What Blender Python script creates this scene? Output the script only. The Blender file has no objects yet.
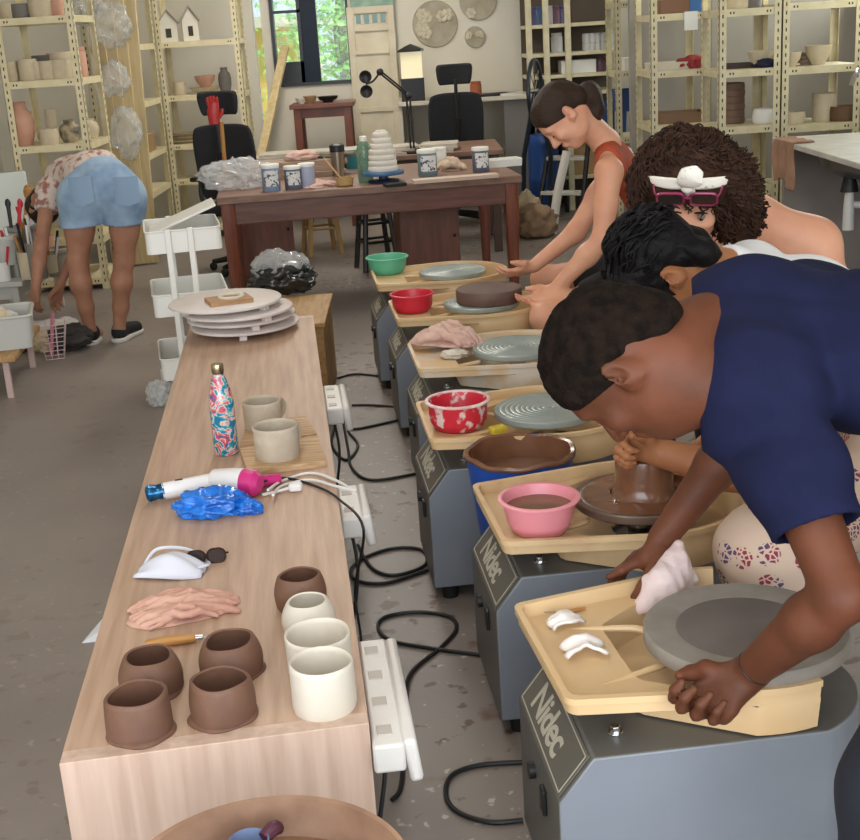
import bpy, bmesh, math, random
import numpy as np
from mathutils import Vector, Matrix, Euler, noise as mnoise
random.seed(7)
SC = bpy.context.scene
COL = SC.collection
PI = math.pi
# ---------------------------------------------------------------- camera
FPX, PITCH, ROLL, EYE = 1274.0, math.radians(17.06), math.radians(-3.6), 1.6
cam = bpy.data.cameras.new('camera'); cam.sensor_width = 36; cam.sensor_fit = 'HORIZONTAL'
cam.lens = FPX / 860 * 36; cam.clip_start = .05; cam.clip_end = 200
camo = bpy.data.objects.new('camera', cam); COL.objects.link(camo)
CM = Matrix.Rotation(PI/2 - PITCH, 3, 'X') @ Matrix.Rotation(ROLL, 3, 'Z')
camo.matrix_world = Matrix.Translation((0, 0, EYE)) @ CM.to_4x4()
SC.camera = camo
def ray(px, py): return CM @ Vector(((px-430)/FPX, -(py-420)/FPX, -1))
def atz(px, py, z):
    d = ray(px, py); return Vector((0, 0, EYE)) + d * ((z-EYE)/d.z)
def aty(px, py, y):
    d = ray(px, py); return Vector((0, 0, EYE)) + d * (y/d.y)
# ---------------------------------------------------------------- materials
def lin(h):
    if isinstance(h, str):
        h = h.lstrip('#'); c = [int(h[i:i+2], 16)/255 for i in (0, 2, 4)]
    else: c = h
    return [(x/12.92 if x <= .04045 else ((x+.055)/1.055)**2.4) for x in c] + [1]
MATS = {}
def mat(name, col, rough=.6, metal=0, col2=None, scale=8, amt=.5, bump=0, bscale=None, stretch=None, detail=4, alpha=1, trans=0, emit=0, spec=.5, coat=0, sss=0, lo=.35, hi=.65):
    if name in MATS: return MATS[name]
    m = bpy.data.materials.new(name); m.use_nodes = True
    nt = m.node_tree; b = nt.nodes['Principled BSDF']
    b.inputs['Base Color'].default_value = lin(col)
    b.inputs['Roughness'].default_value = rough; b.inputs['Metallic'].default_value = metal
    b.inputs['Specular IOR Level'].default_value = spec
    b.inputs['Coat Weight'].default_value = coat
    b.inputs['Alpha'].default_value = alpha; b.inputs['Transmission Weight'].default_value = trans
    if sss:
        b.inputs['Subsurface Weight'].default_value = sss; b.inputs['Subsurface Radius'].default_value = (.02, .008, .004); b.inputs['Subsurface Scale'].default_value = .5
    if emit:
        b.inputs['Emission Color'].default_value = lin(col); b.inputs['Emission Strength'].default_value = emit
    tc = nt.nodes.new('ShaderNodeTexCoord'); mp = nt.nodes.new('ShaderNodeMapping')
    nt.links.new(tc.outputs['Object'], mp.inputs['Vector'])
    if stretch: mp.inputs['Scale'].default_value = stretch
    if col2 is not None:
        n = nt.nodes.new('ShaderNodeTexNoise'); n.inputs['Scale'].default_value = scale; n.inputs['Detail'].default_value = detail
        nt.links.new(mp.outputs[0], n.inputs['Vector'])
        r = nt.nodes.new('ShaderNodeValToRGB'); r.color_ramp.elements[0].position = lo; r.color_ramp.elements[1].position = hi
        r.color_ramp.elements[0].color = lin(col); r.color_ramp.elements[1].color = lin(col2)
        nt.links.new(n.outputs['Fac'], r.inputs[0]); nt.links.new(r.outputs[0], b.inputs['Base Color'])
    if bump:
        n2 = nt.nodes.new('ShaderNodeTexNoise'); n2.inputs['Scale'].default_value = bscale or scale*4; n2.inputs['Detail'].default_value = 3
        nt.links.new(mp.outputs[0], n2.inputs['Vector'])
        bp = nt.nodes.new('ShaderNodeBump'); bp.inputs['Strength'].default_value = bump; bp.inputs['Distance'].default_value = .01
        nt.links.new(n2.outputs['Fac'], bp.inputs['Height']); nt.links.new(bp.outputs[0], b.inputs['Normal'])
    MATS[name] = m
    return m
# ---------------------------------------------------------------- mesh helper
def catmull(P, n=6, closed=False):
    P = [Vector(p) for p in P]; L = len(P); out = []
    if L < 3 and not closed: return P
    for i in range(L if closed else L-1):
        if closed: a, b, c, d = P[(i-1) % L], P[i], P[(i+1) % L], P[(i+2) % L]
        else: a, b, c, d = P[max(i-1, 0)], P[i], P[i+1], P[min(i+2, L-1)]
        for k in range(n):
            t = k/n
            out.append(.5*((2*b)+(c-a)*t+(2*a-5*b+4*c-d)*t*t+(3*b-a-3*c+d)*t*t*t))
    if not closed: out.append(P[-1])
    return out
class G:
    def __init__(s): s.bm = bmesh.new()
    def _fin(s, vs, M, mi, sm):
        if M is not None: bmesh.ops.transform(s.bm, matrix=M, verts=vs)
        for f in {f for v in vs for f in v.link_faces}: f.material_index = mi; f.smooth = sm
    def box(s, c, d, rz=0, rot=None, mi=0):
        vs = bmesh.ops.create_cube(s.bm, size=1)['verts']
        R = (rot if rot is not None else Matrix.Rotation(rz, 4, 'Z'))
        s._fin(vs, Matrix.Translation(c) @ R @ Matrix.Diagonal((*d, 1)), mi, True); return s
    def bx(s, a, b, mi=0):
        return s.box([(a[i]+b[i])/2 for i in range(3)], [abs(b[i]-a[i]) for i in range(3)], mi=mi)
    def lathe(s, prof, c=(0, 0, 0), n=32, mi=0, M=None, sx=1, sy=1, fn=None, a0=0, a1=2*PI):
        full = abs(a1-a0-2*PI) < 1e-6; rings = []; m = n if full else n+1
        for r, z in prof:
            if r < 1e-6 and full: rings.append([s.bm.verts.new((0, 0, z))])
            else:
                rg = []
                for k in range(m):
                    a = a0+(a1-a0)*k/n; p = Vector((r*sx*math.cos(a), r*sy*math.sin(a), z))
                    if fn: p = fn(p, a)
                    rg.append(s.bm.verts.new(p))
                rings.append(rg)
        for A, B in zip(rings, rings[1:]):
            if len(A) == 1 and len(B) == 1: continue
            for k in range(n):
                k2 = (k+1) % m
                try:
                    if len(A) == 1: s.bm.faces.new((A[0], B[k], B[k2]))
                    elif len(B) == 1: s.bm.faces.new((A[k], B[0], A[k2]))
                    else: s.bm.faces.new((A[k], B[k], B[k2], A[k2]))
                except ValueError: pass
        vs = [v for r in rings for v in r]
        s._fin(vs, Matrix.Translation(c) @ (M if M is not None else Matrix()), mi, True); return s
    def cyl(s, c, r, h, r2=None, n=24, mi=0, M=None):
        r2 = r if r2 is None else r2
        return s.lathe([(0, 0), (r, 0), (r2, h), (0, h)], c, n, mi, M)
    def ball(s, c, r, rot=None, mi=0, u=20, v=12):
        r = (r, r, r) if not hasattr(r, '__len__') else r
        vs = bmesh.ops.create_uvsphere(s.bm, u_segments=u, v_segments=v, radius=1)['verts']
        s._fin(vs, Matrix.Translation(c) @ (rot if rot is not None else Matrix()) @ Matrix.Diagonal((*r, 1)), mi, True); return s
    def tube(s, P, r, n=8, sub=6, mi=0, closed=False, flat=1, up=None):
        P = [Vector(p) for p in P]; rs = list(r) if hasattr(r, '__len__') else None
        Q = catmull(P, sub, closed) if sub > 1 else P
        N = len(Q); rings = []; prev = Vector(up) if up else None
        for i, q in enumerate(Q):
            t = (Q[(i+1) % N]-Q[i-1]) if closed else (Q[min(i+1, N-1)]-Q[max(i-1, 0)])
            t = t.normalized() if t.length > 1e-9 else Vector((0, 0, 1))
            if prev is None: prev = t.orthogonal()
            u = prev - t*prev.dot(t); u = u.normalized() if u.length > 1e-6 else t.orthogonal().normalized()
            if not up: prev = u
            w = t.cross(u)
            if rs:
                x = i/(N-1)*(len(rs)-1) if N > 1 else 0; k = min(int(x), len(rs)-2); rr = rs[k]+(rs[k+1]-rs[k])*(x-k)
            else: rr = r
            rings.append([s.bm.verts.new(q+(u*math.cos(2*PI*j/n)*flat+w*math.sin(2*PI*j/n))*rr) for j in range(n)])
        for i in range(N if closed else N-1):
            A, B = rings[i], rings[(i+1) % N]
            for j in range(n): s.bm.faces.new((A[j], A[(j+1) % n], B[(j+1) % n], B[j]))
        if not closed:
            s.bm.faces.new(rings[0][::-1]); s.bm.faces.new(rings[-1])
        s._fin([v for r_ in rings for v in r_], None, mi, True); return s
    def prism(s, poly, z0, z1, M=None, mi=0):
        a = [s.bm.verts.new((p[0], p[1], z0)) for p in poly]; b = [s.bm.verts.new((p[0], p[1], z1)) for p in poly]
        n = len(poly)
        s.bm.faces.new(a[::-1]); s.bm.faces.new(b)
        for i in range(n): s.bm.faces.new((a[i], a[(i+1) % n], b[(i+1) % n], b[i]))
        s._fin(a+b, M, mi, True); return s
    def hull(s, pts, mi=0):
        vs = [s.bm.verts.new(p) for p in pts]; r = bmesh.ops.convex_hull(s.bm, input=vs)
        s._fin(vs, None, mi, True); return s
    def grid(s, fn, nu, nv, mi=0, thick=0):
        V = [[s.bm.verts.new(fn(i/nu, j/nv)) for j in range(nv+1)] for i in range(nu+1)]
        fs = [s.bm.faces.new((V[i][j], V[i+1][j], V[i+1][j+1], V[i][j+1])) for i in range(nu) for j in range(nv)]
        vs = [v for r in V for v in r]; s._fin(vs, None, mi, True); return s
    def shell(s, t):
        bmesh.ops.recalc_face_normals(s.bm, faces=s.bm.faces); bmesh.ops.solidify(s.bm, geom=s.bm.faces[:], thickness=t); return s
    def jit(s, amp, sc=8, seed=0):
        for v in s.bm.verts: v.co += mnoise.noise_vector(v.co*sc+Vector((seed*7.3, seed*3.1, seed)))*amp
        return s
    def obj(s, name, m, parent=None, loc=None, bev=0, seg=2, ang=35, label=None, cat=None, group=None, kind=None, sub=0, recalc=True, rz=0, solid=0):
        if recalc: bmesh.ops.recalc_face_normals(s.bm, faces=s.bm.faces)
        me = bpy.data.meshes.new(name); s.bm.to_mesh(me); s.bm.free()
        for x in (m if isinstance(m, (list, tuple)) else [m]): me.materials.append(x)
        me.set_sharp_from_angle(angle=math.radians(ang))
        o = bpy.data.objects.new(name, me); COL.objects.link(o)
        if parent: o.parent = parent
        if loc is not None: o.location = loc
        if rz: o.rotation_euler.z = rz
        if solid:
            md = o.modifiers.new('solid', 'SOLIDIFY'); md.thickness = solid; md.offset = 0
        if bev:
            md = o.modifiers.new('bevel', 'BEVEL'); md.width = bev; md.segments = seg; md.limit_method = 'ANGLE'; md.angle_limit = math.radians(40)
        if sub:
            md = o.modifiers.new('sub', 'SUBSURF'); md.levels = sub; md.render_levels = sub
        tag(o, label, cat, group, kind); return o
def tag(o, label=None, cat=None, group=None, kind=None):
    for k, v in (('label', label), ('category', cat), ('group', group), ('kind', kind)):
        if v: o[k] = v
    return o
def T(name, label, cat, loc=(0, 0, 0), rz=0, group=None):
    o = bpy.data.objects.new(name, None); COL.objects.link(o); o.location = loc; o.rotation_euler = (0, 0, rz)
    o.empty_display_size = .05
    return tag(o, label, cat, group)
def dup(o, loc, rz=None, label=None, group=None, scale=None, par=None):
    c = o.copy(); COL.objects.link(c); c.parent = par
    if par is None:
        c.location = loc
        if rz is not None: c.rotation_euler = (0, 0, rz)
        if scale: c.scale = (scale, scale, scale) if not hasattr(scale, '__len__') else scale
        tag(c, label, None, group)
    for ch in [x for x in bpy.data.objects if x.parent == o]: dup(ch, None, par=c)
    return c
def rr(w, d, r, n=5, cx=0, cy=0):      # rounded rectangle outline
    out = []
    for sx, sy, a in ((1, 1, 0), (-1, 1, PI/2), (-1, -1, PI), (1, -1, 1.5*PI)):
        for k in range(n+1):
            t = a+PI/2*k/n; out.append((cx+sx*(w/2-r)+r*math.cos(t), cy+sy*(d/2-r)+r*math.sin(t)))
    return out
def loft(g, loops, mi=0, cap0=True, cap1=True, M=None):
    R = [[g.bm.verts.new(p) for p in L] for L in loops]; n = len(R[0])
    for A, B in zip(R, R[1:]):
        for j in range(n): g.bm.faces.new((A[j], A[(j+1) % n], B[(j+1) % n], B[j]))
    if cap0: g.bm.faces.new(R[0][::-1])
    if cap1: g.bm.faces.new(R[-1])
    g._fin([v for r in R for v in r], M, mi, True); return g
# ================================================================ materials in use
M_wall = mat('wall_paint', '#e0dacb', .8, col2='#d8d1c0', scale=1.5, bump=.05, bscale=60)
M_floor = mat('concrete_floor', '#90867f', .42, col2='#7b716b', scale=1.3, detail=9, bump=.05, bscale=40, lo=.3, hi=.7)
def stain():
    nt = M_floor.node_tree; b = nt.nodes['Principled BSDF']; src = b.inputs['Base Color'].links[0].from_socket; tc = nt.nodes['Texture Coordinate']
    for sc_, lo_, col, big in ((16, .66, '#5d4438', 1.1), (30, .69, '#bcb0a2', .8), (5, .68, '#6b5346', .7)):
        n = nt.nodes.new('ShaderNodeTexNoise'); n.inputs['Scale'].default_value = sc_; n.inputs['Detail'].default_value = 3; n2 = nt.nodes.new('ShaderNodeTexNoise'); n2.inputs['Scale'].default_value = big
        for q in (n, n2): nt.links.new(tc.outputs['Object'], q.inputs['Vector'])
        m1 = nt.nodes.new('ShaderNodeMath'); m1.operation = 'MULTIPLY_ADD'; m1.inputs[1].default_value = .45; nt.links.new(n2.outputs['Fac'], m1.inputs[0]); nt.links.new(n.outputs['Fac'], m1.inputs[2])
        r = nt.nodes.new('ShaderNodeMapRange'); r.inputs[1].default_value = lo_+.19; r.inputs[2].default_value = lo_+.25; nt.links.new(m1.outputs[0], r.inputs[0])
        sx_ = nt.nodes.new('ShaderNodeSeparateXYZ'); nt.links.new(tc.outputs['Object'], sx_.inputs[0]); rx_ = nt.nodes.new('ShaderNodeMapRange'); rx_.inputs[1].default_value = -1.1; rx_.inputs[2].default_value = .0; rx_.inputs[3].default_value = .25; nt.links.new(sx_.outputs[0], rx_.inputs[0]); mm = nt.nodes.new('ShaderNodeMath'); mm.operation = 'MULTIPLY'; nt.links.new(r.outputs[0], mm.inputs[0]); nt.links.new(rx_.outputs[0], mm.inputs[1])
        mx = nt.nodes.new('ShaderNodeMix'); mx.data_type = 'RGBA'; nt.links.new(mm.outputs[0], mx.inputs[0]); nt.links.new(src, mx.inputs[6]); mx.inputs[7].default_value = lin(col); src = mx.outputs[2]
    nt.links.new(src, b.inputs['Base Color'])
stain()
M_ceil = mat('ceiling_paint', '#cfc9bd', .85)
M_oak = mat('pale_oak', '#bf9f88', .48, col2='#a98a73', scale=5, stretch=(9, .55, 9), detail=6, bump=.06, bscale=22)
M_oak_end = mat('pale_oak_end', '#cbb09f', .48, col2='#b99d8b', scale=5, stretch=(9, 9, .6), detail=6, bump=.06, bscale=22)
M_grey = mat('wheel_steel', '#7d828b', .36, col2='#757a83', scale=3)
M_grey_shaded = mat('wheel_steel_shaded', '#66645f', .42, col2='#5d5b57', scale=6, bump=.03)  # darker copy of the wheel steel, with shade put into its colour
M_plate = mat('control_plate', '#605c54', .5)
M_plate_line = mat('plate_line', '#b0aa9a', .5)
M_pan = mat('pan_plastic', '#dcbc90', .38, col2='#d3b184', scale=5)
M_pan_dirty = mat('pan_clay_smeared', '#d4b58a', .5, col2='#b08c68', scale=7, detail=8, lo=.45, hi=.75)
M_pan_white = mat('pan_slip_smeared', '#d8b78c', .5, col2='#d8cbbb', scale=9, detail=8, lo=.42, hi=.6)
M_alu = mat('wheel_head_alu', '#a3aeab', .36, metal=.25, col2='#8e9997', scale=9, bump=.03)
M_chrome = mat('chrome', '#c9cbcc', .18, metal=1)
M_black = mat('black_plastic', '#17171a', .45)
M_rubber = mat('black_rubber', '#141414', .7)
M_steelpost = mat('cream_steel', '#e2d6b0', .4, col2='#d6c9a0', scale=12)
M_whitemetal = mat('white_steel', '#e4e2dc', .4)
M_cable = mat('black_cable', '#18181a', .5)
M_hole = mat('slot_dark', '#3a352c', .8)
M_clay = mat('brown_clay', '#72513f', .62, col2='#654638', scale=14, bump=.12, bscale=50)
M_claywet = mat('wet_brown_clay', '#6c4632', .22, col2='#7b553f', scale=10, bump=.1, bscale=25, coat=.3)
M_white_clay = mat('white_clay', '#d6cdc0', .6, col2='#ccc2b2', scale=9, bump=.08, bscale=40)
M_grey_clay = mat('speckled_grey_clay', '#c3b6a4', .7, col2='#b5a794', scale=20, bump=.1, bscale=60)
M_slip = mat('clay_water', '#7d5a45', .12, col2='#6f4e3b', scale=6, bump=.03, bscale=12)
# ================================================================ setting
def struct(g, name, m, **k):
    return g.obj(name, m, kind='structure', **k)
XL, XR, YB, YF, ZC = -3.75, 3.3, 11.9, -1.2, 3.0
struct(G().bx((XL-.1, YF, -.1), (XR+.1, YB+.1, 0)), 'floor', M_floor)
struct(G().bx((XL-.1, YF, ZC), (XR+.1, YB+.1, ZC+.1)), 'ceiling', M_ceil)
struct(G().bx((XL-.1, YF, 0), (XL, YB, ZC)), 'wall_left', M_wall)
struct(G().bx((XR, YF, 0), (XR+.1, YB, ZC)), 'wall_right', M_wall)
def bx_wall(name, x0, x1, openings):
    g = G(); xs = x0
    for a, b, z0, z1 in sorted(openings):
        g.bx((xs, YB, 0), (a, YB+.12, ZC))
        if z0 > 0: g.bx((a, YB, 0), (b, YB+.12, z0))
        if z1 < ZC: g.bx((a, YB, z1), (b, YB+.12, ZC))
        xs = b
    g.bx((xs, YB, 0), (x1, YB+.12, ZC)); struct(g, name, M_wall)
WN = dict(x0=aty(272, 40, YB).x, x1=aty(350, 40, YB).x, z0=aty(300, 86, YB).z, z1=2.3)
DR = dict(x0=aty(255, 60, YB).x, x1=aty(268, 60, YB).x)
struct(G().bx((1.63, 9.66, 0), (XR, 9.74, ZC)), 'added_shade_wall', mat('shelf_shade_grey', '#958f86', .8, col2='#8b857c', scale=2))  # added wall; its grey stands in for the shade behind the right shelves
bx_wall('wall_back', XL, XR, [(WN['x0'], WN['x1'], WN['z0'], WN['z1']), (DR['x0'], DR['x1'], .9, 2.3)])
# ================================================================ bench
def dirv(a): return Vector((math.cos(a), math.sin(a), 0))
BZ = .47
bl, br_, fl, fr = atz(59, 764, BZ), atz(369, 723, BZ), atz(190, 325, BZ), atz(313, 315, BZ)
_c = (bl+br_)/2; _ba = math.atan2(-(fl+fr-bl-br_).x, (fl+fr-bl-br_).y)
benc = T('bench', 'long low oak bench running down the studio with pots and dryers on it', 'bench', (_c.x, _c.y, 0), _ba)
def bl_(p):
    q = Matrix.Rotation(-_ba, 3, 'Z') @ (Vector(p)-Vector((_c.x, _c.y, 0))); return Vector((q.x, q.y, 0))
q0, q1, q2, q3 = [bl_(p) for p in (bl, br_, fr, fl)]
def lr(a, b, d): return a+(b-a).normalized()*d
n0, n1, n2, n3 = lr(q0, q3, .04), lr(q1, q2, .04), lr(q2, q1, .04), lr(q3, q0, .04)
G().prism([n0, n1, n2, n3], BZ-.04, BZ).obj('bench_top', M_oak, benc)
G().prism([q0, q1, n1, n0], 0, BZ).obj('end_panel', M_oak_end, benc, bev=.0015)
G().prism([n3, n2, q2, q3], 0, BZ).obj('end_panel', M_oak_end, benc, bev=.0015)
for u, v in ((n0, n3), (n1, n2)):
    iv = Vector((.03 if u is n0 else -.03, 0, 0)); G().prism([u+iv, u+iv*1.6, v+iv*1.6, v+iv], .06, BZ-.04).obj('side_panel', M_oak_end, benc)
# ================================================================ potter's wheels
TH = math.radians(5.7)
def pan_outline(cut=None, off=0):
    pts = []
    xl, w0, r = -.375+off, .2-off, .257-off
    cr = .025
    for k in range(5):
        a = PI+PI/2*k/4; pts.append((xl+cr+cr*math.cos(a), -w0+cr+cr*math.sin(a)))
    ac = math.radians(-102)
    if cut is None:
        for k in range(37):
            a = ac+(-2*ac)*k/36; pts.append((r*math.cos(a), r*math.sin(a)))
    else:
        y = r
        for k in range(6): 
            a = ac+(math.radians(-76)-ac)*k/5; pts.append((r*math.cos(a), r*math.sin(a)))
        for k in range(6):
            a = math.radians(76)+(math.radians(102)-math.radians(76))*k/5; pts.append((r*math.cos(a), r*math.sin(a)))
    for k in range(5):
        a = PI/2+PI/2*k/4; pts.append((xl+cr+cr*math.cos(a), w0-cr+cr*math.sin(a)))
    return pts
RZ = .503
def make_pan(root, m, half=False, rz=0, off=0):
    # shelf with a lipped rim and a deep round well
    g = G(); cut = True if half else None
    rim_o = pan_outline(cut); rim_i = pan_outline(cut, .012); low = pan_outline(cut, .018)
    n = len(rim_o)
    def well(p, rr_, z):    # the outline folded in toward the round well
        x, y = p; a = math.atan2(y, x); return Vector((rr_*math.cos(a), rr_*math.sin(a), z))
    def V(pts, z): return [Vector((p[0], p[1], z)) for p in pts]
    wr = .243
    def towell(pts, z, R):
        out = []
        for p in pts:
            q = Vector((p[0], p[1])); 
            if q.length > R: q = q.normalized()*R
            out.append(Vector((q.x, q.y, z)))
        return out
    loops_in = [V(rim_o, RZ-.012), V(rim_o, RZ), V(rim_i, RZ), V(low, RZ-.026), towell(low, RZ-.028, wr), towell(low, RZ-.086, wr-.02), towell(low, RZ-.089, .07)]
    R = [[g.bm.verts.new(p) for p in Lp] for Lp in loops_in]
    def outer(z, k): 
        return [Vector((p.x, p.y, z)) for p in towell(rim_o, z, k)]
    out = [[g.bm.verts.new(p) for p in Lp] for Lp in (V(pan_outline(cut, .004), RZ-.014), V(pan_outline(cut, .006), RZ-.034), outer(RZ-.036, .2525), outer(RZ-.094, .246), outer(RZ-.095, .07))]
    seq = [R[0]]+out; skip = set()
    if half:
        mid = [i for i in range(n-1) if abs(rim_o[i][1]-rim_o[i+1][1]) > .3 and rim_o[i][0] > 0]
        skip = set(mid)
    for S in (R, seq):
        for A, B in zip(S, S[1:]):
            for j in range(n):
                if j in skip: continue
                f = (A[j], A[(j+1) % n], B[(j+1) % n], B[j])
                try: g.bm.faces.new(f)
                except ValueError: pass
    if half:
        j = list(skip)[0]
        for q in (j, (j+1) % n):
            for (a, b, c, d_) in ((R[1][q], R[2][q], out[0][q], R[0][q]), (R[2][q], R[3][q], out[1][q], out[0][q]), (R[3][q], R[4][q], out[2][q], out[1][q]), (R[4][q], R[5][q], out[3][q], out[2][q]), (R[5][q], R[6][q], out[4][q], out[3][q])):
                try: g.bm.faces.new((a, b, c, d_))
                except ValueError: pass
    for f in g.bm.faces: f.smooth = True
    p = g.obj('splash_pan', m, root, rz=rz, ang=50, recalc=True, loc=(0, off, 0))
    # raised drain walls moulded into the shelf
    z = RZ-.027
    for s in (-1, 1):
        gg = G()
        gg.tube([(-.29, s*.115, z-.003), (-.22, s*.095, z-.001), (-.16, s*.075, z), (-.14, s*.05, z-.003)], [.003, .006, .0075, .005], n=8)
        gg.obj('drain_ridge', m, p)
    return p
def letters(word, m, root, M, size):
    cu = bpy.data.curves.new('lettering', 'FONT'); cu.body = word; cu.size = size; cu.extrude = .0006; cu.align_x = 'CENTER'; cu.align_y = 'CENTER'
    cu.space_character = .92; cu.offset = size*.02
    o = bpy.data.objects.new('lettering', cu); COL.objects.link(o)
    dg = bpy.context.evaluated_depsgraph_get(); me = bpy.data.meshes.new_from_object(o.evaluated_get(dg)); bpy.data.objects.remove(o)
    me.materials.clear(); me.materials.append(m)
    t = bpy.data.objects.new('lettering', me); COL.objects.link(t); t.parent = root; t.matrix_local = M; return t
def make_wheel(label, loc, pan_m, half=False, pan_rz=0, head_r=.158, head_m=None, thick=.022, bat=None, pan_off=0):
    w = T('potters_wheel', label, 'pottery wheel', (loc[0], loc[1], 0), TH, "potter's wheels in a row")
    hw, xf, zt, zc_ = .187, -.388, .405, .325
    # body: box with chamfered front and round back
    prof = [(xf, -hw)]; prof += [(.207*math.cos(a), .207*math.sin(a)) for a in [math.radians(-65+130*k/24) for k in range(25)]] + [(xf, hw)]
    g = G()
    bot = [Vector((p[0], p[1], .045)) for p in prof]; mid = [Vector((p[0], p[1], zc_)) for p in prof]
    top = [Vector((p[0]+(.062 if p[0] == xf else 0), p[1], zt)) for p in prof]
    loft(g, [bot, mid, top]); b = g.obj('base', [M_grey, M_grey_shaded], w, bev=.004)
    for f in b.data.polygons:
        if f.normal.z > .9 or f.normal.x < -.6: f.material_index = 1  # top and front faces take the shade-coloured copy of the steel
    # sloped control plate
    up = Vector((.062, 0, zt-zc_)).normalized(); nrm = Vector((-up.z, 0, up.x))
    ctr = Vector((xf+.031, 0, (zt+zc_)/2))
    F = Matrix((( 0, up.x, nrm.x, ctr.x+nrm.x*.001), (-1, 0, 0, ctr.y), (0, up.z, nrm.z, ctr.z+nrm.z*.001), (0, 0, 0, 1)))
    pl = G().box((0, 0, .0012), (.352, .092, .0024)).obj('control_plate', M_plate, w, bev=.0008); pl.matrix_local = F
    fg = G()
    for s in (-1, 1): fg.box((0, s*.04, .0027), (.336, .0025, .0012)).box((s*.168, 0, .0027), (.0025, .08, .0012))
    fg.obj('plate_border', M_plate_line, pl)
    letters('Nidec', M_plate_line, pl, Matrix.Translation((-.02, -.003, .0026)) @ Matrix.Diagonal((1.15, 1, 1, 1)), .078)
    # switch and socket on the front face
    G().box((xf-.004, -.06, .25), (.008, .03, .05)).obj('rocker_switch', M_black, w, bev=.002)
    G().cyl((xf, .04, .25), .016, .012, M=Matrix.Rotation(-PI/2, 4, 'Y')).obj('pedal_socket', M_black, w)
    for sx, sy in ((xf+.05, -hw+.04), (xf+.05, hw-.04), (.11, -.11), (.11, .11)):
        G().cyl((sx, sy, 0), .022, .048, .026).obj('rubber_foot', M_rubber, w)
    for sy in (-.115, .115):
        bt = G().cyl((-.27, sy, zt), .014, .004, n=20).cyl((-.27, sy, zt+.003), .0095, .012, n=6)
        bt.obj('bolt', M_chrome, w, bev=.001)
    make_pan(w, pan_m, half, pan_rz, pan_off)
    G().cyl((0, 0, zt-.005), .03, .075).obj('spindle', M_chrome, w)
    hz = RZ-.018
    prof = [(0, hz), (head_r-.004, hz), (head_r, hz+.004), (head_r, hz+thick-.003), (head_r-.003, hz+thick)]
    for k in range(9, 0, -1): prof += [(head_r*k/10+.004, hz+thick), (head_r*k/10, hz+thick-.0012), (head_r*k/10-.003, hz+thick)]
    prof += [(0, hz+thick)]
    G().lathe(prof, n=64).obj('wheel_head', head_m or M_alu, w)
    return w
M_bat = mat('grey_plaster_bat', '#8d8a84', .7, col2='#7c7974', scale=9, bump=.1, bscale=30)
W = {}
W[1] = make_wheel('nearest wheel in the row, its clean half splash pan gripped by the person in navy', (.546, 2.105), M_pan, True, math.radians(3), head_r=.15, pan_off=.06, thick=.012)
W[2] = make_wheel('second nearest wheel in the row with wet brown clay and pink bowl', (.49, 2.86), M_pan_dirty, False, math.radians(1.5), head_m=mat('muddy_wheel_head', '#7a6a60', .35, metal=.4, col2='#6a5347', scale=8))
W[3] = make_wheel('third nearest wheel in the row, bare head, with a red bowl on its pan', (.35, 3.62), M_pan)
W[4] = make_wheel('fourth nearest wheel in the row, its pan smeared with white slip under a pink rag', (.325, 4.40), M_pan_white)
W[5] = make_wheel('second farthest wheel in the row with a thick brown clay disc on its head', (.245, 5.20), M_pan)
W[6] = make_wheel('farthest wheel in the row, empty head, with a green bowl on its pan', (.15, 5.95), M_pan)
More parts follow.
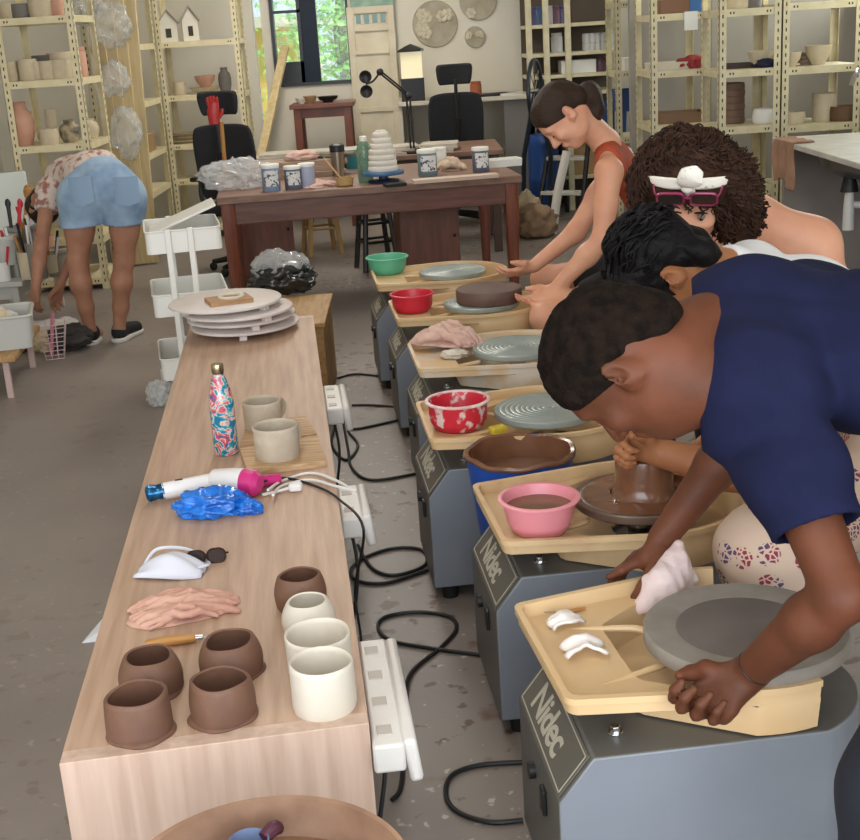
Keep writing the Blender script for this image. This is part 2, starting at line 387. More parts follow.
# ================================================================ figures: smooth-blended body volumes turned into one skin
def V3(*a): return np.array(a[0] if len(a) == 1 else a, dtype=np.float32)
class SDF:
    def __init__(s, lo, hi, res):
        s.lo = np.array(lo, float); s.res = res
        n = np.ceil((np.array(hi)-s.lo)/res).astype(int)+1; s.n = n
        s.ax = [(s.lo[i]+res*np.arange(n[i])).astype(np.float32) for i in range(3)]
        s.D = np.full(n, .3, np.float32)
    def _sl(s, lo, hi):
        a = np.clip(np.floor((np.array(lo)-s.lo)/s.res).astype(int), 0, s.n); b = np.clip(np.ceil((np.array(hi)-s.lo)/s.res).astype(int)+1, 0, s.n)
        if (b <= a).any(): return None
        return tuple(slice(a[i], b[i]) for i in range(3))
    def _xyz(s, sl): return s.ax[0][sl[0]][:, None, None], s.ax[1][sl[1]][None, :, None], s.ax[2][sl[2]][None, None, :]
    def put(s, fn, lo, hi, k, sub=False):
        m = k+3*s.res; sl = s._sl(np.array(lo)-m, np.array(hi)+m)
        if sl is None: return
        d = fn(*s._xyz(sl)).astype(np.float32); A = s.D[sl]
        if sub:
            h = np.maximum(k-np.abs(A+d), 0)/max(k, 1e-6); s.D[sl] = np.maximum(A, -d)+h*h*k*.25
        else:
            h = np.maximum(k-np.abs(A-d), 0)/max(k, 1e-6); s.D[sl] = np.minimum(A, d)-h*h*k*.25
    def cap(s, a, b, ra, rb=None, k=.02, sub=False):
        a, b = V3(a), V3(b); rb = ra if rb is None else rb; ba = b-a; L = float(ba@ba)+1e-9
        def fn(x, y, z):
            t = np.clip(((x-a[0])*ba[0]+(y-a[1])*ba[1]+(z-a[2])*ba[2])/L, 0, 1)
            return np.sqrt((x-a[0]-t*ba[0])**2+(y-a[1]-t*ba[1])**2+(z-a[2]-t*ba[2])**2)-(ra+t*(rb-ra))
        R = max(ra, rb); s.put(fn, np.minimum(a, b)-R, np.maximum(a, b)+R, k, sub)
    def chain(s, P, R, k=.02):
        for i in range(len(P)-1): s.cap(P[i], P[i+1], R[i], R[i+1], k)
    def ecap(s, a, b, ra, rb, u, sx, sy, k=.03):      # tapered capsule, stretched sx along u and sy across it
        a, b, u = V3(a), V3(b), V3(u); ba = b-a; L = float(np.linalg.norm(ba)); t_ = ba/L
        u = u-t_*float(u@t_); u = u/np.linalg.norm(u); w_ = np.cross(t_, u)
        def fn(x, y, z):
            X, Y, Z = x-a[0], y-a[1], z-a[2]
            at = X*t_[0]+Y*t_[1]+Z*t_[2]; au = (X*u[0]+Y*u[1]+Z*u[2])/sx; aw = (X*w_[0]+Y*w_[1]+Z*w_[2])/sy
            t = np.clip(at/L, 0, 1); return (np.sqrt((at-t*L)**2+au*au+aw*aw)-(ra+t*(rb-ra)))*min(1, (sx+sy)/2)
        R = max(ra, rb)*max(sx, sy, 1); s.put(fn, np.minimum(a, b)-R, np.maximum(a, b)+R, k)
    def ell(s, c, r, M=None, k=.02, sub=False):
        c = V3(c); r = V3(r); R3 = np.eye(3) if M is None else np.array(M)[:3, :3]
        def fn(x, y, z):
            X, Y, Z = x-c[0], y-c[1], z-c[2]
            q = [(X*R3[0, i]+Y*R3[1, i]+Z*R3[2, i]) for i in range(3)]
            k0 = np.sqrt(sum((q[i]/r[i])**2 for i in range(3)))+1e-9; k1 = np.sqrt(sum((q[i]/r[i]**2)**2 for i in range(3)))+1e-9
            return k0*(k0-1)/k1
        m = float(r.max()); s.put(fn, c-m, c+m, k, sub)
    def cut(s, p, n, lo=None, hi=None):
        p, n = V3(p), V3(n); n = n/np.linalg.norm(n)
        sl = s._sl(lo if lo is not None else s.lo, hi if hi is not None else s.lo+s.n*s.res)
        if sl is None: return
        x, y, z = s._xyz(sl); s.D[sl] = np.maximum(s.D[sl], (x-p[0])*n[0]+(y-p[1])*n[1]+(z-p[2])*n[2])
    def shell(s, t): s.D = np.maximum(s.D, -(s.D+t))
    def wrinkle(s, amp, freq, seed=0, dirs=None, n=5):
        rs = np.random.RandomState(seed); x, y, z = s._xyz((slice(None),)*3); acc = 0
        for i in range(n):
            d = np.array(dirs[i % len(dirs)], float)+rs.normal(0, .35, 3) if dirs else rs.normal(0, 1, 3)
            d = d/np.linalg.norm(d)*freq*rs.uniform(.6, 1.5); e = rs.normal(0, 1, 3)*freq*.35; q = rs.uniform(0, 6, 2)
            acc = acc+np.sin(d[0]*x+d[1]*y+d[2]*z+q[0]+1.5*np.sin(e[0]*x+e[1]*y+e[2]*z+q[1]))
        s.D += (amp*acc/math.sqrt(n)).astype(np.float32)
    def mesh(s):
        D = s.D; D[0], D[-1] = .3, .3; D[:, 0], D[:, -1] = .3, .3; D[:, :, 0], D[:, :, -1] = .3, .3
        I = D < 0; n0, n1, n2 = D.shape
        c = np.zeros((n0-1, n1-1, n2-1), np.int8)
        for i in (0, 1):
            for j in (0, 1):
                for k in (0, 1): c += I[i:n0-1+i, j:n1-1+j, k:n2-1+k]
        act = np.argwhere((c > 0) & (c < 8)); idx = np.full(c.shape, -1, np.int32); idx[tuple(act.T)] = np.arange(len(act))
        acc = np.zeros((len(act), 3)); cnt = np.zeros(len(act))
        cor = [(i, j, k) for i in (0, 1) for j in (0, 1) for k in (0, 1)]
        val = {q: D[act[:, 0]+q[0], act[:, 1]+q[1], act[:, 2]+q[2]] for q in cor}
        for q in cor:
            for a in range(3):
                if q[a] == 0:
                    r = list(q); r[a] = 1; r = tuple(r); A, B = val[q], val[r]; m = (A < 0) != (B < 0)
                    t = np.where(m, A/np.where(m, A-B, 1), 0)
                    p = np.array(q, float)[None, :].repeat(len(act), 0); p[:, a] += t
                    acc[m] += p[m]; cnt[m] += 1
        v = s.lo+s.res*(act+acc/cnt[:, None])
        F = []
        for a in range(3):
            b, c_ = (a+1) % 3, (a+2) % 3
            sl0 = [slice(1, -1)]*3; sl1 = [slice(1, -1)]*3; sl0[a] = slice(0, -1); sl1[a] = slice(1, None)
            A, B = I[tuple(sl0)], I[tuple(sl1)]
            for flip, m in ((0, A & ~B), (1, ~A & B)):
                e = np.argwhere(m); off = np.ones(3, int); off[a] = 0; e = e+off
                qs = []
                for db, dc in ((-1, -1), (0, -1), (0, 0), (-1, 0)):
                    q = e.copy(); q[:, b] += db; q[:, c_] += dc; qs.append(idx[q[:, 0], q[:, 1], q[:, 2]])
                f = np.stack(qs, 1); F.append(f[:, ::-1] if flip else f)
        F = np.concatenate(F); a, b, c_ = v[F[:, 0]], v[F[:, 1]], v[F[:, 2]]
        return v, (F[:, ::-1] if np.einsum('ij,ij->i', a, np.cross(b, c_)).sum() < 0 else F)
    def obj(s, name, m, parent=None, post=None, **k):
        v, f = s.mesh()
        if post is not None: v = post(v)
        return npmesh(name, v, f, m, parent, **k)
def npmesh(name, v, f, m, parent=None, **k):
    me = bpy.data.meshes.new(name); me.vertices.add(len(v)); me.vertices.foreach_set('co', np.asarray(v, np.float32).ravel())
    me.loops.add(f.size); me.loops.foreach_set('vertex_index', f.ravel().astype(np.int32)); me.polygons.add(len(f))
    me.polygons.foreach_set('loop_start', np.arange(0, f.size, f.shape[1], dtype=np.int32)); me.polygons.foreach_set('loop_total', np.full(len(f), f.shape[1], np.int32))
    me.update(calc_edges=True); me.validate(); me.polygons.foreach_set('use_smooth', np.ones(len(me.polygons), bool))
    for x in (m if isinstance(m, (list, tuple)) else [m]): me.materials.append(x)
    o = bpy.data.objects.new(name, me); COL.objects.link(o)
    if parent: o.parent = parent
    return tag(o, k.get('label'), k.get('cat'), k.get('group'), k.get('kind'))
def frame(origin, up, fwd):      # head frame: z to the crown, y out of the face, x to the left ear... right-handed
    z = Vector(up).normalized(); y = Vector(fwd); y = (y-z*y.dot(z)).normalized(); x = y.cross(z)
    return Matrix(((x.x, y.x, z.x, origin[0]), (x.y, y.y, z.y, origin[1]), (x.z, y.z, z.z, origin[2]), (0, 0, 0, 1)))
def add_head(S, M, sc=1, face=True, nose=1, ears=True):
    P = lambda x, y, z: V3(M @ Vector((x*sc, y*sc, z*sc)))
    e = lambda c, r, k=.015, rot=None, sub=False: S.ell(P(*c), [q*sc for q in r], (M.to_3x3() if rot is None else M.to_3x3() @ rot), k*sc, sub)
    e((0, -.012, .035), (.074, .096, .084)); e((0, .03, .02), (.066, .064, .075), .03)
    e((0, .035, -.045), (.056, .054, .066), .03); e((0, .062, -.088), (.026, .026, .022), .03)
    for s_ in (-1, 1):
        e((s_*.045, .015, -.055), (.02, .04, .04), .03)          # jaw
        e((s_*.042, .072, -.02), (.022, .018, .02), .025)         # cheek
        if ears:
            R = Matrix.Rotation(s_*math.radians(-32), 3, 'Z') @ Matrix.Rotation(math.radians(-12), 3, 'X')
            e((s_*.0815, -.012, -.004), (.0085, .0185, .030), .008, R); e((s_*.0765, .002, -.02), (.008, .011, .014), .008)
            e((s_*.0905, -.008, .002), (.0085, .0115, .019), .004, R, True); e((s_*.0845, -.001, -.008), (.007, .0055, .006), .003, R, True)
            e((s_*.0845, .006, -.007), (.0035, .004, .006), .004)
    if face:
        e((0, .082, .028), (.052, .014, .014), .02)               # brow
        for s_ in (-1, 1):
            e((s_*.032, .098, .008), (.019, .016, .013), .014, None, True)
            e((s_*.032, .0795, .007), (.0145, .0125, .0125), .004) # eyeball under lid
            e((s_*.014, .1, -.031), (.009, .01, .008), .008)       # nostril wing
        S.cap(P(0, .09, .012), P(0, .115*nose, -.026), .008*sc, .011*sc, .012*sc)
        e((0, .094, -.053), (.022, .01, .006), .008); e((0, .092, -.064), (.019, .01, .0065), .008)
        S.cap(P(-.02, .104, -.0585), P(.02, .104, -.0585), .0016*sc, None, .003*sc, True)
def finger(S, P, r, k=.008):
    n = len(P); S.chain([V3(p) for p in P], [r*(1-.22*i/(n-1)) for i in range(n)], k)
def limb(S, P, R, k=.03):
    S.chain([V3(p) for p in P], R, k)
def hand(S, w, d, th, curl=(25, 35, 25), sc=1, thumb=(.5, .6), flip=1, spread=4, r=.0092):
    # w wrist, d toward the knuckles, th toward the thumb side; fingers bend toward the palm
    w, d, th = Vector(w), Vector(d).normalized(), Vector(th); th = (th-d*th.dot(d)).normalized(); pn = d.cross(th)*flip
    P = lambda a, b, c: w+(d*a+th*b+pn*c)*sc
    S.ecap(P(-.005, 0, 0), P(.035, 0, 0), .024*sc, .026*sc, th, 1.1, .75, .02)
    for a, b in ((.078, .03), (.082, .01), (.078, -.011), (.07, -.03)):
        S.cap(P(.015, b*.5, 0), P(a, b, 0), .015*sc, .0125*sc, .012)
    for i, (a, b, ls) in enumerate(((.084, .031, (.042, .026, .02)), (.088, .0105, (.046, .029, .021)), (.084, -.0115, (.042, .027, .021)), (.075, -.032, (.034, .021, .018)))):
        an = math.radians(spread*(1.5-i)); p = P(a, b, 0); pts = [P(a-.02, b, 0), p]; c = 0
        for L_, cu in zip(ls, curl if not hasattr(curl[0], '__len__') else curl[i]):
            c += math.radians(cu); dd = (d*math.cos(an)+th*math.sin(an))*math.cos(c)+pn*math.sin(c); p = p+dd*L_*sc; pts.append(p)
        rr_ = r*sc*(1 if i < 3 else .86)
        S.chain([V3(q) for q in pts], [rr_*1.15, rr_*1.1, rr_*1.02, rr_*.92, rr_*.78], .007)
    t0, t1 = P(.02, .018, .006), P(.045, .045, .012)
    td = (d*(1-thumb[0])+th*thumb[0]+pn*thumb[1]*.6).normalized(); t2 = t1+td*.032*sc; td2 = (td*.7+d*.3+pn*thumb[1]*.4).normalized(); t3 = t2+td2*.027*sc
    S.chain([V3(q) for q in (t0, t1, t2, t3)], [.016*sc, .0135*sc, .0112*sc, .009*sc], .012)
def torso(S, J, o=0, k=.05, slim=1, neck=True):
    # J: pelvis, waist, chest, c7 (neck base), sl, sr shoulders
    u = Vector(J['sl'])-Vector(J['sr']); hu = Vector(J.get('hl', J['sl']))-Vector(J.get('hr', J['sr']))
    S.ecap(J['pelvis'], J['waist'], .115*slim+o, .1*slim+o, hu, 1.35, .92, k)
    S.ecap(J['waist'], J['chest'], .1*slim+o, .115*slim+o, u, 1.3, .92, k)
    S.cap(J['sl'], J['sr'], .056*slim+o, None, k)
    m = (Vector(J['sl'])+Vector(J['sr']))/2
    S.ecap(J['chest'], m, .11*slim+o, .075*slim+o, u, 1.35, .85, k)
    for q in ('sl', 'sr'): S.cap(J['c7'], J[q], .045*slim+o, .05*slim+o, k)
def skin(name, c1, c2, rough=.45): return mat(name, c1, rough, col2=c2, scale=9, bump=.05, bscale=160, sss=.06, spec=.28)
M_skinD = skin('deep_brown_skin', '#6a3d29', '#57311f', .55)
M_skinC = skin('warm_brown_skin', '#a9734f', '#996443', .5)
M_skinL = skin('light_skin', '#d9a285', '#cf9478', .45)
M_skinT = skin('tanned_skin', '#a87a62', '#9a6c56', .5)
M_hairblack = mat('black_hair', '#120e0c', .95, col2='#221914', scale=40, bump=.5, bscale=160, spec=.08)
M_hairwavy = mat('glossy_black_hair', '#09080a', .55, col2='#141113', scale=30, bump=.35, bscale=90, spec=.16)
M_hairbrown = mat('dark_brown_hair', '#2a1d16', .55, col2='#38271d', scale=40, stretch=(1, 1, 6), bump=.35, bscale=120, spec=.25)
M_haircurl = mat('curly_brown_hair', '#2b1a13', .7, col2='#402a1e', scale=30, bump=.4, bscale=70, spec=.2)
M_navy = mat('navy_cotton', '#1b1e3b', .95, spec=.15, col2='#181b35', scale=14, bump=.08, bscale=420)
M_navyp = mat('dark_trousers', '#161a26', .8, bump=.1, bscale=300)
M_whitec = mat('white_cotton', '#e6e6ea', .85, bump=.08, bscale=300)
M_orange = mat('rust_knit', '#a8482c', .85, col2='#98401f', scale=12, bump=.15, bscale=200)
M_shirtE = mat('patterned_blouse', '#cdbcb0', .85, col2='#94635a', scale=24, lo=.5, hi=.62)
M_denim = mat('washed_denim', '#7690ad', .85, col2='#9db3c9', scale=7, bump=.15, bscale=240)
M_lip = mat('lips', '#8f4a40', .4)
def floral():
    m = mat('floral_cotton', '#d3b8a4', .85); nt = m.node_tree; b = nt.nodes['Principled BSDF']
    tc = nt.nodes.new('ShaderNodeTexCoord')
    v = nt.nodes.new('ShaderNodeTexVoronoi'); v.inputs['Scale'].default_value = 13.5; v.inputs['Randomness'].default_value = .45
    v2 = nt.nodes.new('ShaderNodeTexVoronoi'); v2.inputs['Scale'].default_value = 85; v2.feature = 'DISTANCE_TO_EDGE'
    n = nt.nodes.new('ShaderNodeTexNoise'); n.inputs['Scale'].default_value = 18
    for q in (v, v2, n): nt.links.new(tc.outputs['Object'], q.inputs['Vector'])
    lt = nt.nodes.new('ShaderNodeMath'); lt.operation = 'LESS_THAN'; lt.inputs[1].default_value = .36; nt.links.new(v.outputs['Distance'], lt.inputs[0])
    gt = nt.nodes.new('ShaderNodeMath'); gt.operation = 'GREATER_THAN'; gt.inputs[1].default_value = .13; nt.links.new(v2.outputs['Distance'], gt.inputs[0])
    mu = nt.nodes.new('ShaderNodeMath'); mu.operation = 'MULTIPLY'; nt.links.new(lt.outputs[0], mu.inputs[0]); nt.links.new(gt.outputs[0], mu.inputs[1])
    rp = nt.nodes.new('ShaderNodeValToRGB'); rp.color_ramp.interpolation = 'CONSTANT'
    rp.color_ramp.elements[0].color = lin('#923048'); rp.color_ramp.elements[1].position = .52; rp.color_ramp.elements[1].color = lin('#5a4466')
    nt.links.new(n.outputs['Fac'], rp.inputs[0])
    mx = nt.nodes.new('ShaderNodeMix'); mx.data_type = 'RGBA'; mx.inputs[6].default_value = lin('#d3b8a4')
    nt.links.new(mu.outputs[0], mx.inputs[0]); nt.links.new(rp.outputs[0], mx.inputs[7]); nt.links.new(mx.outputs[2], b.inputs['Base Color'])
    return m
M_floral = floral()
def person(label, loc): return T('person', label, 'person', loc)
def fuzz(amp, sc, seed=0, ridged=False):
    def f(v):
        out = v.copy()
        for i in range(len(v)):
            n = mnoise.noise_vector(Vector(v[i])*sc+Vector((seed, 0, 0)))
            out[i] += np.array(n)*amp
        return out
    return f
def strands(g, M, sc, n, rad, fn, r=.0012, seed=1, steps=5):
    rs = random.Random(seed)
    for i in range(n):
        P = fn(rs)
        if P: g.tube([M @ Vector([q*sc for q in p]) for p in P], [r, r, r*.4], n=4, sub=3)
# ---------------------------------------------------------------- person in navy at the nearest wheel
def person_navy():
    up, fw = Vector((-.87, .24, .27)), Vector((-.28, .12, -.95))
    ear = aty(618, 380, 2.0); M = frame((0, 0, 0), up, fw)
    lat = Vector((M[0][0], M[1][0], M[2][0])); lat = lat if lat.y > 0 else -lat
    sc = 1.13; M = frame(ear+lat*.083*sc+up.normalized()*.004, up, fw)
    J = dict(pelvis=(1.04, 1.92, .93), waist=(.90, 2.04, 1.0), chest=(.77, 2.14, 1.02), c7=(.58, 2.2, 1.065), sl=(.55, 2.04, 1.0), sr=(.74, 2.37, 1.04), hl=(.95, 1.82, .92), hr=(1.12, 2.0, .92))
    el, wl = aty(842, 596, 1.80), aty(746, 675, 1.915)
    er, wr = aty(742, 432, 2.44), aty(664, 536, 2.43)
    S = SDF((.15, 1.5, 0), (1.36, 2.62, 1.36), .0052)
    torso(S, J, -.022)
    add_head(S, M, sc)
    S.chain([V3(J['c7']), V3(M @ Vector((0, -.025, -.06)))], [.088, .078], .04); S.chain([V3(M @ Vector((0, .035, -.095))), V3(M @ Vector((0, .0, -.14)))], [.056, .07], .05)
    S.chain([V3(J['sl']), V3((Vector(J['sl'])+el)/2), V3(el), V3(el.lerp(wl, .3)), V3(wl)], [.05, .05, .041, .045, .029], .02)
    S.chain([V3(J['sr']), V3((Vector(J['sr'])+er)/2), V3(er), V3(er.lerp(wr, .3)), V3(wr)], [.05, .048, .041, .044, .029], .02)
    # near hand closed over the rim of the pan
    hand(S, wl, (-.74, -.24, -.42), (-.55, .75, .42), curl=((38, 62, 40), (46, 66, 45), (52, 68, 45), (56, 66, 45)), sc=1.04, thumb=(.1, 1.1), flip=-1)
    # far hand: fingers laid over the rim, thumb inside
    S.ecap(wr, aty(650, 558, 2.41), .026, .03, (.5, .5, -.5), 1.1, .75, .02)
    for pts in (((655, 556, 2.42), (638, 562, 2.405), (622, 570, 2.40), (609, 577, 2.405)), ((648, 550, 2.43), (632, 560, 2.44), (618, 572, 2.435), (610, 583, 2.42)), ((652, 548, 2.45), (636, 556, 2.46), (624, 570, 2.455), (620, 584, 2.44))):
        S.chain([V3(aty(*p)) for p in pts], [.0125, .0105, .0095, .008], .007)
    S.chain([V3(aty(*p)) for p in ((660, 552, 2.40), (652, 572, 2.365), (643, 586, 2.35), (634, 598, 2.352))], [.017, .0135, .011, .009], .01)
    for h, kn, an, toe in (('hl', (.655, 1.6, .5), (.64, 1.6, .09), (.52, 1.66, .03)), ('hr', (1.08, 2.12, .5), (1.2, 2.15, .09), (1.06, 2.2, .03))):
        S.chain([V3(J[h]), V3(kn), V3(an)], [.085, .056, .038], .04); S.cap(an, toe, .035, .03, .02)
    p = person('person in navy t-shirt bending over the nearest wheel and gripping its splash pan', (1.0, 1.9, 0))
    def loc(o): o.location = -p.location; return o
    b = loc(S.obj('body', M_skinD, p))
    # t-shirt
    S = SDF((.3, 1.6, .5), (1.3, 2.7, 1.4), .0056)
    torso(S, J, .016)
    for s_, e_ in (('sl', el), ('sr', er)):
        a = Vector(J[s_]); q = a.lerp(e_, .80)
        S.chain([V3(a), V3(a.lerp(e_, .45)), V3(q)], [.079, .078, .074], .04)
    for q_ in ('sl', 'sr'): S.cap(J['c7'], J[q_], .098, .085, .06)
    S.cap(J['c7'], J['chest'], .105, .13, .06); S.cap(J['sl'], J['sr'], .08, None, .05); S.chain([V3(.53, 2.06, 1.0), V3(.53, 2.2, 1.045), V3(.60, 2.33, 1.055)], [.085, .095, .08], .05); S.chain([V3(.535, 2.05, .96), V3(.53, 2.15, .95), V3(.56, 2.25, .95)], [.09, .1, .09], .05)
    dirs = [(.5, .3, .8), (.8, .2, .3), (.3, .1, .9)]
    S.wrinkle(.005, 22, 3, dirs, 6); S.wrinkle(.0022, 50, 9, dirs, 4)
    S.shell(.012)
    e1 = (el-Vector(J['sl'])).normalized(); S.cut(Vector(J['sl']).lerp(el, .70), e1+Vector((.0, .0, -.08)), (.4, 1.6, .45), (1.0, 2.08, .95))
    e2 = (er-Vector(J['sr'])).normalized(); S.cut(Vector(J['sr']).lerp(er, .66), e2, (.4, 2.2, .5), (1.0, 2.65, .95))
    S.cut((.452, 2.05, 1.0), (-1, .2, -.06), (.3, 1.9, .86), (.62, 2.6, 1.4))
    loc(S.obj('shirt', M_navy, p))
    # trousers
    S = SDF((.5, 1.4, 0), (1.4, 2.4, 1.2), .009)
    S.ecap(J['pelvis'], Vector(J['pelvis']).lerp(Vector(J['waist']), .6), .125, .115, Vector(J['hl'])-Vector(J['hr']), 1.3, .95, .04)
    for h, kn, an in (('hl', (.655, 1.6, .5), (.64, 1.6, .06)), ('hr', (1.08, 2.12, .5), (1.2, 2.15, .06))):
        S.chain([V3(J[h]), V3(kn), V3(an)], [.105, .088, .072], .04)
    S.wrinkle(.003, 20, 5, [(0, .3, 1), (.5, .5, .5)]); S.cut((0, 0, .05), (0, 0, -1))
    loc(S.obj('trousers', M_navyp, p))
    # cropped hair
    S = SDF(M.translation-Vector((.18, .18, .18)), M.translation+Vector((.18, .18, .18)), .0042)
    R3 = M.to_3x3(); e = lambda c, r, k=.02: S.ell(V3(M @ Vector([q*sc for q in c])), [q*sc for q in r], R3, k)
    e((0, -.012, .037), (.0805, .1025, .0905)); e((0, .024, .042), (.073, .066, .072), .03)
    wd = lambda y, z: M.to_3x3() @ Vector((0, y, z))
    S.wrinkle(.0012, 300, 2, n=6); S.wrinkle(.002, 90, 4, n=5)
    S.ell(V3(M @ Vector((0, -.085*sc, -.02*sc))), (.06*sc, .035*sc, .05*sc), R3, .03); S.cut(M @ Vector((0, -.01, -.012)), wd(.52, -.85)); S.cut(M @ Vector((0, .086*sc, .066*sc)), wd(.9, -.42))
    loc(S.obj('hair', M_hairblack, p))
    g = G()
    for a, bq in ((-.6, 1), (.5, 2)): pass
    c = el.lerp(wl, .9); ax = (wl-el).normalized(); q = ax.orthogonal().normalized(); r_ = ax.cross(q)
    g.tube([c+(q*math.cos(t)+r_*math.sin(t))*.0315 for t in [2*PI*k/14 for k in range(14)]], .0014, n=6, sub=2, closed=True)
    loc(g.obj('wrist_cord', M_black, p))
    return p
# ---------------------------------------------------------------- person in white at the second wheel
def person_white():
    up, fw = Vector((-.86, 0, .36)), Vector((-.38, .12, -.9))
    ear = aty(668, 280, 2.72); M = frame((0, 0, 0), up, fw); lat = Vector((M[0][0], M[1][0], M[2][0])); lat = lat if lat.y > 0 else -lat
    M = frame(ear+lat*.08-up.normalized()*.002, up, fw); sc = 1.0
    J = dict(pelvis=(1.12, 2.93, .56), waist=(1.05, 2.92, .74), chest=(.90, 2.88, .925), c7=(.69, 2.83, 1.03), sl=(.76, 2.66, .945), sr=(.80, 3.03, .99), hl=(1.08, 2.82, .54), hr=(1.12, 3.05, .54))
    el, wl = aty(756, 478, 2.70), aty(660, 453, 2.80)
    S = SDF((.3, 2.3, 0), (1.32, 3.35, 1.3), .0062)
    torso(S, J, -.02, slim=.95); add_head(S, M, sc)
    S.chain([V3(J['c7']), V3(M @ Vector((0, -.03, -.04)))], [.056, .054], .04)
    S.chain([V3(J['sl']), V3(Vector(J['sl']).lerp(el, .5)), V3(el), V3(el.lerp(wl, .3)), V3(wl)], [.045, .045, .042, .044, .034], .02)
    er, wr = (.86, 3.12, .64), (.66, 3.0, .55)
    S.chain([V3(J['sr']), V3(er), V3(wr)], [.045, .038, .028], .02)
    hand(S, wl, (-.9, .05, .28), (-.1, -.35, .9), curl=((60, 80, 50), (62, 82, 50), (64, 84, 50), (66, 84, 50)), sc=.96, thumb=(.35, .7), flip=-1)
    hand(S, wr, (-.85, -.2, -.25), (0, -.6, .7), curl=(30, 40, 25), sc=.92, flip=-1)
    kl, al = (.70, 2.49, .50), (.78, 2.52, .07); kr, ar = (.88, 3.25, .47), (.88, 3.2, .07)
    for h, kn, an in (('hl', kl, al), ('hr', kr, ar)):
        S.chain([V3(J[h]), V3(kn), V3(an)], [.075, .052, .036], .04); S.cap(an, (an[0]-.15, an[1], .03), .032, .026, .02)
    p = person('person in white top and floral trousers with short black hair shaping brown clay', (1.08, 2.9, 0))
    def loc(o): o.location = -p.location; return o
    loc(S.obj('body', M_skinC, p))
    S = SDF((.5, 2.45, .4), (1.35, 3.3, 1.2), .008)
    torso(S, J, .012, slim=.95)
    S.chain([V3(J['sl']), V3(Vector(J['sl']).lerp(el, .6))], [.066, .06], .04); S.chain([V3(J['sr']), V3(Vector(J['sr']).lerp(Vector(er), .6))], [.066, .06], .04)
    S.wrinkle(.003, 24, 4, [(.5, .3, .8)]); S.shell(.016)
    S.cut(Vector(J['sl']).lerp(el, .5), el-Vector(J['sl']), (.5, 2.4, .4), (1.2, 2.74, .95)); S.cut(Vector(J['sr']).lerp(Vector(er), .55), Vector(er)-Vector(J['sr']), (.5, 3.02, .4), (1.0, 3.4, 1))
    nk = (M @ Vector((0, -.03, -.04)))-Vector(J['c7']); S.cut(Vector(J['c7'])+nk.normalized()*.012, nk, (.5, 2.6, .85), (.9, 3.05, 1.2))
    loc(S.obj('shirt', M_whitec, p))
    S = SDF((.5, 2.3, 0), (1.4, 3.5, .85), .0075)
    S.ecap(J['pelvis'], Vector(J['pelvis']).lerp(Vector(J['waist']), .5), .13, .12, (0, 1, 0), 1.3, .95, .05)
    for h, kn, an in (('hl', kl, al), ('hr', kr, ar)):
        S.chain([V3(J[h]), V3(kn), V3(an)], [.115, .1, .085], .05)
    S.wrinkle(.004, 20, 6, [(.4, .4, .7), (.8, .2, .2)], 6); S.wrinkle(.0015, 60, 7); S.cut((0, 0, .11), (0, 0, -1))
    loc(S.obj('trousers', M_floral, p))
    S = SDF(M.translation-Vector((.2, .2, .2)), M.translation+Vector((.2, .2, .2)), .0045)
    R3 = M.to_3x3(); e = lambda c, r, k=.02: S.ell(V3(M @ Vector(c)), r, R3, k)
    e((0, -.016, .036), (.086, .108, .094)); e((0, .03, .045), (.078, .073, .076), .03)
    for s_ in (-1, 1): e((s_*.077, .026, -.002), (.008, .011, .032), .01); e((s_*.045, -.075, -.045), (.04, .032, .05), .02)
    wd = lambda y, z: M.to_3x3() @ Vector((0, y, z))
    S.wrinkle(.0035, 70, 3, [tuple(wd(1, .3)), tuple(M.to_3x3() @ Vector((1, .2, 0)))], 6); S.wrinkle(.002, 160, 8, n=5)
    S.cut(M @ Vector((0, -.01, -.05)), wd(.5, -.87)); S.cut(M @ Vector((0, .09, .06)), wd(.95, -.3))
    for s_ in (-1, 1): S.ell(V3(M @ Vector((s_*.088, -.016, -.012))), (.03, .021, .036), R3, .008, True)
    loc(S.obj('hair', M_hairwavy, p))
    rs = random.Random(5); g = G()
    for i in range(260):
        a = rs.uniform(0, 2*PI); t = rs.uniform(.12, 1.5); 
        c = Vector((math.sin(t)*math.cos(a)*.089, -.016+math.sin(t)*math.sin(a)*.113, .042+math.cos(t)*.099))
        if c.y*.5-c.z*.87 > .02 or (abs(c.x) > .06 and abs(c.y+.016) < .03 and c.z < .03): continue
        dr = Vector((rs.gauss(0, .3), -1 if c.y < .02 else 1, rs.gauss(-.2, .3))); nrm = Vector((c.x/.089, (c.y+.016)/.113, (c.z-.042)/.099)).normalized(); dr = (dr-nrm*dr.dot(nrm)).normalized()
        L_ = rs.uniform(.03, .06); sd_ = nrm.cross(dr)*rs.uniform(-.012, .012)
        g.tube([M @ (c-nrm*.002), M @ (c+dr*L_*.5+nrm*.004+sd_), M @ (c+dr*L_-nrm*.004)], [.0035, .004, .001], n=5, sub=3)
    loc(g.obj('hair_locks', M_hairwavy, p))
    return p
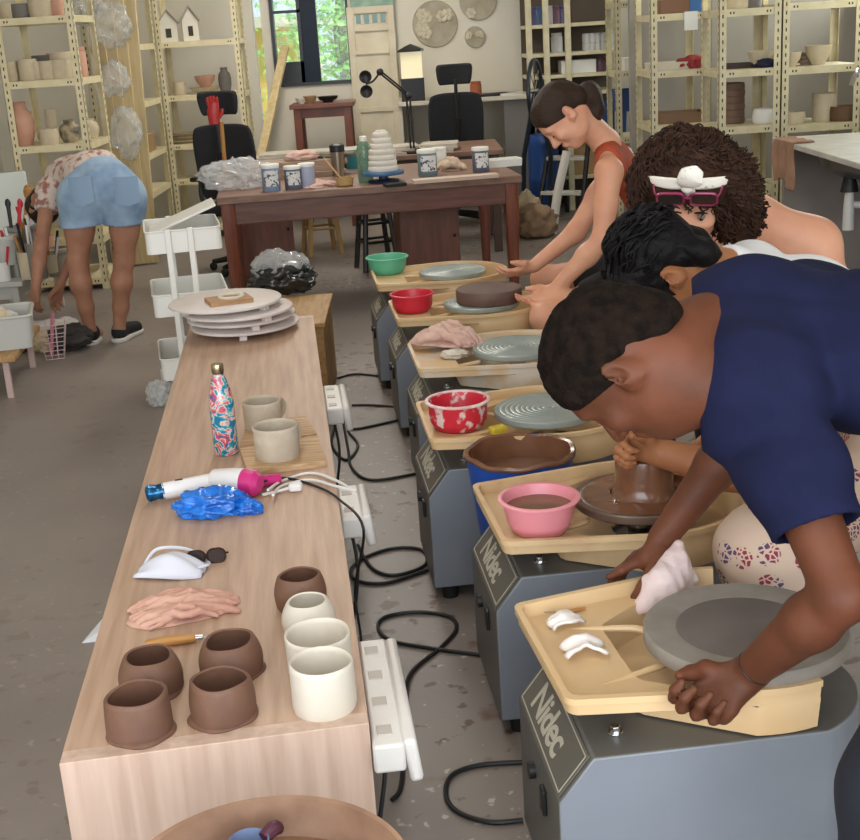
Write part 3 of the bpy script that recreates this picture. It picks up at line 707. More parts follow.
# ---------------------------------------------------------------- curly-haired person at the third wheel
def person_curly():
    up, fw = Vector((-.1, -.52, .84)), Vector((-.22, -.80, -.52))
    M = frame(aty(690, 196, 3.28), up, fw); sc = 1.0
    J = dict(pelvis=(1.12, 4.05, .56), waist=(1.08, 3.98, .74), chest=(1.0, 3.86, .90), c7=tuple(aty(752, 218, 3.5)), sl=(1.06, 3.62, .985), sr=(.74, 3.76, .985), hl=(1.2, 4.0, .54), hr=(1.02, 4.08, .54))
    J['sl'] = tuple(aty(812, 246, 3.5)); J['sr'] = tuple(aty(668, 250, 3.6))
    el, wl = (1.16, 3.42, .72), (.72, 3.42, .64); er, wr = (.62, 3.95, .72), (.50, 3.72, .60)
    S = SDF((.25, 3.2, 0), (1.45, 4.4, 1.3), .0068)
    torso(S, J, -.012, slim=1.0); add_head(S, M, sc)
    S.chain([V3(J['c7']), V3(M @ Vector((0, -.03, -.04)))], [.056, .052], .04)
    S.chain([V3(J['sl']), V3(Vector(J['sl']).lerp(Vector(el), .5)), V3(el), V3(wl)], [.075, .058, .045, .028], .04); S.cap(J['c7'], J['sl'], .062, .07, .04)
    S.chain([V3(J['sr']), V3(er), V3(wr)], [.05, .04, .028], .03)
    hand(S, wl, (-.85, .2, -.25), (0, .6, .7), curl=(30, 40, 25), sc=.92); hand(S, wr, (-.7, -.5, -.3), (.3, -.6, .5), curl=(30, 40, 25), sc=.92, flip=-1)
    kn_ = (('hl', (.88, 3.78, .5), (.9, 3.62, .07)), ('hr', (.72, 4.05, .5), (.76, 4.0, .07)))
    for h, kn, an in kn_:
        S.chain([V3(J[h]), V3(kn), V3(an)], [.078, .055, .036], .04); S.cap(an, (an[0]-.15, an[1], .03), .032, .026, .02)
    p = person('person with curly brown hair, white headband and white top leaning at a wheel', (1.1, 4.0, 0))
    def loc(o): o.location = -p.location; return o
    loc(S.obj('body', M_skinL, p))
    S = SDF((.4, 3.3, .4), (1.5, 4.3, 1.2), .009)
    torso(S, J, .006, slim=1.0)
    S.shell(.02)
    cl = Vector(J['c7'])
    for q, k_ in (('sl', 1), ('sr', -1)):
        S.cap(Vector(J[q])+(Vector(J[q])-cl)*.05, Vector(J[q])+(Vector(J[q])-cl)*.6, .14, .17, .02, True); S.cap(cl.lerp(Vector(J[q]), .55)+Vector((0, 0, .05)), Vector(J[q])+Vector((0, 0, .05)), .1, .13, .02, True)
    S.cap(cl+Vector((0, -.06, .07)), cl+Vector((0, -.1, .2)), .11, .12, .02, True)
    loc(S.obj('top', M_whitec, p))
    S = SDF((.5, 3.1, 0), (1.45, 4.4, .9), .012)
    S.ecap(J['pelvis'], Vector(J['pelvis']).lerp(Vector(J['waist']), .5), .125, .115, (1, 0, 0), 1.3, .95, .05)
    for h, kn, an in kn_: S.chain([V3(J[h]), V3(kn), V3(an)], [.1, .08, .06], .05)
    S.cut((0, 0, .1), (0, 0, -1)); loc(S.obj('trousers', M_navyp, p))
    # big curly hair
    S = SDF(M.translation-Vector((.3, .3, .3)), M.translation+Vector((.3, .3, .3)), .0065)
    R3 = M.to_3x3(); e = lambda c, r, k=.04, sub=False: S.ell(V3(M @ Vector(c)), r, R3, k, sub)
    e((0, -.035, .06), (.128, .12, .085)); e((0, -.05, 0), (.15, .10, .11))
    e((.1, -.005, -.04), (.045, .06, .08)); e((-.125, -.01, -.05), (.062, .065, .10)); e((-.10, .02, .04), (.06, .055, .07)); e((.08, .03, .045), (.046, .05, .06))
    e((0, .07, .085), (.075, .038, .038))
    e((0, .105, -.028), (.064, .085, .082), .02, True)
    S.wrinkle(.006, 60, 3, n=6); S.wrinkle(.0035, 140, 5, n=6)
    hv = loc(S.obj('hair', M_haircurl, p)).data.vertices; Mi = M.inverted()
    rs = random.Random(11); g = G()
    for i in range(900):
        c = Mi @ hv[rs.randrange(len(hv))].co; w_ = (c-Vector((0, -.03, .0))).normalized()
        if w_.y > .1 and c.z < .05 and abs(c.x) < .07: continue
        if c.y > .05 and abs(c.x) < .09 and .06 < c.z < .16: continue
        dn = (Vector((0, 0, -1))-w_*(-w_.z)); dn = dn.normalized() if dn.length > .1 else Vector((1, 0, 0)); sd_ = w_.cross(dn); ph = rs.uniform(0, 6); R_ = rs.uniform(.005, .01); L_ = rs.uniform(.04, .08)
        P = [M @ (c+w_*.001+dn*L_*(k-4)/9+(w_*math.cos(ph+k*1.5)+sd_*math.sin(ph+k*1.5))*R_) for k in range(10)]
        g.tube(P, [.0018, .003, .0028, .0012], n=4, sub=2)
    loc(g.obj('hair_curls', M_haircurl, p))
    # headband tied in a knot with two tails
    M_band = mat('printed_headband', '#e9e4da', .8, col2='#b7a98f', scale=38, lo=.6, hi=.66)
    g = G(); pts = []
    for k in range(9):
        a = math.radians(-62+124*k/8); pts.append(M @ Vector((.122*math.sin(a), -.035+.15*math.cos(a)*.96, .128-.085*(1-math.cos(a)))))
    g.tube(pts, [.008, .014, .015, .013, .015, .014, .008], n=8, sub=5, flat=.45, up=tuple(M.to_3x3() @ Vector((0, 1, .4))))
    k0 = M @ Vector((.002, .118, .128)); g.ball(k0, .017)
    upv, lt = M.to_3x3() @ Vector((0, .3, 1)), M.to_3x3() @ Vector((1, 0, 0)); fv = M.to_3x3() @ Vector((0, 1, .2))
    s_ = 1 if lt.x > 0 else -1
    g.tube([k0, k0+upv*.025+lt*s_*.003+fv*.012, k0+upv*.05+lt*s_*.012+fv*.01, k0+upv*.07+lt*s_*.03+fv*.0], [.014, .03, .033, .012], n=10, sub=5, flat=.35, up=tuple(fv))
    g.tube([k0, k0-upv*.02+lt*s_*.006+fv*.006, k0-upv*.075+lt*s_*.012+fv*.004], [.011, .014, .003], n=8, sub=5, flat=.4, up=tuple(fv))
    loc(g.obj('headband', M_band, p))
    # eyes
    for s2 in (-1, 1):
        g = G(); g.ball(M @ Vector((s2*.032, .0842, .006)), .0105); loc(g.obj('eye', mat('eye_white_shaded', '#84736a', .4), p))  # eye whites darkened to mid-grey, shade under the brow painted in
        g = G(); g.ball(M @ Vector((s2*.032, .0895, .002)), .0062); loc(g.obj('iris', mat('dark_iris', '#241811', .2), p))
        g = G(); g.tube([M @ Vector((s2*x, .1-.35*(x-.032)**2*30, z)) for x, z in ((.016, .026), (.03, .031), (.047, .026))], [.002, .003, .0015], n=5); loc(g.obj('eyebrow', M_haircurl, p))
    # sunglasses pushed up on the hair: a thing of their own
    gm = mat('magenta_frame', '#8d2a52', .25); c = M @ Vector((.002, .129, .098)); R = M.to_3x3()
    t = T('sunglasses', 'magenta framed sunglasses pushed up on curly brown hair', 'sunglasses', c)
    ax, az = R @ Vector((1, 0, 0)), R @ Vector((0, .35, .93)).normalized(); ay = ax.cross(az); ay = ay if ay.dot(R @ Vector((0, 1, 0))) > 0 else -ay
    g = G()
    for s2 in (-1, 1):
        o = [ax*(s2*.04+x*s2)+az*z for x, z in [(q[0], q[1]) for q in rr(.064, .055, .015, 4)]]
        g.tube(o, .0034, n=6, sub=1, closed=True)
    g.tube([ax*-.009+az*.008, az*.011+ay*.003, ax*.009+az*.008], .0034, n=6)
    g.obj('frame', gm, t)
    for s2 in (-1, 1):
        q = [ax*(s2*.04+x)+az*z for x, z in rr(.061, .052, .014, 4)]
        g = G(); loft(g, [[p_-ay*.001 for p_ in q], [p_+ay*.001 for p_ in q]]); g.obj('lens', mat('dark_lens', '#2e2424', .08, coat=.5), t)
        g = G(); g.tube([ax*s2*.071+az*.01, ax*s2*.08-ay*.02+az*.004, ax*s2*.085-ay*.06-az*.025], .0026, n=6); g.obj('temple', gm, t)
    return p
# ---------------------------------------------------------------- person in the rust top at the fifth wheel
def person_rust():
    fw, up = Vector((-.50, -.10, -.86)), Vector((-.82, 0, .52))
    ear = aty(568, 115, 5.17); M = frame((0, 0, 0), up, fw); lat = Vector((M[0][0], M[1][0], M[2][0])); lat = lat if lat.y > 0 else -lat
    sc = 1.06; M = frame(ear+lat*.08*sc, up, fw)
    J = dict(pelvis=(1.02, 5.36, .56), waist=(1.02, 5.36, .74), chest=(.95, 5.35, .91), c7=tuple(aty(606, 143, 5.33)), sl=tuple(aty(609, 172, 5.17)), sr=(.88, 5.50, 1.02), hl=(.92, 5.27, .55), hr=(.92, 5.45, .55))
    el, wl = aty(602, 240, 5.08), aty(554, 290, 5.08)
    er, wr = aty(576, 232, 5.44), aty(534, 266, 5.40)
    S = SDF((.2, 4.85, 0), (1.2, 5.75, 1.42), .0065)
    torso(S, J, -.008, slim=.84); add_head(S, M, sc)
    S.chain([V3(J['c7']), V3(M @ Vector((0, -.03, -.045)))], [.058, .054], .035)
    S.chain([V3(J['sl']), V3(Vector(J['sl']).lerp(el, .5)), V3(el), V3(el.lerp(wl, .3)), V3(wl)], [.056, .046, .039, .041, .027], .03)
    S.chain([V3(J['sr']), V3(Vector(J['sr']).lerp(Vector(er), .5)), V3(er), V3(wr)], [.056, .048, .041, .028], .03)
    hand(S, wl, (-.86, -.05, -.42), (-.3, .75, .3), curl=((18, 28, 18), (22, 30, 20), (26, 32, 20), (30, 34, 20)), sc=.96, thumb=(.2, .5), flip=-1, r=.0088)
    hand(S, wr, (-.92, -.15, -.25), (-.2, -.8, .4), curl=(15, 25, 15), sc=.95, thumb=(.2, .5), flip=1, r=.0088)
    kl, al = aty(545, 318, 4.99), (.62, 4.93, .07); kr, ar = (.55, 5.62, .5), (.6, 5.6, .07)
    for h, kn, an in (('hl', kl, al), ('hr', kr, ar)):
        S.chain([V3(J[h]), V3(kn), V3(an)], [.085, .055, .036], .04); S.cap(an, (an[0]-.15, an[1], .03), .032, .026, .02)
    p = person('person in rust sleeveless top with hair tied up, hands on a brown clay disc', (.93, 5.36, 0))
    def loc(o): o.location = -p.location; return o
    loc(S.obj('body', M_skinL, p))
    S = SDF((.5, 5.0, .4), (1.25, 5.75, 1.25), .0065)
    torso(S, J, .006, slim=.84)
    S.wrinkle(.0022, 30, 4, [(.2, .2, .9)])
    cl = Vector(J['c7'])
    for q in ('sl', 'sr'):
        s0 = Vector(J[q]); ou = Vector((0, -1 if q == 'sl' else 1, 0))
        S.cap(s0+ou*.015+Vector((-.02, 0, .06)), s0+ou*.03+Vector((-.005, 0, -.09)), .082, .07, .015, True)
    S.cap(cl+Vector((-.03, 0, .05)), cl+Vector((-.1, 0, .09)), .075, .12, .015, True)
    loc(S.obj('top', M_orange, p))
    S = SDF((.4, 4.85, .3), (1.25, 5.8, .85), .009)
    S.ecap(J['pelvis'], Vector(J['pelvis']).lerp(Vector(J['waist']), .35), .115, .1, (0, 1, 0), 1.3, .95, .05)
    for h, kn in (('hl', kl), ('hr', kr)): S.chain([V3(J[h]), V3(Vector(J[h]).lerp(Vector(kn), .5))], [.1, .085], .04)
    loc(S.obj('shorts', mat('black_shorts', '#17171b', .8), p))
    # hair drawn back into a bun
    S = SDF(M.translation-Vector((.26, .22, .22)), M.translation+Vector((.26, .22, .24)), .005)
    R3 = M.to_3x3(); e = lambda c, r, k=.02: S.ell(V3(M @ Vector([q*sc for q in c])), [q*sc for q in r], R3, k)
    e((0, -.014, .04), (.082, .104, .09)); e((0, .028, .046), (.074, .07, .074), .03)
    wd = lambda y, z: R3 @ Vector((0, y, z))
    S.wrinkle(.0012, 130, 2, [tuple(R3 @ Vector((1, 0, 0))), tuple(wd(.2, 1))], 5)
    S.ell(V3(M @ Vector((0, -.09, -.005))), (.06, .04, .055), R3, .03); S.cut(M @ Vector((0, -.012, -.012)), wd(.52, -.85)); S.cut(M @ Vector((0, .092, .066)), wd(.9, -.42))
    for s_ in (-1, 1): S.ell(V3(M @ Vector((s_*.092, -.014, .0))), (.03, .022, .036), R3, .006, True)
    loc(S.obj('hair', M_hairbrown, p))
    bc = aty(589, 99, 5.27); S = SDF(bc-Vector((.15, .15, .16)), bc+Vector((.15, .15, .16)), .005)
    S.ell(V3(bc+Vector((0, 0, .012))), (.052, .055, .06), None, .02); S.ell(V3(bc+Vector((.022, 0, -.03))), (.04, .045, .062), None, .02); S.ell(V3(bc+Vector((-.035, 0, .02))), (.03, .035, .03), None, .02)
    S.wrinkle(.0035, 90, 3, [(1, .2, .1), (.4, 1, .1)], 5)
    loc(S.obj('hair_bun', M_hairbrown, p))
    for s2 in (-1, 1):
        g = G(); g.tube([M @ Vector((s2*x*sc, .0945*sc-abs(x-.032)*.4, z*sc)) for x, z in ((.018, .004), (.032, -.0005), (.047, .004))], .0012, n=5); loc(g.obj('eyelashes', M_hairbrown, p))
        g = G(); g.tube([M @ Vector((s2*x*sc, y*sc, z*sc)) for x, y, z in ((.014, .096, .025), (.03, .0945, .031), (.049, .08, .027))], [.002, .0026, .0012], n=5); loc(g.obj('eyebrow', M_hairbrown, p))
    return p
# ---------------------------------------------------------------- person bending down by the shelves
def person_shorts():
    J = dict(pelvis=aty(103, 186, 7.1), waist=aty(92, 170, 7.2), chest=aty(72, 176, 7.38), c7=aty(52, 186, 7.52), sl=aty(49, 192, 7.28), sr=aty(82, 190, 7.62), hl=aty(81, 200, 7.1), hr=aty(125, 198, 7.1))
    el, wl = aty(41, 245, 7.12), aty(36, 288, 7.02)
    kl, kr = aty(78, 262, 7.06), aty(124, 260, 7.08); al, ar = aty(90, 331, 7.1), aty(119, 331, 7.12)
    S = SDF((-2.6, 6.75, 0), (-1.2, 7.95, 1.25), .008)
    torso(S, J, -.012, slim=.9)
    M = frame(aty(44, 205, 7.6), (-.25, .5, -.75), (-.3, -.3, -.3)); add_head(S, M)
    S.chain([V3(J['c7']), V3(M.translation)], [.05, .05], .03)
    S.chain([V3(J['sl']), V3(el), V3(el.lerp(wl, .35)), V3(wl)], [.047, .036, .037, .025], .03)
    er, wr = aty(80, 240, 7.5), aty(60, 285, 7.4)
    S.chain([V3(J['sr']), V3(er), V3(wr)], [.045, .035, .025], .03)
    hand(S, wl, (-.25, .1, -.95), (-.7, .6, .1), curl=(15, 30, 20), sc=.95); hand(S, wr, (-.4, .1, -.9), (-.6, -.6, .1), curl=(15, 30, 20), sc=.95, flip=-1)
    for h, kn, an in (('hl', kl, al), ('hr', kr, ar)):
        kn, an, hp = Vector(kn), Vector(an), Vector(J[h]); md = kn.lerp(an, .3)+Vector((0, -.022, 0))
        S.chain([V3(hp), V3(hp.lerp(kn, .5)), V3(kn), V3(md), V3(kn.lerp(an, .65)), V3(an)], [.095, .078, .054, .057, .042, .033], .03)
        S.cap(an, Vector((an.x, an.y+.03, .04)), .035, .035, .02); S.cap((an.x, an.y, .045), (an.x+.01, an.y+.13, .035), .035, .03, .02)
    p = person('person in denim shorts and black sneakers bending down to the left shelves', (J['pelvis'].x, J['pelvis'].y, 0))
    def loc(o): o.location = -p.location; return o
    loc(S.obj('body', M_skinT, p))
    S = SDF((-2.5, 6.7, .5), (-1.2, 7.9, 1.25), .008)
    S.ecap(J['pelvis'], J['pelvis'].lerp(J['waist'], .5), .135, .125, J['hl']-J['hr'], 1.3, .95, .04)
    for h, kn in (('hl', kl), ('hr', kr)):
        hp = Vector(J[h]); S.ell(V3(hp.lerp(Vector(kn), .05)+Vector((0, -.03, .03))), (.118, .125, .13), None, .035); S.chain([V3(hp), V3(hp.lerp(Vector(kn), .62))], [.117, .108], .04)
    S.wrinkle(.0025, 30, 5, [(.3, .3, .8), (1, 0, .2)]); S.cap(J['pelvis']+Vector((.0, -.16, .12)), J['pelvis']+Vector((.0, -.12, -.16)), .004, .014, .012, True)
    S.shell(.02)
    for h, kn in (('hl', kl), ('hr', kr)): 
        hp = Vector(J[h]); c = hp.lerp(Vector(kn), .42); S.cut(c, Vector((.0, .0, -1)), (c.x-.2, 6.7, .4), (c.x+.2, 7.9, .9)) if h == 'hl' else S.cut(c, Vector((0, 0, -1)), (c.x-.2, 6.7, .4), (c.x+.2, 7.9, .9))
    S.cut(J['pelvis'].lerp(J['waist'], 1.0)+Vector((0, 0, .0)), J['waist']-J['pelvis']+Vector((-.05, .05, 0)))
    sh = loc(S.obj('shorts', M_denim, p))
    for s_ in (-1, 1):
        q = aty(103+s_*23, 190, 6.93); pk = G()
        def pf(u, v, q=q, s_=s_):
            x = (u-.5)*.13; z = (v-.5)*.14-(.02*(1-abs(u-.5)*2) if v < .01 else 0); return Vector((x, .02*(x/.065)**2+.25*(x*s_)*.3, z))
        pk.grid(pf, 8, 8); pk.shell(.004); o = pk.obj('back_pocket', mat('pocket_denim', '#8aa2bc', .85), sh); o.location = q
    S = SDF((-2.7, 6.9, .5), (-1.3, 7.95, 1.3), .009)
    torso(S, J, .012, slim=.92); S.chain([V3(J['sl']), V3(Vector(J['sl']).lerp(el, .45))], [.066, .066], .03); S.chain([V3(J['sr']), V3(Vector(J['sr']).lerp(Vector(er), .45))], [.066, .066], .03)
    S.wrinkle(.004, 26, 8, [(.5, .4, .6)]); S.cut(Vector(J['sl']).lerp(el, .36), el-Vector(J['sl']), (-2.4, 6.9, .4), (-1.85, 7.45, .95))
    S.cut(J['pelvis'].lerp(J['waist'], .75), J['pelvis']-J['waist'])
    loc(S.obj('blouse', M_shirtE, p))
    S = SDF(M.translation-Vector((.2, .2, .2)), M.translation+Vector((.2, .2, .2)), .009); S.ell(V3(M.translation), (.1, .11, .12), M.to_3x3(), .02); S.wrinkle(.005, 60, 2)
    loc(S.obj('hair', M_hairbrown, p))
    for an, t in ((Vector(al), -.05), (Vector(ar), .06)):
        S = SDF((an.x-.15, an.y-.1, -.01), (an.x+.2, an.y+.32, .16), .005)
        tv = Vector((t, .17, 0)); S.chain([V3(an.x, an.y-.005, .052), V3(an.x, an.y+.03, .06), V3(an.x+tv.x, an.y+tv.y, .042)], [.043, .043, .036], .02)
        S.cap((an.x, an.y, .1), (an.x, an.y+.01, .2), .037, .05, .01, True); S.cut((0, 0, .022), (0, 0, -1)); S.cut((0, 0, .098), (0, 0, 1))
        so = loc(S.obj('shoe', mat('black_canvas', '#141416', .8), p))
        S = SDF((an.x-.15, an.y-.1, -.02), (an.x+.2, an.y+.32, .1), .005); S.chain([V3(an.x, an.y-.005, .02), V3(an.x, an.y+.03, .02), V3(an.x+tv.x, an.y+tv.y, .02)], [.05, .049, .043], .02)
        S.cut((0, 0, .026), (0, 0, 1)); S.cut((0, 0, 0), (0, 0, -1)); loc(S.obj('sole', mat('white_rubber', '#cfcac2', .6), so)).location = (0, 0, 0)
    return p
person_navy(); person_white(); person_curly(); person_rust(); person_shorts()
# ================================================================ pots and tools on the bench
def crumple(name, c, r, m, parent=None, seed=0, amp=.35, sc=None, res=3, flat=None, rz=0, ridge=True, loc_only=False, **k):
    bm = bmesh.new(); bmesh.ops.create_icosphere(bm, subdivisions=res+1, radius=1)
    for v in bm.verts:
        n = v.co.normalized(); q = n*1.6+Vector((seed*3.7, seed*1.3, seed))
        a = 0; f = 1; g_ = 1
        for o_ in range(4):
            x = mnoise.noise(q*f); a += g_*((1-2*abs(x)) if ridge else x); f *= 2.1; g_ *= .5
        v.co = n*(1+amp*(a-.9))
        v.co = Vector((v.co.x*r[0], v.co.y*r[1], v.co.z*r[2]))
        if flat is not None and v.co.z < flat: v.co.z = flat+(v.co.z-flat)*.04
    for f in bm.faces: f.smooth = True
    bmesh.ops.rotate(bm, verts=bm.verts, cent=(0, 0, 0), matrix=Matrix.Rotation(rz, 3, 'Z'))
    me = bpy.data.meshes.new(name); bm.to_mesh(me); bm.free(); me.materials.append(m)
    o = bpy.data.objects.new(name, me); COL.objects.link(o); o.location = c
    if parent: o.parent = parent
    return tag(o, k.get('label'), k.get('cat'), k.get('group'), k.get('kind'))
def cup_profile(r, h, belly=0, mouth=1, wall=.006, base=.006, n=10):
    out, inn = [], []
    for i in range(n+1):
        t = i/n; rr_ = r*(1+belly*math.sin(PI*t)-(1-mouth)*t**2.2); out.append((rr_, h*t)); inn.append((rr_-wall, max(h*t, base)))
    out = [(0, 0), (r*.96, 0)]+out[1:]
    return out+[(inn[-1][0]+wall*.5, h+wall*.35)]+inn[::-1][:-1]+[(inn[1][0]*.98, base), (0, base)]
def clay_pot(name, px, py, r, h, m, label, group, belly=0, mouth=1, wob=.03, flange=0, seed=0, wall=.0065, tilt=0):
    p = atz(px, py, BZ); t = seed*1.7
    def fn(q, a):
        k = 1+wob*.5*math.sin(2*a+t)*q.z/h+wob*.3*math.sin(3*a+2*t)
        return Vector((q.x*k, q.y*k, q.z*(1+wob*math.sin(a+t)*.8+wob*.4*math.sin(3*a+t))))
    g = G(); g.lathe(cup_profile(r, h, belly, mouth, wall), n=56, fn=fn)
    if flange: g.lathe([(r*.8, 0), (r*1.05, 0), (r*1.08, .003), (r*1.01, .008), (r*.9, .009)], n=40, fn=lambda q, a: q*(1+.03*math.sin(5*a+t)+.04*math.sin(2*a+t*2)) if q.xy.length > r*.95 else q)
    return g.obj(name, m, loc=p, ang=60, label=label, cat='pot', group=group)
gb = 'unfired brown pots on the bench'; gw = 'unfired white pots on the bench'
clay_pot('clay_pot', 141, 731, .057, .072, M_clay, 'brown clay pot at the near left corner of the bench, widest mouthed', gb, 0, .93, .05, 1, 1)
clay_pot('clay_pot', 224, 716, .056, .072, M_clay, 'brown clay pot with slanted rim, beside the white cylinder pots', gb, .05, .95, .06, 1, 2)
clay_pot('clay_pot', 153, 689, .055, .068, M_clay, 'rounded brown clay pot with narrow mouth, on the left beside the wooden handle tool', gb, .1, .82, .04, 1, 3)
clay_pot('clay_pot', 232, 672, .056, .066, M_clay, 'rounded brown clay pot just right of the trimming tool tip', gb, .09, .84, .05, 1, 4)
clay_pot('clay_pot', 302, 606, .05, .07, M_clay, 'lone brown clay pot right behind the small white pot', gb, .1, .9, .03, 0, 5)
clay_pot('clay_pot', 325, 706, .057, .088, M_white_clay, 'tall white clay cylinder pot nearest the bench corner', gw, 0, 1, .02, 0, 6, .0055)
clay_pot('clay_pot', 321, 672, .06, .08, M_white_clay, 'wide white clay cylinder pot, middle of three in a row', gw, 0, 1.02, .02, 0, 7, .0055)
clay_pot('clay_pot', 310, 632, .047, .068, M_white_clay, 'small round white clay pot with narrow mouth', gw, .17, .86, .015, 0, 8, .006)
# mugs on a scrap of plywood
M_ply = mat('scrap_plywood', '#c9a883', .65, col2='#a8855f', scale=6, stretch=(1, 12, 12), bump=.08)
bp = atz(286, 462, BZ); bp2 = atz(278, 435, BZ)
g = G(); pts = [bp, ]
q = [atz(*p, BZ)-bp for p in ((248, 477), (327, 466), (318, 440), (240, 453))]
g.prism([(v.x, v.y) for v in q], 0, .016).jit(.0015, 30); g.obj('plywood_board', M_ply, loc=bp, bev=.001, label='small plywood board under the front grey mug', cat='board')
q = [atz(*p, BZ)-bp2 for p in ((240, 450), (317, 438), (306, 420), (247, 428))]
g = G(); g.prism([(v.x, v.y) for v in q], 0, .014).jit(.002, 40, 3); g.obj('plywood_board', M_ply, loc=bp2, bev=.001, label='rough edged plywood board under the rear grey mug', cat='board')
def mug(px, py, z, r, h, label, ha):
    p = atz(px, py, z); t = T('mug', label, 'mug', p, 0, 'speckled grey mugs on plywood')
    prof = cup_profile(r, h, .01, 1.02, .005)
    prof = [(a*(1+.008*math.sin(b*500)), b) for a, b in prof]
    G().lathe(prof, n=48).obj('cup_body', M_grey_clay, t, ang=60)
    c, s = math.cos(ha), math.sin(ha)
    G().tube([(c*x, s*x, z_) for x, z_ in ((r*.96, h*.78), (r+.022, h*.8), (r+.034, h*.5), (r+.02, h*.24), (r*.96, h*.22))], .0065, n=8, flat=1.4).obj('handle', M_grey_clay, t)
    return t
mug(264, 427, BZ+.014, .057, .083, 'speckled grey mug standing behind another mug', .9)
mug(278, 456, BZ+.016, .062, .09, 'speckled grey mug in front, nearest the dryers', .95)
# steel bottle printed with coral colours
def coral():
    m = mat('coral_print', '#e8b6b0', .25); nt = m.node_tree; b = nt.nodes['Principled BSDF']; tc = nt.nodes.new('ShaderNodeTexCoord')
    n = nt.nodes.new('ShaderNodeTexNoise'); n.inputs['Scale'].default_value = 22; n.inputs['Detail'].default_value = 5; n.inputs['Distortion'].default_value = 2.2
    r = nt.nodes.new('ShaderNodeValToRGB'); cs = [(.0, '#0f5f8c'), (.4, '#1a6f98'), (.465, '#37a3ae'), (.495, '#dccfc8'), (.525, '#e2a497'), (.565, '#cf5f66'), (.61, '#a84470'), (.66, '#2a5f9c')]
    while len(r.color_ramp.elements) < len(cs): r.color_ramp.elements.new(.5)
    for e, (p, c) in zip(r.color_ramp.elements, cs): e.position = p; e.color = lin(c)
    nt.links.new(tc.outputs['Object'], n.inputs['Vector']); nt.links.new(n.outputs['Fac'], r.inputs[0]); nt.links.new(r.outputs[0], b.inputs['Base Color']); b.inputs['Coat Weight'].default_value = .5
    return m
bt = T('water_bottle', 'slim steel water bottle with blue and coral print', 'bottle', atz(227, 453, BZ))
G().lathe([(0, 0), (.032, 0), (.0355, .004), (.0355, .15), (.033, .175), (.024, .21), (.0165, .232), (.0155, .238), (0, .238)], n=40).obj('bottle_body', coral(), bt, ang=50)
G().lathe([(0, .236), (.0155, .236), (.0165, .24), (.0175, .243), (.0175, .262), (.0165, .265), (0, .265)], n=32).obj('cap', mat('brushed_gold_steel', '#b7a888', .25, metal=1), bt, ang=50)
# hair dryers with a blue bag
M_dryer = mat('white_dryer', '#e0dcdc', .35); M_pink = mat('magenta_plastic', '#c62c78', .35); M_film = mat('blue_film', '#1f86ee', .08, col2='#0c5fc4', scale=14, alpha=.88, coat=.5)
a, b = atz(152, 503, BZ)+Vector((0, 0, .027)), atz(235, 490, BZ)+Vector((0, 0, .032))
t = T('hair_dryer', 'white hair dryer with its nozzle wrapped in blue foil', 'hair dryer', (a.x, a.y, BZ)); la, lb = a-t.location, b-t.location; dd = (lb-la).normalized()
G().tube([la+dd*.03, lb], [.0215, .026], n=24, sub=1).obj('barrel', M_dryer, t)
g = G(); g.tube([la-dd*.012, la-dd*.004, la+dd*.015, la+dd*.034], [.0165, .023, .019, .0225], n=14, sub=3); g.jit(.002, 80).obj('foil_wrap', mat('blue_foil', '#2a6f9f', .2, metal=.7, col2='#1a4d78', scale=60), t)
G().box(la+dd*.075+Vector((0, -.0, .0235)), (.02, .006, .002), rz=math.atan2(dd.y, dd.x)).obj('logo_mark', M_black, t)
a, b = atz(215, 493, BZ)+Vector((0, 0, .036)), atz(263, 497, BZ)+Vector((0, 0, .036))
t = T('hair_dryer', 'white and magenta hair dryer lying beside the blue plastic bag', 'hair dryer', (a.x, a.y, BZ)); la, lb = a-t.location, b-t.location; dd = (lb-la).normalized()
G().lathe([(.0, 0), (.028, 0), (.03, .004), (.036, .06), (.037, .092)], n=32, M=dd.to_track_quat('Z', 'Y').to_matrix().to_4x4(), c=la).obj('barrel', M_dryer, t)
G().lathe([(.037, .092), (.0375, .10), (.034, .125), (.02, .138), (0, .14)], n=32, M=dd.to_track_quat('Z', 'Y').to_matrix().to_4x4(), c=la).obj('rear_cover', M_pink, t)
h0 = la+dd*.1+Vector((0, .03, -.01)); G().tube([h0, h0+Vector((.035, .028, -.008)), h0+Vector((.075, .05, -.012))], [.017, .0165, .014], n=14).obj('handle', M_pink, t)
bag = crumple('plastic_bag', atz(212, 512, BZ)+Vector((0, 0, .022)), (.085, .058, .038), M_film, seed=3, amp=.3, flat=-.02, res=4, label='shiny blue plastic bag crumpled over the hair dryers', cat='plastic bag')
crumple('bag_knot', Vector((.092, -.02, -.012)), (.036, .026, .022), M_film, bag, seed=5, amp=.4)
# mask, sunglasses, rag, tool
mk = T('face_mask', 'white cloth face mask lying on the bench by black sunglasses', 'face mask', atz(172, 572, BZ)); Mk = mat('white_mask', '#cfd0dc', .85)
def mfn(u, v):
    x = (u-.5)*.155; y = (v-.5)*.1*(1-.25*abs(2*u-1)**2); z = .004+.04*(1-abs(2*u-1)**1.6)*(math.sin(PI*v)**.6)+.003*math.sin(v*14+u*5); return Vector((x, y, z))
g = G(); g.grid(mfn, 16, 12); g.obj('mask_cloth', Mk, mk, solid=.003, rz=-.12)
G().tube([(-.065, .03, .012), (-.04, .058, .034), (.02, .066, .028), (.07, .05, .008), (.08, .02, .004)], .004, n=6).obj('ear_loop', Mk, mk)
G().tube([(.06, -.018, .012), (.072, -.012, .014), (.082, -.002, .012), (.07, .01, .006)], .0035, n=6).obj('ear_loop', Mk, mk)
sg = T('sunglasses', 'dark folded sunglasses beside the white face mask', 'sunglasses', atz(207, 564, BZ), .15); Mt = mat('tortoise_frame', '#221712', .2, col2='#3a2416', scale=50)
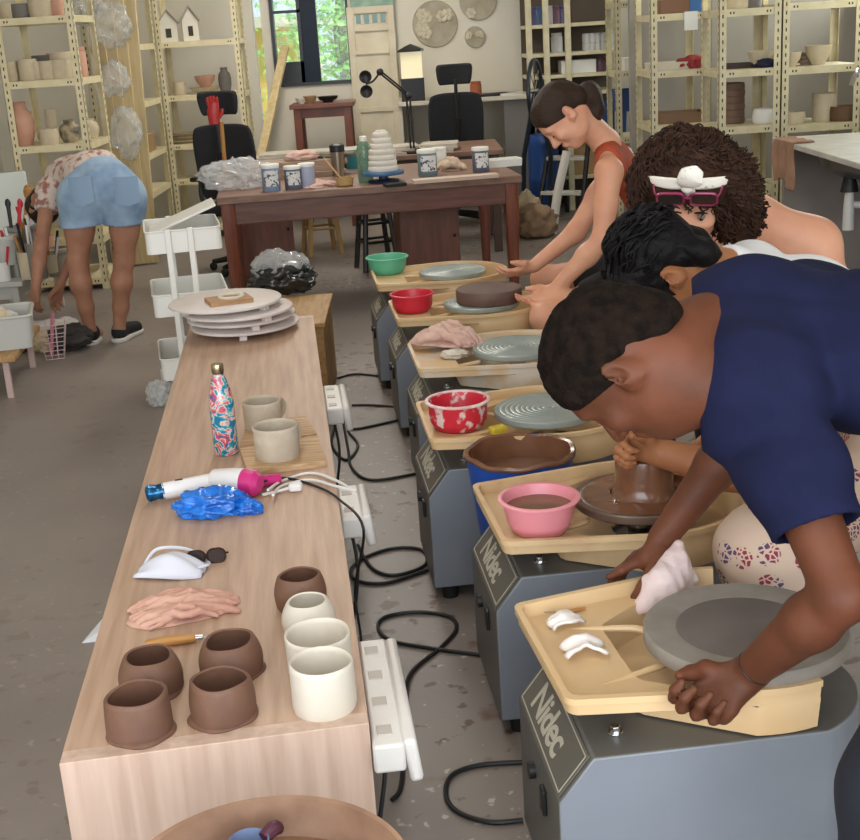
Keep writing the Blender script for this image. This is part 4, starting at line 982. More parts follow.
for s in (-1, 1):
    g = G(); g.tube([(s*.023+x, 0, .018+z) for x, z in rr(.04, .034, .014, 4)], .0025, n=6, sub=1, closed=True); g.obj('lens_rim', Mt, sg)
    g = G(); g.prism([(s*.023+x, z) for x, z in rr(.037, .031, .013, 4)], -.001, .001, M=Matrix.Translation((0, 0, .018)) @ Matrix.Rotation(PI/2, 4, 'X')); g.obj('lens', mat('dark_lens', '#2e2424', .08, coat=.5), sg)
    G().tube([(s*.044, 0, .022), (s*.046, .006, .02), (s*-.005, .016+.006*s, .012), (s*-.045, .02+.006*s, .006)], .0023, n=6).obj('temple', Mt, sg)
G().tube([(-.005, 0, .022), (0, .001, .024), (.005, 0, .022)], .0022, n=6).obj('bridge', Mt, sg)
def rag(name, c, lx, ly, hgt, m, seed, rz=0, label=None, cat='rag', n=64, folds=5):
    # a bunched cloth: soft overlapping folds run along it over a thin flat layer
    rs = random.Random(seed); S = SDF((-lx*1.35, -ly*1.45, -.01), (lx*1.35, ly*1.45, hgt*1.9+.02), max(.0028, lx*.027))
    S.ell((0, 0, 0), (lx*.98, ly*.98, hgt*.2), None, .006); S.ell((lx*.4, ly*.2, 0), (lx*.7, ly*.85, hgt*.2), None, .006); S.ell((-lx*.45, -ly*.2, 0), (lx*.65, ly*.85, hgt*.2), None, .006)
    nf = folds*2+3
    for i in range(nf):
        y = ly*(-.85+1.7*(i+.5)/nf); x0, x1 = -lx*rs.uniform(.55, 1.05), lx*rs.uniform(.55, 1.05); ph = rs.uniform(0, 6); am = ly*rs.uniform(.15, .4); tl_ = rs.uniform(-.35, .35)*ly; P, R = [], []
        for k in range(9):
            t = k/8; x = x0+(x1-x0)*t; P.append(V3(x, max(-ly*1.1, min(ly*1.1, y+am*math.sin(ph+5.5*t)+tl_*(2*t-1))), hgt*(.15+.3*math.sin(PI*t)+(.28 if i % 3 == 0 else .05)*math.sin(PI*t)*math.sin(ph+7*t)**2))); R.append(hgt*(.11+.1*math.sin(PI*t)*rs.uniform(.7, 1.2)))
        S.chain(P, R, hgt*.05)
    S.wrinkle(hgt*.04, 9/hgt*.4, seed, n=5); S.cut((0, 0, 0), (0, 0, -1))
    o = S.obj(name, m, label=label, cat=cat); o.location = c; o.rotation_euler.z = rz; return o
M_rag = mat('clay_pink_rag', '#cfa593', .9, col2='#c09080', scale=12, bump=.25, bscale=260)
rag('cloth_rag', atz(184, 612, BZ), .108, .062, .042, M_rag, 4, .22, 'clay stained pink rag bunched on the bench behind the brown pots', n=80, folds=6)
tl = T('trimming_tool', 'wooden handled trimming tool lying by the pink rag', 'pottery tool', atz(178, 645, BZ), .12); Mw = mat('amber_wood', '#b98443', .4, col2='#a06d33', scale=8, stretch=(1, 10, 10))
G().tube([(-.062, 0, .011), (-.04, 0, .011), (0, 0, .011), (.03, 0, .011), (.036, 0, .011)], [.006, .009, .0105, .009, .007], n=14).obj('handle', Mw, tl)
G().tube([(.034, 0, .011), (.05, 0, .011)], [.0065, .005], n=12, sub=1).obj('ferrule', M_chrome, tl)
G().tube([(.05, 0, .011), (.07, .006, .011), (.082, 0, .011), (.07, -.006, .011), (.05, 0, .011)], .0017, n=6).obj('wire_loop', M_chrome, tl)
# round ware boards with little feet
M_ware = mat('pinkish_white_ceramic', '#d8cfcb', .6, col2='#cbbfba', scale=6)
pc = [(246, 330), (242, 322), (239, 316), (226, 308)]; labs = ['round white kiln shelf with square feet, lowest of the stack', 'second lowest round white kiln shelf of the stack', 'round white kiln shelf with feet, just below the top one', 'top round white kiln shelf of the stack, carrying a wooden block']
for i, (px, py) in enumerate(pc):
    z0 = BZ+i*.036; p = atz(px, py, z0); t = T('kiln_shelf', labs[i], 'kiln shelf', p, .35*i-.2, 'stacked round kiln shelves'); R_ = .218 if i < 3 else .225
    G().lathe([(0, .021), (R_-.01, .021), (R_, .025), (R_, .033), (R_-.004, .036), (0, .036)], n=72).obj('disc', M_ware, t, ang=50)
    for k in range(3):
        a_ = 2*PI*k/3-1.3; G().box((math.cos(a_)*.18, math.sin(a_)*.18, .0105), (.03, .03, .021), rz=a_).obj('foot', M_ware, t, bev=.002)
zt = BZ+4*.036
wb = G().box((0, 0, .009), (.17, .13, .018)).obj('wooden_block', mat('worn_wood', '#b48d64', .6, col2='#96704b', scale=8, stretch=(1, 9, 9)), loc=atz(229, 302, zt), rz=.35, bev=.002, label='small wooden block on the top kiln shelf', cat='board')
G().lathe([(.038, 0), (.052, 0), (.053, .004), (.05, .009), (.04, .009), (.037, .004), (.038, 0)], n=40).obj('clay_ring', M_white_clay, loc=atz(231, 297, zt+.018), label='white clay ring lying on the wooden block', cat='ring')
# box past the end of the bench with a bagged bundle
p = atz(280, 318, .42); 
cb = T('wooden_crate', 'low yellowish wooden crate behind the far end of the bench', 'crate', (aty(284, 300, 5.75).x, 5.78, 0))
M_pine = mat('pine_board', '#b48f5f', .6, col2='#9c7749', scale=6, stretch=(9, 1, 9))
G().box((0, 0, .39), (.4, .66, .02)).obj('lid', M_pine, cb, bev=.003)
for sx, sy, dx, dy in ((-.18, 0, .02, .62), (.18, 0, .02, .62), (0, -.3, .34, .02), (0, .3, .34, .02)): G().box((sx, sy, .19), (dx, dy, .38)).obj('side_board', M_pine, cb)
bg_ = crumple('bagged_bundle', atz(284, 292, .40)+Vector((0, 0, .065)), (.15, .12, .085), mat('black_bag_film', '#1c1e20', .25, coat=.4), seed=8, amp=.3, flat=-.062, label='black plastic bag bundle with clear film on top, on the crate', cat='plastic bag')
M_clear = mat('clear_film', '#eceff0', .12, alpha=.42, trans=.3, coat=.3)
crumple('film_top', Vector((-.01, .02, .05)), (.135, .105, .085), M_clear, bg_, seed=9, amp=.3)
# ---------------------------------------------------------------- power strips and cables on the bench side
def on_side(t, out=0, z=0):      # a point along the bench's right side
    a_, b_ = br_+(fr-br_)*t, None; n_ = Vector(((fr-br_).normalized().y, -(fr-br_).normalized().x, 0)); v = a_+n_*out; return Vector((v.x, v.y, z))
def strip(t0, t1, label, wide=.07, hi=.405, tip=False):
    c = on_side((t0+t1)/2, .03, hi); L_ = ((fr-br_)*(t1-t0)).length; az_ = math.atan2((fr-br_).y, (fr-br_).x)
    s = T('power_strip', label, 'power strip', c, az_, 'power strips along the bench'); Mp = mat('white_plastic', '#dcd8d4', .4, col2='#cfcac5', scale=6)
    G().box((0, .0, 0), (L_, .056, .055)).obj('housing', Mp, s, bev=.006)
    G().box((0, -.041, -.012), (L_*.98, .024, .085), rot=Matrix.Rotation(-.12, 4, 'X')).obj('socket_cover', Mp, s, bev=.008)
    n = max(2, int(L_/.1))
    for k in range(n):
        x = -L_/2+L_*(k+.5)/n; G().box((x, .004, .028), (.032, .026, .003)).obj('socket', mat('socket_face', '#b9b2aa', .5), s, bev=.001)
        for dy in (-.006, .006): pass
    G().tube([(L_*.5, 0, -.02), (L_*.5+.03, -.0, -.1), (L_*.45, -.01, -.22), (L_*.4, .02, -hi+.012)], .005, n=6).obj('cord', M_cable, s)
    return s
strip(-.005, .115, 'long white power strip with clay specks hanging by the near bench corner')
strip(.315, .39, 'white power strip on the bench side level with the hair dryers')
strip(.61, .70, 'farthest white power strip on the bench side, past the mugs')
def cable(pts, r, label, m=M_cable, name='power_cable', z=.006, cat='cable'):
    P = [atz(p[0], p[1], z) if len(p) == 2 else (atz(p[0], p[1], p[2])) for p in pts]
    o = P[0].copy(); g = G(); g.tube([q-o for q in P], r, n=8, sub=7); return g.obj(name, m, loc=o, label=label, cat=cat)
cable([(392, 800), (402, 780), (404, 700, .02), (412, 672), (440, 648), (456, 630), (450, 617), (420, 612), (388, 616), (378, 626), (390, 640), (430, 648), (489, 656)], .0055, 'black cable looping on the floor beside the nearest power strip')
cable([(525, 762), (480, 765), (452, 775), (446, 795), (458, 812), (490, 822), (523, 820)], .0055, 'black cable curling out from under the nearest wheel')
cable([(358, 545), (372, 568), (395, 575), (425, 565), (422, 550), (395, 548), (368, 556), (352, 568), (356, 580), (385, 583), (428, 570)], .0055, 'tangled black cable on the floor by the middle power strip')
cable([(343, 420), (348, 448), (352, 468), (372, 480), (419, 473)], .0055, 'black cable running to the wheel with the red bowl')
cable([(335, 425), (332, 445), (346, 460), (358, 445), (348, 430), (362, 428), (404, 419)], .0055, 'black cable dropping from the farthest power strip')
cable([(352, 405), (372, 405), (402, 407)], .005, 'short straight black cable on the floor near the farthest strip')
cable([(338, 378), (355, 374), (378, 376)], .005, 'thin black cable running toward the farthest wheels')
P = [atz(258, 483, BZ+.03), atz(285, 478, BZ+.006), atz(318, 487, BZ+.005), atz(340, 500, BZ+.006), atz(351, 530, BZ-.01)+Vector((.03, 0, 0)), atz(355, 590, .2), atz(361, 640, .1), atz(362, 700, .006)]
o0 = P[0].copy(); g = G(); g.tube([q-o0 for q in P], .0035, n=8, sub=7); g.obj('dryer_cord', M_cable, loc=o0, label='black dryer cord crossing the bench and dropping to the floor', cat='cable')
for k, (lab, off) in enumerate((('white dryer cord, upper of two running to the power strip', 0), ('white dryer cord, lower of two running to the power strip', 5))):
    P = [atz(268+off, 490+off, BZ+.02), atz(282, 481+off, BZ+.005), atz(310, 473+off*1.4, BZ+.005), atz(335, 480+off*1.2, BZ+.008), atz(347+off*.4, 492, BZ+.004)+Vector((.02, 0, 0))]
    o0 = P[0].copy(); g = G(); g.tube([q-o0 for q in P], .0038, n=8, sub=7); g.obj('dryer_cord', mat('white_cord', '#dedbd8', .4), loc=o0, label=lab, cat='cable')
mp = T('mains_plug', 'white plug with loop of cord lying behind the hair dryers', 'plug', atz(296, 491, BZ)); G().box((0, 0, .012), (.035, .028, .022)).obj('plug_body', M_dryer, mp, bev=.006)
G().tube([(-.015, 0, .01), (-.05, -.012, .006), (-.085, -.03, .006)], .004, n=6).obj('cord', MATS['white_cord'], mp)
# ---------------------------------------------------------------- foreground basin with a jug in it
bs = T('clay_basin', 'muddy round wheel basin in front of the bench end', 'basin', (-.268, 1.478, 0)); M_basin = mat('muddy_basin', '#9c7a62', .5, col2='#7c5c48', scale=9, detail=8)
G().lathe([(0, .40), (.17, .40), (.19, .42), (.202, .50), (.208, .503), (.21, .498), (.2, .41), (.19, .385), (0, .385)], n=72).obj('basin', M_basin, bs, ang=50)
G().lathe([(0, .44), (.1925, .44), (.1925, .441), (0, .441)], n=60).obj('slip_water', M_slip, bs)
G().box((0, 0, .19), (.3, .26, .38)).obj('stand', M_grey, bs, bev=.01)
ju = T('measuring_jug', 'blue jug with a dark red lip sitting in the muddy basin', 'jug', atz(252, 868, .441)); G().lathe([(0, 0), (.025, 0), (.03, .048), (.028, .049), (.023, .004), (0, .004)], n=32).obj('jug_body', mat('pale_blue_plastic', '#6a7796', .35), ju)
G().tube([(.02, .014, .04), (.034, .03, .045), (.04, .04, .035)], [.01, .012, .008], n=10).obj('sponge_lip', mat('maroon_rubber', '#4a1f30', .5), ju)
# ================================================================ things on and between the wheels
def on_pan(i, x, y, z): 
    w_ = W[i]; c, s = math.cos(TH), math.sin(TH); return Vector((w_.location.x+c*x-s*y, w_.location.y+s*x+c*y, z))
def bowl(name, c, r, h, m, label, rb=.72, wall=.004, rim=.006, content=None, cz=.55, cat='bowl', rim_m=None, group=None):
    t = T(name, label, cat, c, 0, group)
    prof = [(0, 0), (r*rb*.9, 0), (r*rb, .006), (r*(rb+.12), h*.35), (r*.97, h*.9), (r, h)]
    inn = [(r-wall, h), (r*.97-wall, h*.88), (r*(rb+.12)-wall, h*.35), (r*rb-wall, .01), (0, .008)]
    G().lathe(prof+inn, n=56).obj('bowl_body', m, t, ang=50)
    G().lathe([(r-wall, h-.004), (r+rim, h-.004), (r+rim+.001, h), (r+rim*.6, h+.003), (r-wall, h+.002), (r-wall-.0005, h-.002)], n=56).obj('rim', rim_m or m, t, ang=60)
    if content:
        zz = h*cz; rr_ = r*(rb+.12+(1-rb-.12)*(cz-.35)/.6)-wall-.0006
        G().lathe([(0, zz), (rr_*.5, zz+.001), (rr_, zz), (rr_, zz-.004), (0, zz-.004)], n=48).obj('slip_water', content, t)
    return t
zp = RZ-.0265
bowl('plastic_bowl', atz(540, 530, zp), .088, .082, mat('pink_plastic', '#e5919c', .35), 'pink plastic bowl of brown clay water on a splash pan', .74, content=M_slip, cz=.72, rim=.007)
M_red = mat('red_plastic', '#c8283c', .35); M_redsl = mat('red_plastic_slip', '#c8283c', .4, col2='#dcc6c2', scale=26, detail=6, lo=.56, hi=.62)
bowl('plastic_bowl', atz(459, 427, zp), .09, .085, M_redsl, 'red plastic bowl with a white slip coated rim', .82, rim_m=mat('slip_white', '#e4dcd8', .5, col2='#d9a9a8', scale=40))
bowl('plastic_bowl', atz(413, 311, zp), .088, .075, M_red, 'small clean red plastic bowl beside the thick clay disc', .82)
bowl('plastic_bowl', atz(388, 273, zp), .098, .08, mat('mint_plastic', '#5fb592', .4), 'mint green plastic bowl on the farthest splash pan', .78)
bk = T('bucket', 'blue bucket coated inside with brown clay, standing between two wheels', 'bucket', (aty(520, 465, 3.235).x, 3.235, 0))
zb = .22
G().lathe([(0, zb), (.105, zb), (.11, zb+.006), (.145, .505), (.142, .505), (.106, zb+.01), (0, zb+.008)], n=56).obj('bucket_body', [mat('blue_plastic', '#2450a8', .35)], bk, ang=50)
G().lathe([(.1455, .495), (.15, .497), (.151, .505), (.146, .51), (.137, .507), (.134, .47), (.1285, .43)], n=56, fn=lambda q, a: q+Vector((0, 0, .003*math.sin(4*a)+.002*math.sin(9*a)))).obj('clay_crust', M_claywet, bk, ang=60)
G().lathe([(0, .443), (.131, .443), (.13, .44), (0, .438)], n=48).obj('slip_water', M_slip, bk)
st = T('step_block', 'wooden block under the blue bucket', 'block', (bk.location.x, bk.location.y, 0)); G().box((0, 0, .109), (.22, .2, .218)).obj('block', M_pine, st, bev=.004)
# bats and clay on the heads
hz = RZ-.018+.022
c = on_pan(1, .004, -.004, hz-.01)
g = G(); g.lathe([(0, 0), (.18, 0), (.184, .004), (.184, .026), (.181, .03), (.128, .0285), (.124, .0265)], n=96); g.lathe([(.124, .0265), (0, .0265)], n=96, mi=1)
g.obj('wheel_bat', [mat('grey_bat_rim', '#978f86', .75, col2='#857d74', scale=12, bump=.12, bscale=30), mat('grey_bat_centre', '#746c67', .6, col2='#68615c', scale=9)], loc=c, ang=50, label='thick grey throwing bat on the nearest wheel head', cat='bat')
c = on_pan(5, .03, -.012, hz)
G().lathe([(0, 0), (.132, 0), (.136, .004), (.137, .05), (.133, .056), (.08, .054), (.07, .0525), (.05, .054), (0, .053)], n=72).obj('clay_disc', mat('dark_brown_clay', '#6b5249', .6, col2='#5d463e', scale=12, bump=.15, bscale=30), loc=c, ang=50, label='thick brown clay disc under the hands of the rust-top person', cat='clay')
c = on_pan(2, .012, 0, hz)
g = G(); g.lathe([(0, 0), (.082, 0), (.076, .006), (.071, .03), (.069, .075), (.066, .095), (.05, .10), (0, .098)], n=48, fn=lambda q, a: q*1.0+Vector((.002*math.sin(3*a), .002*math.cos(2*a), 0))); g.obj('clay_mass', M_claywet, loc=c, ang=60, label='wet brown clay mound being centred on the second wheel', cat='clay')
g = G(); g.lathe([(.082, .003), (.1, .004), (.13, .002), (.146, .001), (.146, 0), (.082, 0)], n=48, fn=lambda q, a: q+Vector((0, 0, .002*math.sin(5*a+q.xy.length*60) if q.z > .0015 else 0))); g.obj('clay_smear', M_claywet, loc=c, kind='stuff', label='smeared wet clay around the mound on the second wheel head', cat='clay')
# rags and scraps
M_rag2 = mat('pale_pink_rag', '#d9b9ac', .9, col2='#c9a396', scale=14, bump=.25, bscale=240)
rg = rag('cloth_rag', on_pan(4, -.23, .15, RZ-.002), .14, .07, .085, M_rag2, 7, -.6, 'pale pink rag draped over the white smeared splash pan', n=64, folds=5)
crumple('paper_scrap', on_pan(4, -.22, .02, zp+.012), (.045, .03, .016), M_white_clay, seed=2, amp=.5, flat=-.01, label='small heap of white clay trimmings under the pale pink rag', cat='clay scrap')
G().box((0, 0, .012), (.05, .035, .024)).jit(.003, 50).obj('sponge', mat('yellow_sponge', '#c9b23a', .9, bump=.4, bscale=300), loc=on_pan(3, -.17, -.12, zp), rz=.4, bev=.006, label='small yellow sponge between the red bowl and the wheel head', cat='sponge')
M_wp = mat('white_scrap', '#ebe2dc', .6, bump=.05)
def scrap(c, rz, lx, ly, arch, seed, label):
    g = G()
    def fn(u, v):
        a, b = 2*u-1, 2*v-1; return Vector((a*lx*(1+.15*math.sin(5*b+seed)), b*ly*(1+.2*math.sin(4*a+seed)), .004+arch*(1-a*a)*(.8+.2*math.sin(3*b+seed))+.006*mnoise.noise(Vector((a*2, b*2, seed)))))
    g.grid(fn, 14, 14); g.obj('clay_offcut', M_wp, loc=c, rz=rz, solid=.006, label=label, cat='clay offcut', group='white offcuts on the nearest splash pan')
scrap(atz(565, 624, zp+.004), .35, .032, .022, .018, 1, 'arched white offcut beside the needle tool on the nearest splash pan')
scrap(atz(584, 652, zp+.004), .1, .036, .026, .02, 5, 'square folded white offcut nearer the front edge of the splash pan')
nt_ = T('needle_tool', 'thin needle tool lying on the nearest splash pan', 'pottery tool', atz(555, 613, zp)); G().tube([(-.035, .0, .004), (.02, -.004, .004)], .0014, n=6, sub=1).obj('needle', M_chrome, nt_)
G().tube([(.018, -.004, .004), (.04, -.002, .004), (.06, .004, .004)], [.003, .0045, .003], n=8).obj('handle', Mw, nt_)
# pink cloth held in the hand
S = SDF((.25, 2.18, .42), (.62, 2.56, .78), .004); q_ = lambda x, y, Y: V3(aty(x, y, Y))
S.chain([q_(678, 546, 2.40), q_(674, 565, 2.38), q_(662, 584, 2.35), q_(650, 603, 2.33)], [.016, .03, .036, .022], .02); S.chain([q_(676, 570, 2.38), q_(696, 580, 2.37)], [.03, .007], .02); S.chain([q_(660, 588, 2.34), q_(688, 592, 2.37)], [.03, .016], .015); S.chain([q_(648, 604, 2.33), q_(640, 608, 2.33)], [.02, .012], .01)
S.wrinkle(.0035, 70, 3, [(1, .3, -.5), (.6, .1, .8)], 6); S.wrinkle(.0015, 170, 4, n=5)
o = S.obj('cloth_rag', mat('pale_rose_cloth', '#e6d2d0', .85, col2='#dcc3c1', scale=14, bump=.15, bscale=200), label='pale rose cloth hanging from the right hand of the person in navy', cat='cloth')
# ---------------------------------------------------------------- three tier trolley
def trolley():
    c = aty(192, 320, 5.98); t = T('trolley', 'white three tier steel trolley on castors beside the bench', 'trolley', (c.x, c.y, 0), math.radians(12)); m = M_whitemetal
    lx, ly = .17, .225
    for zt_, hh in ((.80, .1), (.51, .1), (.21, .1)):
        g = G(); O = rr(2*lx, 2*ly, .03); I = rr(2*lx-.006, 2*ly-.006, .028); Lp = lambda P, z: [Vector((p[0], p[1], z)) for p in P]
        loft(g, [Lp(I, zt_-hh+.004), Lp(I, zt_), Lp(O, zt_), Lp(O, zt_-hh)], cap0=True, cap1=True); tr = g.obj('tray', m, t, ang=40)
        g = G(); g.tube(Lp(O, zt_), .0045, n=8, sub=1, closed=True); g.obj('rim', m, tr)
    for sx, sy in ((-1, -.4), (-1, .4), (1, -.4), (1, .4)):
        pass
    for x, y in ((-.07, -ly-.012), (.03, -ly-.012), (-.05, ly+.012), (.05, ly+.012)):
        G().box((x, y, .45), (.026, .014, .72)).obj('post', m, t, bev=.004)
    for sx in (-1, 1):
        for sy in (-1, 1):
            w_ = G().cyl((sx*.13, sy*.18-.009, .03), .028, .018, M=Matrix.Rotation(-PI/2, 4, 'X')).obj('castor', M_rubber, t)
            G().box((sx*.13, sy*.18, .07), (.02, .028, .07)).obj('fork', M_chrome, w_)
    G().tube([(-lx, -ly+.05, .07), (-lx, ly-.05, .07)], .007, n=8, sub=1).obj('base_rail', m, t)
    return t
tr = trolley()
def on_tr(x, y, z): return tr.matrix_basis @ Vector((x, y, z))
bpy.context.view_layer.update()
G().box((0, 0, 0), (.33, .26, .012), rot=Euler((0, math.radians(-20), 0)).to_matrix().to_4x4()).obj('foam_sheet', M_whitemetal, loc=on_tr(.01, .05, .825), rz=tr.rotation_euler.z, bev=.003, label='thin white sheet leaning in the top tray of the trolley', cat='sheet')
crumple('wool_ball', on_tr(.08, -.12, .745), (.04, .04, .035), mat('striped_yarn', '#4a3a3c', .9, col2='#b7a9a8', scale=60), seed=4, amp=.1, label='dark striped ball in the top tray of the trolley', cat='ball')
crumple('cloth_rag', on_tr(.0, -.13, .73), (.06, .05, .03), M_rag, seed=6, label='small clay coloured rag in the trolley top tray', cat='rag')
crumple('plastic_bag', atz(162, 405, .0)+Vector((0, 0, .05)), (.06, .06, .06), M_clear, seed=12, amp=.4, flat=-.048, label='clear plastic bag on the floor under the trolley', cat='plastic bag')
G().hull([(-.05, -.06, 0), (.05, -.05, 0), (.06, .05, 0), (-.03, .07, 0), (.05, -.02, .05), (.03, .06, .06), (-.02, .0, .02), (.06, .03, .07)]).obj('paper_scrap', mat('white_paper', '#d0d1d6', .7), loc=atz(97, 633, 0)+Vector((.02, 0, 0)), label='crumpled white paper on the floor left of the bench', cat='paper')
# ================================================================ big work table and what stands on it
M_mahog = mat('red_brown_wood', '#6e4436', .4, col2='#583327', scale=5, stretch=(1, 8, 8), detail=6, bump=.05)
M_leg = mat('varnished_leg', '#7d4128', .3, col2='#653220', scale=6, stretch=(8, 8, 1))
M_topw = mat('worn_table_top', '#8a6a59', .5, col2='#6f5145', scale=6, stretch=(1, 6, 6), detail=8)
tl_, tr_ = atz(216, 198, .75), atz(522, 175, .75); ta = math.atan2((tr_-tl_).y, (tr_-tl_).x); tL = (tr_-tl_).length; tD = 1.15
tb = T('work_table', 'long red-brown wooden work table covered in jars and clay tools', 'table', (tl_.x, tl_.y, 0), ta)
def on_table(x, y, z=.75): c, s = math.cos(ta), math.sin(ta); return Vector((tl_.x+c*x-s*y, tl_.y+s*x+c*y, z))
def tpos(px, py, z=.75): return atz(px, py, z)
G().bx((0, 0, .705), (tL, tD, .75)).obj('table_top', M_topw, tb, bev=.006)
for a, b in (((.03, .03, .585), (tL-.03, .055, .705)), ((.03, tD-.055, .585), (tL-.03, tD-.03, .705)), ((.03, .03, .585), (.055, tD-.03, .705)), ((tL-.055, .03, .585), (tL-.03, tD-.03, .705))):
    G().bx(a, b).obj('apron', M_mahog, tb, bev=.003)
for x, y in ((.06, .06), (tL-.06, .06), (.06, tD-.06), (tL-.06, tD-.06)):
    g = G(); loft(g, [[Vector((x+q[0]*k, y+q[1]*k, z)) for q in rr(.08, .08, .01, 2)] for z, k in ((0, .6), (.5, .95), (.58, 1), (.706, 1))]); g.obj('leg', M_leg, tb)
def cabinet(name, c, w, d, h, label, m, doors=2, rz=0, cat='cabinet', drawers=0):
    t = T(name, label, cat, c, rz)
    G().bx((-w/2, -d/2+.02, 0), (w/2, d/2, h)).obj('carcass', m, t, bev=.004)
    for k in range(doors):
        x0 = -w/2+w*k/doors+.004; x1 = -w/2+w*(k+1)/doors-.004
        dr = G().bx((x0, -d/2, .04), (x1, -d/2+.02, h-.02)).obj('door', m, t, bev=.003)
        G().ball(((x1-.03) if k == 0 else (x0+.03), -d/2-.008, h*.6), .011).obj('knob', M_black, dr)
    for k in range(drawers):
        z0 = h*k/drawers+.006; dr = G().bx((-w/2+.006, -d/2, z0), (w/2-.006, -d/2+.02, h*(k+1)/drawers-.006)).obj('drawer', m, t, bev=.003)
        G().ball((0, -d/2-.008, h*(k+.5)/drawers), .011).obj('knob', M_chrome, dr)
    return t
M_cab = mat('dark_cabinet_wood', '#7c4d3b', .45, col2='#683f30', scale=4, stretch=(7, 7, 1))
p0 = atz(268, 280, 0); cabinet('cabinet', (p0.x, p0.y+.15, 0), .38, .36, .58, 'dark wooden cabinet under the left end of the work table', M_cab, 1, ta)
p0 = atz(430, 262, 0); cabinet('cabinet', (p0.x-.02, min(p0.y+.2, 8.2), 0), .38, .42, .58, 'dark wooden cabinet under the right part of the work table', M_cab, 1, ta)
def stool(c, h, r, m, label, sq=False):
    t = T('stool', label, 'stool', c, .3)
    G().lathe([(0, h-.03), (r-.01, h-.03), (r, h-.02), (r, h-.006), (r-.008, h), (0, h)], n=36).obj('seat', m, t)
    for k in range(4):
        a = PI/4+PI/2*k; G().tube([(math.cos(a)*r*1.15, math.sin(a)*r*1.15, 0), (math.cos(a)*r*.72, math.sin(a)*r*.72, h-.02)], [.02, .018], n=8, sub=1).obj('leg', m, t)
    for z in (.2, .33):
        for k in range(4):
            a, b = PI/4+PI/2*k, PI/4+PI/2*(k+1); q = r*(1.15-.43*z/h); G().tube([(math.cos(a)*q, math.sin(a)*q, z), (math.cos(b)*q, math.sin(b)*q, z)], .01, n=8, sub=1).obj('rung', m, t)
    return t
M_blackw = mat('black_wood', '#1b1a1c', .35)
p0 = atz(378, 268, 0); stool((p0.x, 8.95, 0), .5, .15, M_blackw, 'black wooden stool with rungs behind the work table')
p0 = atz(325, 248, 0); stool((p0.x, 9.75, 0), .52, .15, mat('pale_stool_wood', '#b08d5c', .5), 'pale wooden stool seen under the work table')
# containers on the table
M_label = mat('white_label', '#d9d9d8', .5, col2='#4a5266', scale=45, lo=.56, hi=.6)
def tub(px, py, r, h, body, label, lidm=None, band=True, rz=0, z=.75, name='glaze_tub', cat='tub', group=None, plain=None):
    t = T(name, label, cat, atz(px, py, z), rz, group)
    G().lathe([(0, 0), (r*.96, 0), (r, .004), (r, h*.86), (r*.97, h*.88), (0, h*.88)], n=32).obj('tub_body', body, t, ang=50)
    G().lathe([(0, h*.86), (r*1.04, h*.86), (r*1.05, h*.88), (r*1.05, h*.98), (r*1.02, h), (0, h)], n=32).obj('lid', lidm or M_whitemetal, t, ang=50)
    if band: G().lathe([(r*1.002, h*.2), (r*1.012, h*.2), (r*1.012, h*.78), (r*1.002, h*.78)], n=32, a0=-2.3, a1=-.5).obj('paper_label', M_label, t)
    return t
M_gb = mat('grey_blue_glaze', '#7d90ac', .5); M_slate = mat('slate_tub', '#5d6070', .5); M_gteal = mat('teal_grey_tub', '#6c8086', .5); M_lil = mat('lilac_tub', '#a3a8c0', .5)
gg_ = 'glaze tubs on the work table'
tub(272, 191, .052, .155, M_gb, 'tall white lidded glaze tub with blue base, leftmost on the table front', group=gg_)
tub(294, 189, .05, .135, M_slate, 'dark slate glaze tub with printed label, second from left', group=gg_)
tub(308, 187, .048, .14, M_lil, 'lilac glaze tub behind the pink rag', group=gg_, band=False)
tub(428, 176, .058, .16, M_gteal, 'teal and grey lidded glaze tub beside the bunched beige cloth', group=gg_)
tub(481, 172, .05, .15, M_slate, 'slate glaze tub with white label, rightmost on the table', group=gg_)
tub(440, 168, .045, .13, M_whitemetal, 'plain white tub just behind the teal grey one', group=gg_, band=False)
r_ = rag('cloth_rag', tpos(322, 186)+Vector((0, .0, 0)), .11, .085, .04, M_rag2, 11, .3, 'pink rag over the front edge of the work table', n=48)
# drape the front of that rag over the edge
for v in r_.data.vertices:
    wv = Matrix.Rotation(.3, 3, 'Z') @ v.co; yy = (r_.location+wv-tl_); d_ = yy.x*(-math.sin(ta))+yy.y*math.cos(ta)
    if d_ < 0: v.co.z += d_*.9; v.co += Matrix.Rotation(-.3, 3, 'Z') @ Vector((0, -d_*.85, 0))
wbw = T('wooden_bowl', 'small yellow wooden bowl holding a wooden stick', 'bowl', tpos(345, 186)); G().lathe([(0, 0), (.04, 0), (.05, .01), (.053, .05), (.05, .05), (.045, .012), (0, .01)], n=32).obj('bowl_body', mat('yellow_wood', '#b3925b', .5), wbw)
G().tube([(.0, 0, .015), (-.06, .0, .1), (-.11, .0, .17)], .005, n=8).obj('stick', mat('stick_wood', '#c9a878', .5), wbw)
cy = T('steel_tumbler', 'tall brushed steel tumbler with black lid on the table', 'tumbler', tpos(339, 176)); G().lathe([(0, 0), (.036, 0), (.045, .15), (0, .15)], n=32).obj('tumbler_body', mat('brushed_steel', '#a89f90', .3, metal=1), cy, ang=50)
G().lathe([(0, .15), (.047, .15), (.047, .19), (.03, .2), (0, .2)], n=32).obj('lid', M_black, cy, ang=50)
gbt = T('water_bottle', 'clear green water bottle standing among the pots on the table', 'bottle', tpos(366, 182)); M_gl = mat('green_clear_plastic', '#6f9f86', .1, trans=.6, alpha=.9, col2='#9fc0a4', scale=20)
G().lathe([(0, 0), (.042, 0), (.045, .006), (.045, .17), (.042, .2), (.028, .23), (.02, .24), (0, .24)], n=32).obj('bottle_body', M_gl, gbt)
G().cyl((0, 0, .238), .022, .03).obj('cap', M_whitemetal, gbt, bev=.003)
